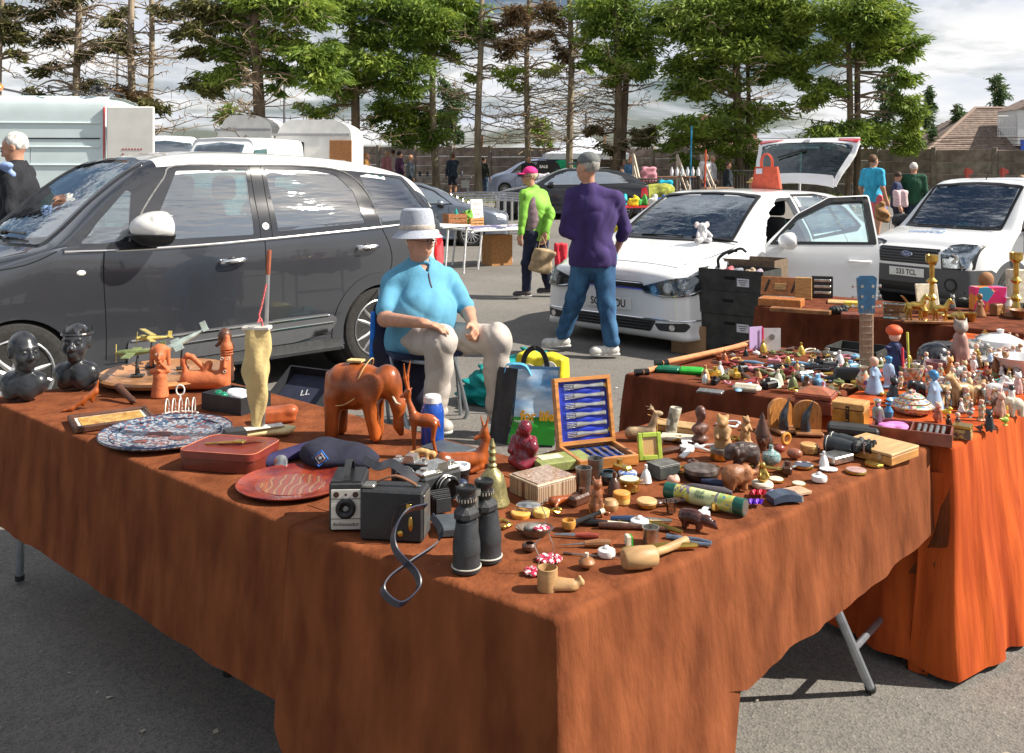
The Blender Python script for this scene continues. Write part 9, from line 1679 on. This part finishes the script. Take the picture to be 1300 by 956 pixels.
def trinket(kind,mat,px,py,lb,s_=1,rz=0,z=T):
 b=B()
 if kind in('ring','necklace','buckle'):q={'ring':.012,'necklace':.030,'buckle':.018}[kind];b.tube([(cos(a)*q*(1+.25*sin(3*a)*(kind=='necklace')),sin(a)*q*.8,.004+.003*sin(2*a))for a in np.linspace(0,6.28,19)[:-1]],.003,6,closed=True);b.ell((q,0,.006),(.006,.006,.005),8)
 elif kind in('watch','brooch','pill_box'):b.lathe([(0,0),(.015,0),(.016,.004),(.015,.010),(.011,.012),(0,.012)],16);b.ribbon(bez([(-.06,.01,.004),(-.03,-.005,.010),(0,0,.008),(.03,.006,.012),(.055,-.01,.003)],3),.012,.003,Vector((0,1,0)))if kind=='watch' else b.ell((0,0,.013),(.006,.006,.005),8)
 elif kind in('spoon','penknife'):b.tube([(-.05,0,.006),(0,0,.008),(.05,0,.006)],[.004,.007,.004],8);b.ell((.055,0,.006),(.016,.010,.005),10)
 elif kind in('thimble','bell'):b.lathe([(.014,0),(.012,.012),(.008,.024),(.003,.030),(.004,.040),(0,.042)],14)
 else:b.box((0,0,.010),(.05,.022,.02),.004);b.cyl((.01,0,.02),(.01,0,.03),.007,n=8)
 o=one(b,kind,mat,lb,kind.replace('_',' '),px,py,rz,z,'small trinkets heaped on the tables');o.scale=(s_,)*3;return o
for i,(px,py)in enumerate(FILL):k=kinds[(i*5)%12];cn,m_=cols[(i*3)%9];trinket(k,m_,px,py,'%s %s lying on the nearest brown table, %s'%(cn,k.replace('_',' '),'by the binoculars' if px<710 else('left of the tube' if px<830 else('near the carvings' if px<1000 else 'by the cigar box'))),1.1+.5*((i*7)%5)/5,i*47)
spots=[]
while len(spots)<135:
 u,v=rs.random(),rs.random();p=(C_[0]*(1-u)+C_[1]*u)*(1-v)+(C_[3]*(1-u)+C_[2]*u)*v
 if u<.12 or v<.05 or v>.97 or(u<.52 and v>.50 and rs.random()<.7)or(u<.35 and v<.42):continue
 if any((p-q).length<.045 for q in spots):continue
 spots.append(p)
for i,p in enumerate(spots):
 k=kinds[rs.randrange(12)];cn,m_=cols[rs.randrange(14)];px=650+p.x*FP/p.y;py=HZ+(HC-T)*FP/p.y;row='front' if py>488 else('middle' if py>464 else 'back');sd='left' if px<900 else('centre' if px<985 else 'right')
 trinket(k,m_,px,py,'%s %s in the heap on the dark cloth, %s row towards the %s'%(cn,k.replace('_',' '),row,sd),rs.uniform(1,1.6),rs.uniform(0,360))
r=th('greeting_card','lilac and white memorial card standing behind the trinkets','card',968,446,8);b=B();b.box((-.035,0,.06),(.07,.004,.12),0,RZ(12));b.obj('lilac_page',M('lilac',(.5,.36,.62),.6,var=.05),r,smooth=False);b=B();b.box((.045,0,.056),(.09,.004,.11),0,RZ(-8));b.obj('white_page',CHINA,r,smooth=False);b=B();b.box((.0,-.003,.058),(.008,.004,.115));b.obj('red_spine',M('spine_red',(.6,.02,.1),.5),r);b=B();b.cyl((.047,-.003,.07),(.047,-.006,.07),.014,n=12);b.obj('crest',PEWTER,r)
boxt('silver_tray','long silver backed tray at the front edge of the trinket table','tray',902,499,(.10,.05,.012),SILVER,-25);boxt('cream_case','cream spectacle case near the front edge of the trinket table','case',948,497,(.11,.05,.03),IVORY,-25,.012);lat('green_domed_lid','pale domed dish with green knob behind the bookends','dish',979,490,[(0,0),(4,0),(4,.6),(3,2.4),(1,3.2),(0,3.3)],M('pale_green_china',(.55,.65,.52),.3,coat=.4))
r=boxt('casket','red brown casket with a raised sloping lid by the bookends','box',1036,522,(.13,.11,.07),M('mahogany',(.22,.06,.035),.35,coat=.4,var=.25),-30,.003,lid=True);b=B();b.add([(-.06,-.05,.071),(.06,-.05,.071),(.06,.05,.071),(-.06,.05,.071),(-.025,-.018,.088),(.025,-.018,.088),(.025,.018,.088),(-.025,.018,.088)],[(0,1,5,4),(1,2,6,5),(2,3,7,6),(3,0,4,7),(4,5,6,7)]);b.obj('lid_panel',M('lid_panel',(.36,.12,.06),.35,coat=.4),r,smooth=False)
r=boxt('upright_wooden_box','golden burr wood box with a patterned inlay strip down its front','box',1080,540,(.105,.085,.085),M('burr',(.46,.20,.035),.35,var=.35,ns=26,coat=.4),-34,.002,lid=M('burr_top',(.50,.28,.10),.4));b=B();b.box((0,-.0435,.04),(.012,.003,.07));b.obj('inlay_strip',pattern('inlay_dots',[(.05,.02,.01),(.5,.3,.1)],180),r)
r=th('cutlery_tray','open red brown tray of pink tissue and plated cutlery','tray',1158,556,-28);b=B()
for x,y,w_,h_ in((0,-.06,.24,.006),(0,.06,.24,.006),(-.117,0,.006,.114),(.117,0,.006,.114),(.0,0,.005,.114)):b.box((x,y,.02),(w_,h_,.04))
b.box((0,0,.004),(.228,.114,.005));b.obj('tray',M('mahogany',(0,0,0)),r,smooth=False);sobj('pink_tissue',D('e -6 1 2.6 4.4 4 1.2;e -7 -2 2.8 3 2 1.2;e -3 0 3 2 4 1'),.004,PINKM,r,.01,wob(70,.003,1))
for k in range(5):b=B();b.tube([(.02+.018*k,-.045,.034),(.02+.018*k,.045,.034)],[.005,.0065],8);b.obj('cutlery',SILVER,r)
r=th('china_tureen','lidded china tureen painted with flowers and gilt bands','tureen',1158,524);FLW=pattern('floral',[(.6,.58,.5),(.45,.12,.1),(.62,.6,.52),(.12,.22,.4),(.6,.5,.3),(.16,.35,.15)],130);b=B();b.lathe([(0,0),(.045,0),(.066,.012),(.074,.026),(.064,.038),(.058,.040)],36);b.obj('bowl',FLW,r);b=B();b.lathe([(.060,.040),(.058,.043),(.046,.050),(.040,.060),(.028,.068),(.012,.072),(.012,.080),(0,.086)],36);b.obj('lid',FLW,r)
b=B()
for q,z in((.074,.026),(.060,.041),(.042,.057)):b.tube([(cos(a)*q,sin(a)*q,z)for a in np.linspace(0,6.28,37)[:-1]],.0022,5,closed=True)
b.obj('gilt_band',BRASS,r)
p=at(1100,468);r=thing('guitar','acoustic guitar neck and blue headstock standing upright among the stalls','guitar',(p.x,p.y,.30),0);s_=p.y/FP;z1=HC-(389-HZ)*s_-.30;z2=HC-(351-HZ)*s_-.30;zb=.28
b=B();b.box((0,0,(zb+z1-.03)/2),(.058,.022,z1-.03-zb),.006);b.obj('neck',M('fretboard',(.30,.19,.12),.5,st=(8,8,1)),r)
b=B()
for k in range(14):b.box((0,-.0125,zb+.03+k*(z1-.06-zb)/13),(.056,.003,.003))
stuff(b.obj('frets',SILVER,r));b=B();b.prism([(-.033,z1-.03),(.033,z1-.03),(.043,z1+.125),(.03,z1+.135),(-.03,z1+.135),(-.043,z1+.125)],-.008,.008,m=Matrix(((1,0,0),(0,0,-1),(0,1,0))));b.obj('headstock',M('blue_head',(.02,.12,.25),.3,coat=.6),r)
for x in(-.024,.024):
 for k in range(3):b=B();b.cyl((x,-.009,z1+.0+.045*k),(x,-.014,z1+.0+.045*k),.007,n=10);b.cyl((x*1.4,0,z1+.045*k),(x*2.4,0,z1+.045*k),.003,n=6);b.ell((x*2.5,0,z1+.045*k),(.007,.005,.009),8);b.obj('tuning_peg',SILVER,r)
for k in range(6):x=-.02+.008*k;b=B();b.cyl((x,-.017,zb+.02),(x,-.017,z1-.01),.0008,n=4);b.obj('string',SILVER,r)
sobj('body',D('e 0 0 -2 16 4.5 12;e 0 0 16 12 4.5 9'),.015,M('guitar_wood',(.4,.16,.05),.35,coat=.5),r,.05)
SMALL={}
def orn(kind,label,px,py,h,c1,c2=None,rz=0,cat=None):
 "ornament h metres tall; shapes are shared between alike ornaments"
 SP={'lady':('c 0 0 0 0 0 4.4 2.6 1.2;c 0 0 4 0 0 6.4 1 .9;c .9 0 6.2 1.4 -1 4.6 .4 .3;c -.9 0 6.2 -1.2 -1.2 5 .4 .3;-b 0 0 -2 9 9 2','e 0 -.1 8.2 1 1 1.15;e 0 .3 8.8 1.1 1.1 .8'),'man':('c .6 0 .4 .5 0 3.4 .7 .8;c -.6 0 .4 -.5 0 3.4 .7 .8;c 0 0 3.4 0 0 6.4 1.1 1.2;c 1.2 0 6.4 1.5 -.8 4 .4 .35;c -1.2 0 6.4 -1.4 -.6 4 .4 .35;b 0 0 .25 1.8 1.4 .3 .1','e 0 -.1 8.2 .95 .95 1.1;e 0 0 9 1.2 1.2 .45'),'animal':('e 0 0 4.4 3 1.5 1.7;c 2 0 5 3.6 0 7.4 1.1 .8;c -2 .7 4 -2.2 .7 .3 .7 .45;c -2 -.7 4 -2.2 -.7 .3 .7 .45;c 2 .7 4 2 .7 .3 .65 .45;c 2 -.7 4 2 -.7 .3 .65 .45;c -3 0 5 -4 0 3 .35 .2','e 4.3 0 7.8 1.5 .8 .9;c 3.8 .4 8.4 3.6 .6 9.4 .3 .15;c 3.8 -.4 8.4 3.6 -.6 9.4 .3 .15'),'sitter':('e 0 .4 2.2 2 2 2.2;e 0 0 4.8 1.4 1.3 2;c .7 -.6 4 .8 -1.5 .4 .6 .5;c -.7 -.6 4 -.8 -1.5 .4 .6 .5;c 1 1.6 1 2.6 1.4 .8 .5 .3;-b 0 0 -2 9 9 2','e 0 -.5 7.6 1.4 1.3 1.3;e 0 -1.6 7.2 .7 .6 .5;c .9 -.2 8.4 1.2 -.1 9.4 .4 .2;c -.9 -.2 8.4 -1.2 -.1 9.4 .4 .2'),'bird':('e 0 0 3.4 2.6 1.6 2;c -2 0 3.6 -4.4 0 4.6 1 .4;c .4 0 2 .4 0 .2 .4 .3;b 0 0 .2 1.4 1.2 .3 .1','e 2 0 5.8 1.2 1.1 1.2;c 3 0 5.8 4 0 5.5 .35 .1'),'eleph':('e 0 0 4.8 3 2 2.5;e 3 0 6 1.6 1.5 1.7;c 4 0 5.6 5 0 3 .8 .5;c -1.7 .9 4 -1.8 .9 .4 .9 .75;c -1.7 -.9 4 -1.8 -.9 .4 .9 .75;c 1.7 .9 4 1.7 .9 .4 .9 .75;c 1.7 -.9 4 1.7 -.9 .4 .9 .75','e 2.6 1.6 6 1 .4 1.4;e 2.6 -1.6 6 1 .4 1.4')}
 if kind in SP:
  if kind not in SMALL:SMALL[kind]=[mesh_np(kind,*sdf(D(q),.0032,.006),True,0)for q in SP[kind]]
  r=th('figurine',label,cat or 'figurine',px,py,rz);sc=h/.09;r.scale=(sc,)*3
  for nm,me,m_ in(('figure',SMALL[kind][0],c1),('head',SMALL[kind][1],c2 or c1)):m2=me.copy();m2.materials.append(m_);link(nm,m2,None,r)
  return r
 pr={'vase':[(0,0),(2,0),(2.6,1),(3,4),(1.6,6.5),(1.3,7.5),(2,9),(1.7,9),(0,5)],'bowl':[(0,0),(2,0),(2.2,.5),(5,3.6),(5.4,4),(5,4),(2,1),(0,.8)],'jug':[(0,0),(2.6,0),(3.6,3),(3,6),(2,7.4),(2.6,9),(2.3,9),(1.6,7),(0,3)],'plate':[(0,0),(4,0),(7,1),(7,1.2),(4,.5),(0,.5)],'dome':[(0,0),(5,0),(5.4,.6),(4.6,2.6),(2,3.8),(.6,4),(.8,4.8),(0,5)],'cup':[(0,0),(2,0),(2.4,.6),(3.4,4.8),(3.1,4.8),(2,1),(0,.8)],'candle':[(0,0),(4,0),(4,.6),(1.4,1.6),(.8,4),(1.6,5),(.8,6),(.7,9),(1.7,10),(.7,11),(.8,15),(1.8,16),(1.8,18),(1.3,18),(0,16)]}[kind]
 mx_=max(q for _,q in pr);return lat(kind if kind not in('dome','candle')else{'dome':'lidded_dish','candle':'candlestick'}[kind],label,cat or kind,px,py,pr,c1,24,sc=h/mx_)
LB=M('pale_blue_china',(.32,.44,.62),.2,coat=.5,var=.1);TERRO=M('clay_red',(.42,.14,.08),.5,var=.4,ns=30);MIXD=pattern('multi',[(.5,.2,.1),(.6,.5,.3),(.15,.25,.15),(.55,.45,.4),(.2,.1,.3)],90);FLESH=M('flesh_china',(.6,.38,.28),.3);BLHAT=M('blue_hat',(.05,.22,.45),.3);YEL=M('yellow_china',(.75,.6,.08),.3);TANC=M('tan_china',(.48,.32,.16),.35,var=.4,ns=30);GREYC=M('grey_stone_china',(.25,.25,.25),.4,var=.4)
rows='''lady|tall pale blue porcelain lady leaning behind the blue hatted boy|1110|500|.135|LB|FLESH|10
man|porcelain boy in a blue cap right of the pale blue lady|1128|492|.12|LB|BLHAT|-15
lady|porcelain girl in blue bonnet with green apron in front of the tureen|1186|520|.135|LB|BLHAT|20
man|small silver soldier statuette left of the tureen|1114|548|.105|PEWTER|SILVER|0
vase|green and gold porcelain vase behind the pale blue lady|1096|494|.09|MIXD||0
sitter|black and white china cat with white outline below the blue capped boy|1134|512|.10|EBONY|EBONY|20
cup|gilt and cream fruit painted pot behind the black cat|1156|488|.075|MIXD||0
eleph|black elephant ornament facing the blue bonnet girl|1166|506|.085|EBONY|EBONY|190
man|clown figurine with ruffled collar behind the bonnet girl|1180|496|.095|MIXD|FLESH|0
eleph|tan china elephant with raised trunk near the yellow bird|1204|512|.085|TANC|TANC|200
animal|tall golden giraffe like china animal leaning right|1222|516|.13|TANC|TANC|200
animal|brown spotted horse figurine with bowed head|1240|512|.10|TANC|DWOOD|30
bird|bright yellow china bird with red base|1202|530|.05|YEL|YEL|-20
sitter|red and cream garden gnome beside the tureen|1191|536|.07|TERRO|FLESH|0
lady|small dark robed monk figurine by the little tin box|1216|550|.065|DWOOD|FLESH|10
sitter|black resting cat on a pewter oval at the orange table edge|1256|548|.075|EBONY|EBONY|-30
bird|green and yellow frog shaped bird at the orange table edge|1276|540|.05|M('gy',(.3,.4,.05),.4)|YEL|20
animal|white china horse at the right of the orange table|1262|506|.09|CHINA|CHINA|0
eleph|cream pig like elephant ornament near the right edge|1290|528|.08|IVORY|IVORY|180
sitter|pinkish brown rabbit figurine before the white horse|1270|530|.09|M('pink_brown',(.5,.28,.2),.4)|FLESH|15
man|mustard coated figurine among the crowd right of the giraffe|1246|534|.07|MIXD|FLESH|5
bird|small grey and white seagull ornament|1231|530|.045|GREYC|CHINA|0
lady|cream and red lady figurine behind the tan elephant|1210|494|.08|MIXD|FLESH|0
sitter|orange teddy bear figurine with cream muzzle|1206|478|.085|M('teddy',(.6,.28,.08),.6)|M('teddy',(.6,.28,.08),.6)|0
sitter|second orange teddy figurine in green waistcoat|1224|480|.075|MIXD|TANC|0
man|white and green shepherd figurine beside the teddies|1236|476|.08|CHINA|FLESH|0
sitter|small red robed figure in the row before the white bowls|1252|478|.06|M('robe_red',(.4,.04,.04),.4)|TANC|0
sitter|brown monkey ornament in the row before the white bowls|1264|474|.085|MWOOD|MWOOD|10
sitter|larger brown monkey ornament next to the smaller one|1276|474|.095|DWOOD|MWOOD|-10
lady|gold robed figurine on a plinth near the dog|1240|462|.085|BRASS|FLESH|0
vase|small cream vase with red roses in the figurine crowd|1192|500|.06|FLW||0
cup|mauve lustre tankard with round handle|1188|476|.06|M('mauve',(.22,.12,.14),.3)||0
jug|small pewter lidded jug in the middle of the crowd|1164|474|.055|PEWTER||0
lady|white bride figurine near the far edge|1176|470|.075|CHINA|FLESH|0
bird|teal box shaped duck behind the white horse|1268|488|.04|M('teal_e',(.1,.4,.38),.4)|CHINA|0
sitter|pale pink poodle near the right edge behind the pig|1292|500|.085|M('poodle',(.6,.4,.38),.4)|CHINA|0
animal|grey donkey ornament between the giraffe and the bride|1198|468|.06|GREYC|GREYC|90
dome|white china tureen with lid at the far right|1270|446|.11|CHINA||0
plate|white plate standing in front of the white tureen|1250|458|.03|CHINA||0
bowl|pink edged white bowl at the right edge of the orange table|1295|476|.08|CHINA||0
cup|glass and silver sugar bowl beside the white plate|1236|448|.06|SILVER||0
jug|pale shell shaped cream jug before the white tureen|1276|458|.06|FLESH||0
man|chess king figurine of dark wood near the small tin|1204|548|.055|DWOOD|DWOOD|0
lady|lilac gowned figurine among the rear of the crowd|1150|476|.07|M('lilac_e',(.4,.3,.55),.3)|FLESH|0
bird|orange china robin below the clown|1172|516|.04|M('robin',(.6,.2,.06),.4)|TANC|0
man|green coated fisherman figurine right of the bonnet girl|1214|506|.075|M('fisher',(.1,.22,.12),.4)|FLESH|0
lady|pale yellow gowned figurine near the giraffe|1230|498|.075|M('py',(.7,.6,.35),.3)|FLESH|0
sitter|white china dog with black ears near the right edge|1284|512|.07|CHINA|EBONY|0
bird|dark brown duck ornament before the spotted horse|1244|548|.035|DWOOD|BRASS|0
vase|tiny blue bottle near the soldier statuette|1128|530|.05|BLHAT||0
bowl|blue rimmed square dish behind the soldier statuette|1140|518|.03|BLHAT||0'''
for ln in rows.split('\n'):
 k,lb,px,py,h,c1,c2,rz=ln.split('|')if ln.count('|')==7 else(None,)*8
 m1=eval(c1);m2=eval(c2)if c2 else None;orn(k,lb,float(px),float(py),float(h),m1,m2,float(rz))
r=orn('sitter','large painted bull terrier figure with pink chest sitting upright',1219,462,.20,M('dog_pink',(.42,.24,.20),.5,var=.5,ns=14),M('dog_grey',(.26,.22,.19),.5,var=.5,ns=30),-10,'dog')
tin_=boxt('tin_box','small square patterned tin at the edge of the orange table','box',1222,556,(.055,.05,.045),pattern('tin_print',[(.4,.3,.1),(.12,.08,.06),(.5,.42,.2)],90),-34,.002,lid=BRASS)
fig('riding_hat','black riding helmet with tinted visor on the far side of the orange table','helmet',1186,462,'e 0 0 4 9 8 8;-b 0 0 -6 20 20 6;e 0 -6 1 8 5 1.2',M('helmet_black',(.02,.022,.03),.2,coat=.8),-20,.02,.006,.82);fig('shoulder_bag','black camera bag between the helmet and the terrier figure','bag',1205,456,'b 0 0 5 9 5 5 2',BLKLE,-10,.01,.006,.8);fig('leather_bag','black pouch bag left of the helmet','bag',1076,484,'b 0 0 3 6 4 3 1.6;e -6 0 1 5 3 1.2',BLKLE,-10,.01,.005,.9)
r=th('warrior_doll','tall doll in dark blue robe with orange turban by the guitar neck','doll',1136,486,0);sobj('robe',D('c 0 0 0 0 0 9 4.2 3.2;c 0 0 9 0 0 15 3.2 2.4;c 2 0 14 4.4 -1 11 1.2 .9;c -2 0 14 -4 -1.6 15 1.2 .9'),.006,M('robe_navy',(.02,.03,.10),.6,var=.4,ns=20),r,.015);b=B();b.ell((0,0,.195),(.024,.024,.028),14);b.obj('head',FLESH,r);b=B();b.ell((-.003,0,.215),(.034,.032,.024),14);b.obj('turban',M('turban',(.65,.10,.03),.6),r);b=B();b.tube([(.02,-.035,.02),(.018,-.03,.15)],.006,6);b.obj('sash',M('sash_red',(.5,.03,.05),.6),r);b=B();b.tube([(.05,-.02,0),(.045,-.015,.21)],.005,6);b.obj('spear',M('spear_green',(.45,.5,.08),.5),r)
def ez(px,py):return px,py
r=boxt('open_wooden_case','orange wooden fitted case propped open at the left of the far table','case',992,388,(.27,.14,.05),M('orange_case',(.45,.16,.04),.45,coat=.3,var=.2),-28,.003);ld=r
r=th('case_lid','slotted orange wooden lid standing behind the open wooden case','lid',990,378,-28);r.name='slotted_board';b=B();b.box((0,.03,.075),(.27,.014,.13),.003,RX(-14));b.obj('board',M('orange_case',(0,0,0)),r)
for x in(-.09,.09):b=B();b.box((x,.018,.08),(.012,.008,.09),.002,RX(-14)@RY(18));b.obj('slot',BLKM,r)
b=B();b.box((.0,.016,.075),(.08,.008,.045),.002,RX(-14));b.obj('name_card',LWOOD,r)
r=boxt('wooden_tray','cream lined wooden tray standing on end behind the far table goods','tray',1020,380,(.11,.03,.15),LWOOD,-20,.003);r=th('tool_rack','black rack holding three silver spanners beside the cream tray','rack',1044,378,-15);b=B();b.box((0,0,.075),(.14,.02,.15),.003);b.obj('rack',BLKM,r)
for k in range(3):b=B();b.box((0,-.013,.035+.042*k),(.11,.01,.02),.004);b.obj('spanner',SILVER,r)
boxt('cribbage_board','long brown wooden board lying along the front of the far table','board',1016,397,(.36,.07,.025),MWOOD,-28);o=fig('cables','tangle of black cable on the far table left of the guitar','cable',1062,398,'e 0 0 2 4 3 2;c -5 -1 1 5 1 3 .8 .8;c -3 3 1 4 -3 2 .7 .7;e 4 0 3 2.4 2 1.6',BLKM,0,.006,.004,1.2,disp=wob(160,.003,3));boxt('yellow_box','yellow and black film box beside the cable tangle','box',1082,390,(.10,.06,.035),YEL,-20);boxt('tan_folder','flat tan leather folder under the yellow film box','folder',1075,385,(.24,.15,.012),M('tan_folder',(.5,.32,.14),.6),-20);boxt('book','dark red book left of the guitar neck on the far table','book',1085,404,(.15,.10,.03),M('mahogany',(0,0,0)),-20)
r=orn('candle','tall twisted brass candlestick in front of the small van grille',1183,398,.36,BRASS);r=orn('candle','tall brass candlestick at the right edge of the far table',1290,400,.38,BRASS)
r=th('brass_horses','pair of walking brass horses on a dark wooden plinth','ornament',1180,410,-8);b=B();b.box((0,0,.008),(.30,.09,.016),.003);b.obj('plinth',MWOOD,r)
for x,s_ in((-.08,1.35),(.06,1.15)):
 m2=mesh_np('horse',*sdf(D('e 0 0 6 3.4 1.5 1.8;c 2.4 0 6.6 4.4 0 10 1.3 .8;c 4.4 0 10 6.2 0 8.6 .9 .5;c -2.4 .8 5 -3 .8 .3 .8 .4;c -2.4 -.8 5 -1.6 -.8 .3 .8 .4;c 2.4 .8 5 3.2 .8 .3 .7 .4;c 2.4 -.8 5 1.6 -.8 .3 .7 .4;c -3.2 0 7 -4.6 0 3.4 .5 .3;c 3 0 9 4.4 0 10.8 .5 .4'),.003,.006),True,0);m2.materials.append(BRASS);o=link('horse',m2,None,r,(x,0,.016));o.scale=(s_,)*3
for k_,lb,px,py,h,c1,c2,rz in(('vase','round gold painted egg shaped vase behind the brass horses',1172,402,.09,BRASS,None,0),('sitter','grey stone skull like ornament right of the candlestick',1209,392,.09,GREYC,GREYC,0),('dome','gilt lidded dish beside the stone ornament',1218,404,.05,BRASS,None,0),('bowl','shallow yellow brass bowl right of the horses',1206,408,.035,BRASS,None,0),('lady','brown wooden saint statue before the bright gift bag',1244,402,.13,MWOOD,MWOOD,0),('cup','brass goblet on the far table by the saint statue',1232,408,.05,BRASS,None,0),('vase','white frosted glass lamp shade on a brown base',1281,396,.09,CHINA,None,0),('dome','bronze lidded box below the glass lamp shade',1284,402,.045,MWOOD,None,0),('bowl','brown wooden bowl at the right edge of the far table',1296,404,.05,MWOOD,None,0)):orn(k_,lb,px,py,h,c1,c2,rz)
r=boxt('gift_bag','pink orange and blue striped gift bag behind the saint statue','gift bag',1254,394,(.20,.08,.15),pattern('bag_stripes',[(.75,.03,.2),(.75,.25,.03),(.05,.35,.6),(.7,.3,.6)],14),0);fig('brown_hat','tan felt hat shape standing above the gift bag','hat',0,0,'e 0 0 4 5 3 5',M('tan_hat',(.34,.17,.08),.8),0,.01,.006,loc=at(1252,388)+Vector((0,0,.13)));boxt('glass_block','greenish glass block ornament left of the brass horses','block',1137,404,(.14,.07,.09),glassmat('green_block',(.55,.75,.7),.3),-20,.004);boxt('leather_wedge','brown leather covered wedge by the brass goblet','box',1266,400,(.09,.05,.07),MWOOD,30,.006)
r=th('wooden_easel','folding wooden strap and white board leaning behind the candlestick','easel',1190,396,0);b=B();b.box((-.04,.05,.085),(.14,.012,.17),.01,RX(-16));b.obj('white_board',IVORY,r);b=B();b.ribbon(bez([(-.22,0,.10),(-.14,0,.02),(-.05,0,.05)],5),.04,.004,Vector((0,1,0)));b.obj('strap',LWOOD,r)
r=boxt('china_crate','tall pale cardboard tube box at the right edge behind the lamp shade','box',1290,384,(.1,.08,.22),IVORY,10)
fk=[('lady','lady',CHINA,FLESH),('man','peasant man',MIXD,FLESH),('sitter','seated cat',TANC,TANC),('bird','bird',IVORY,TANC),('animal','deer',CARVM,CARVM),('sitter','teddy',TERRO,TANC),('lady','angel',LB,FLESH),('man','soldier',PEWTER,FLESH),('eleph','elephant',GREYC,GREYC),('lady','gilded lady',BRASS,FLESH),('sitter','monkey',DWOOD,MWOOD),('vase','rosebud vase',FLW,None)]
rs=random.Random(77);n_=0
while n_<75:
 u,v=rs.uniform(.1,.9),rs.uniform(.12,.93)**.8;p=(D_[0]*(1-u)+D_[1]*u)*(1-v)+(D_[3]*(1-u)+D_[2]*u)*v;px=650+p.x*FP/p.y;py=HZ+(HC-T)*FP/p.y
 if px>1325 or(px<1180 and py>495)or py<436:continue
 n_+=1;k,nm,c1,c2=fk[rs.randrange(12)];r=orn(k,'small %s ornament in the %s rows on the orange cloth, %s'%(nm,'far' if py<466 else('middle' if py<500 else 'near'),'left part' if px<1210 else('centre' if px<1255 else 'right part')),px,py,rs.uniform(.045,.085),c1,c2,rs.uniform(-60,60));r['group']='small ornaments crowding the orange table'
rs=random.Random(31);n_=0
while n_<45:
 u,v=rs.random(),rs.random();p=(D_[0]*(1-u)+D_[1]*u)*(1-v)+(D_[3]*(1-u)+D_[2]*u)*v;px=650+p.x*FP/p.y;py=HZ+(HC-T)*FP/p.y
 if u<.06 or u>.93 or px>1330 or v<.06:continue
 n_+=1;cn,m_=cols[rs.randrange(14)];k=['thimble','brooch','ring','bell','pill_box','lighter'][rs.randrange(6)]
 trinket(k,m_,px,py,'%s %s among the china on the orange cloth, %s'%(cn,k.replace('_',' '),'near the front corner' if v<.35 else('in the middle' if v<.65 else 'towards the far end')),rs.uniform(1,1.8),rs.uniform(0,360))
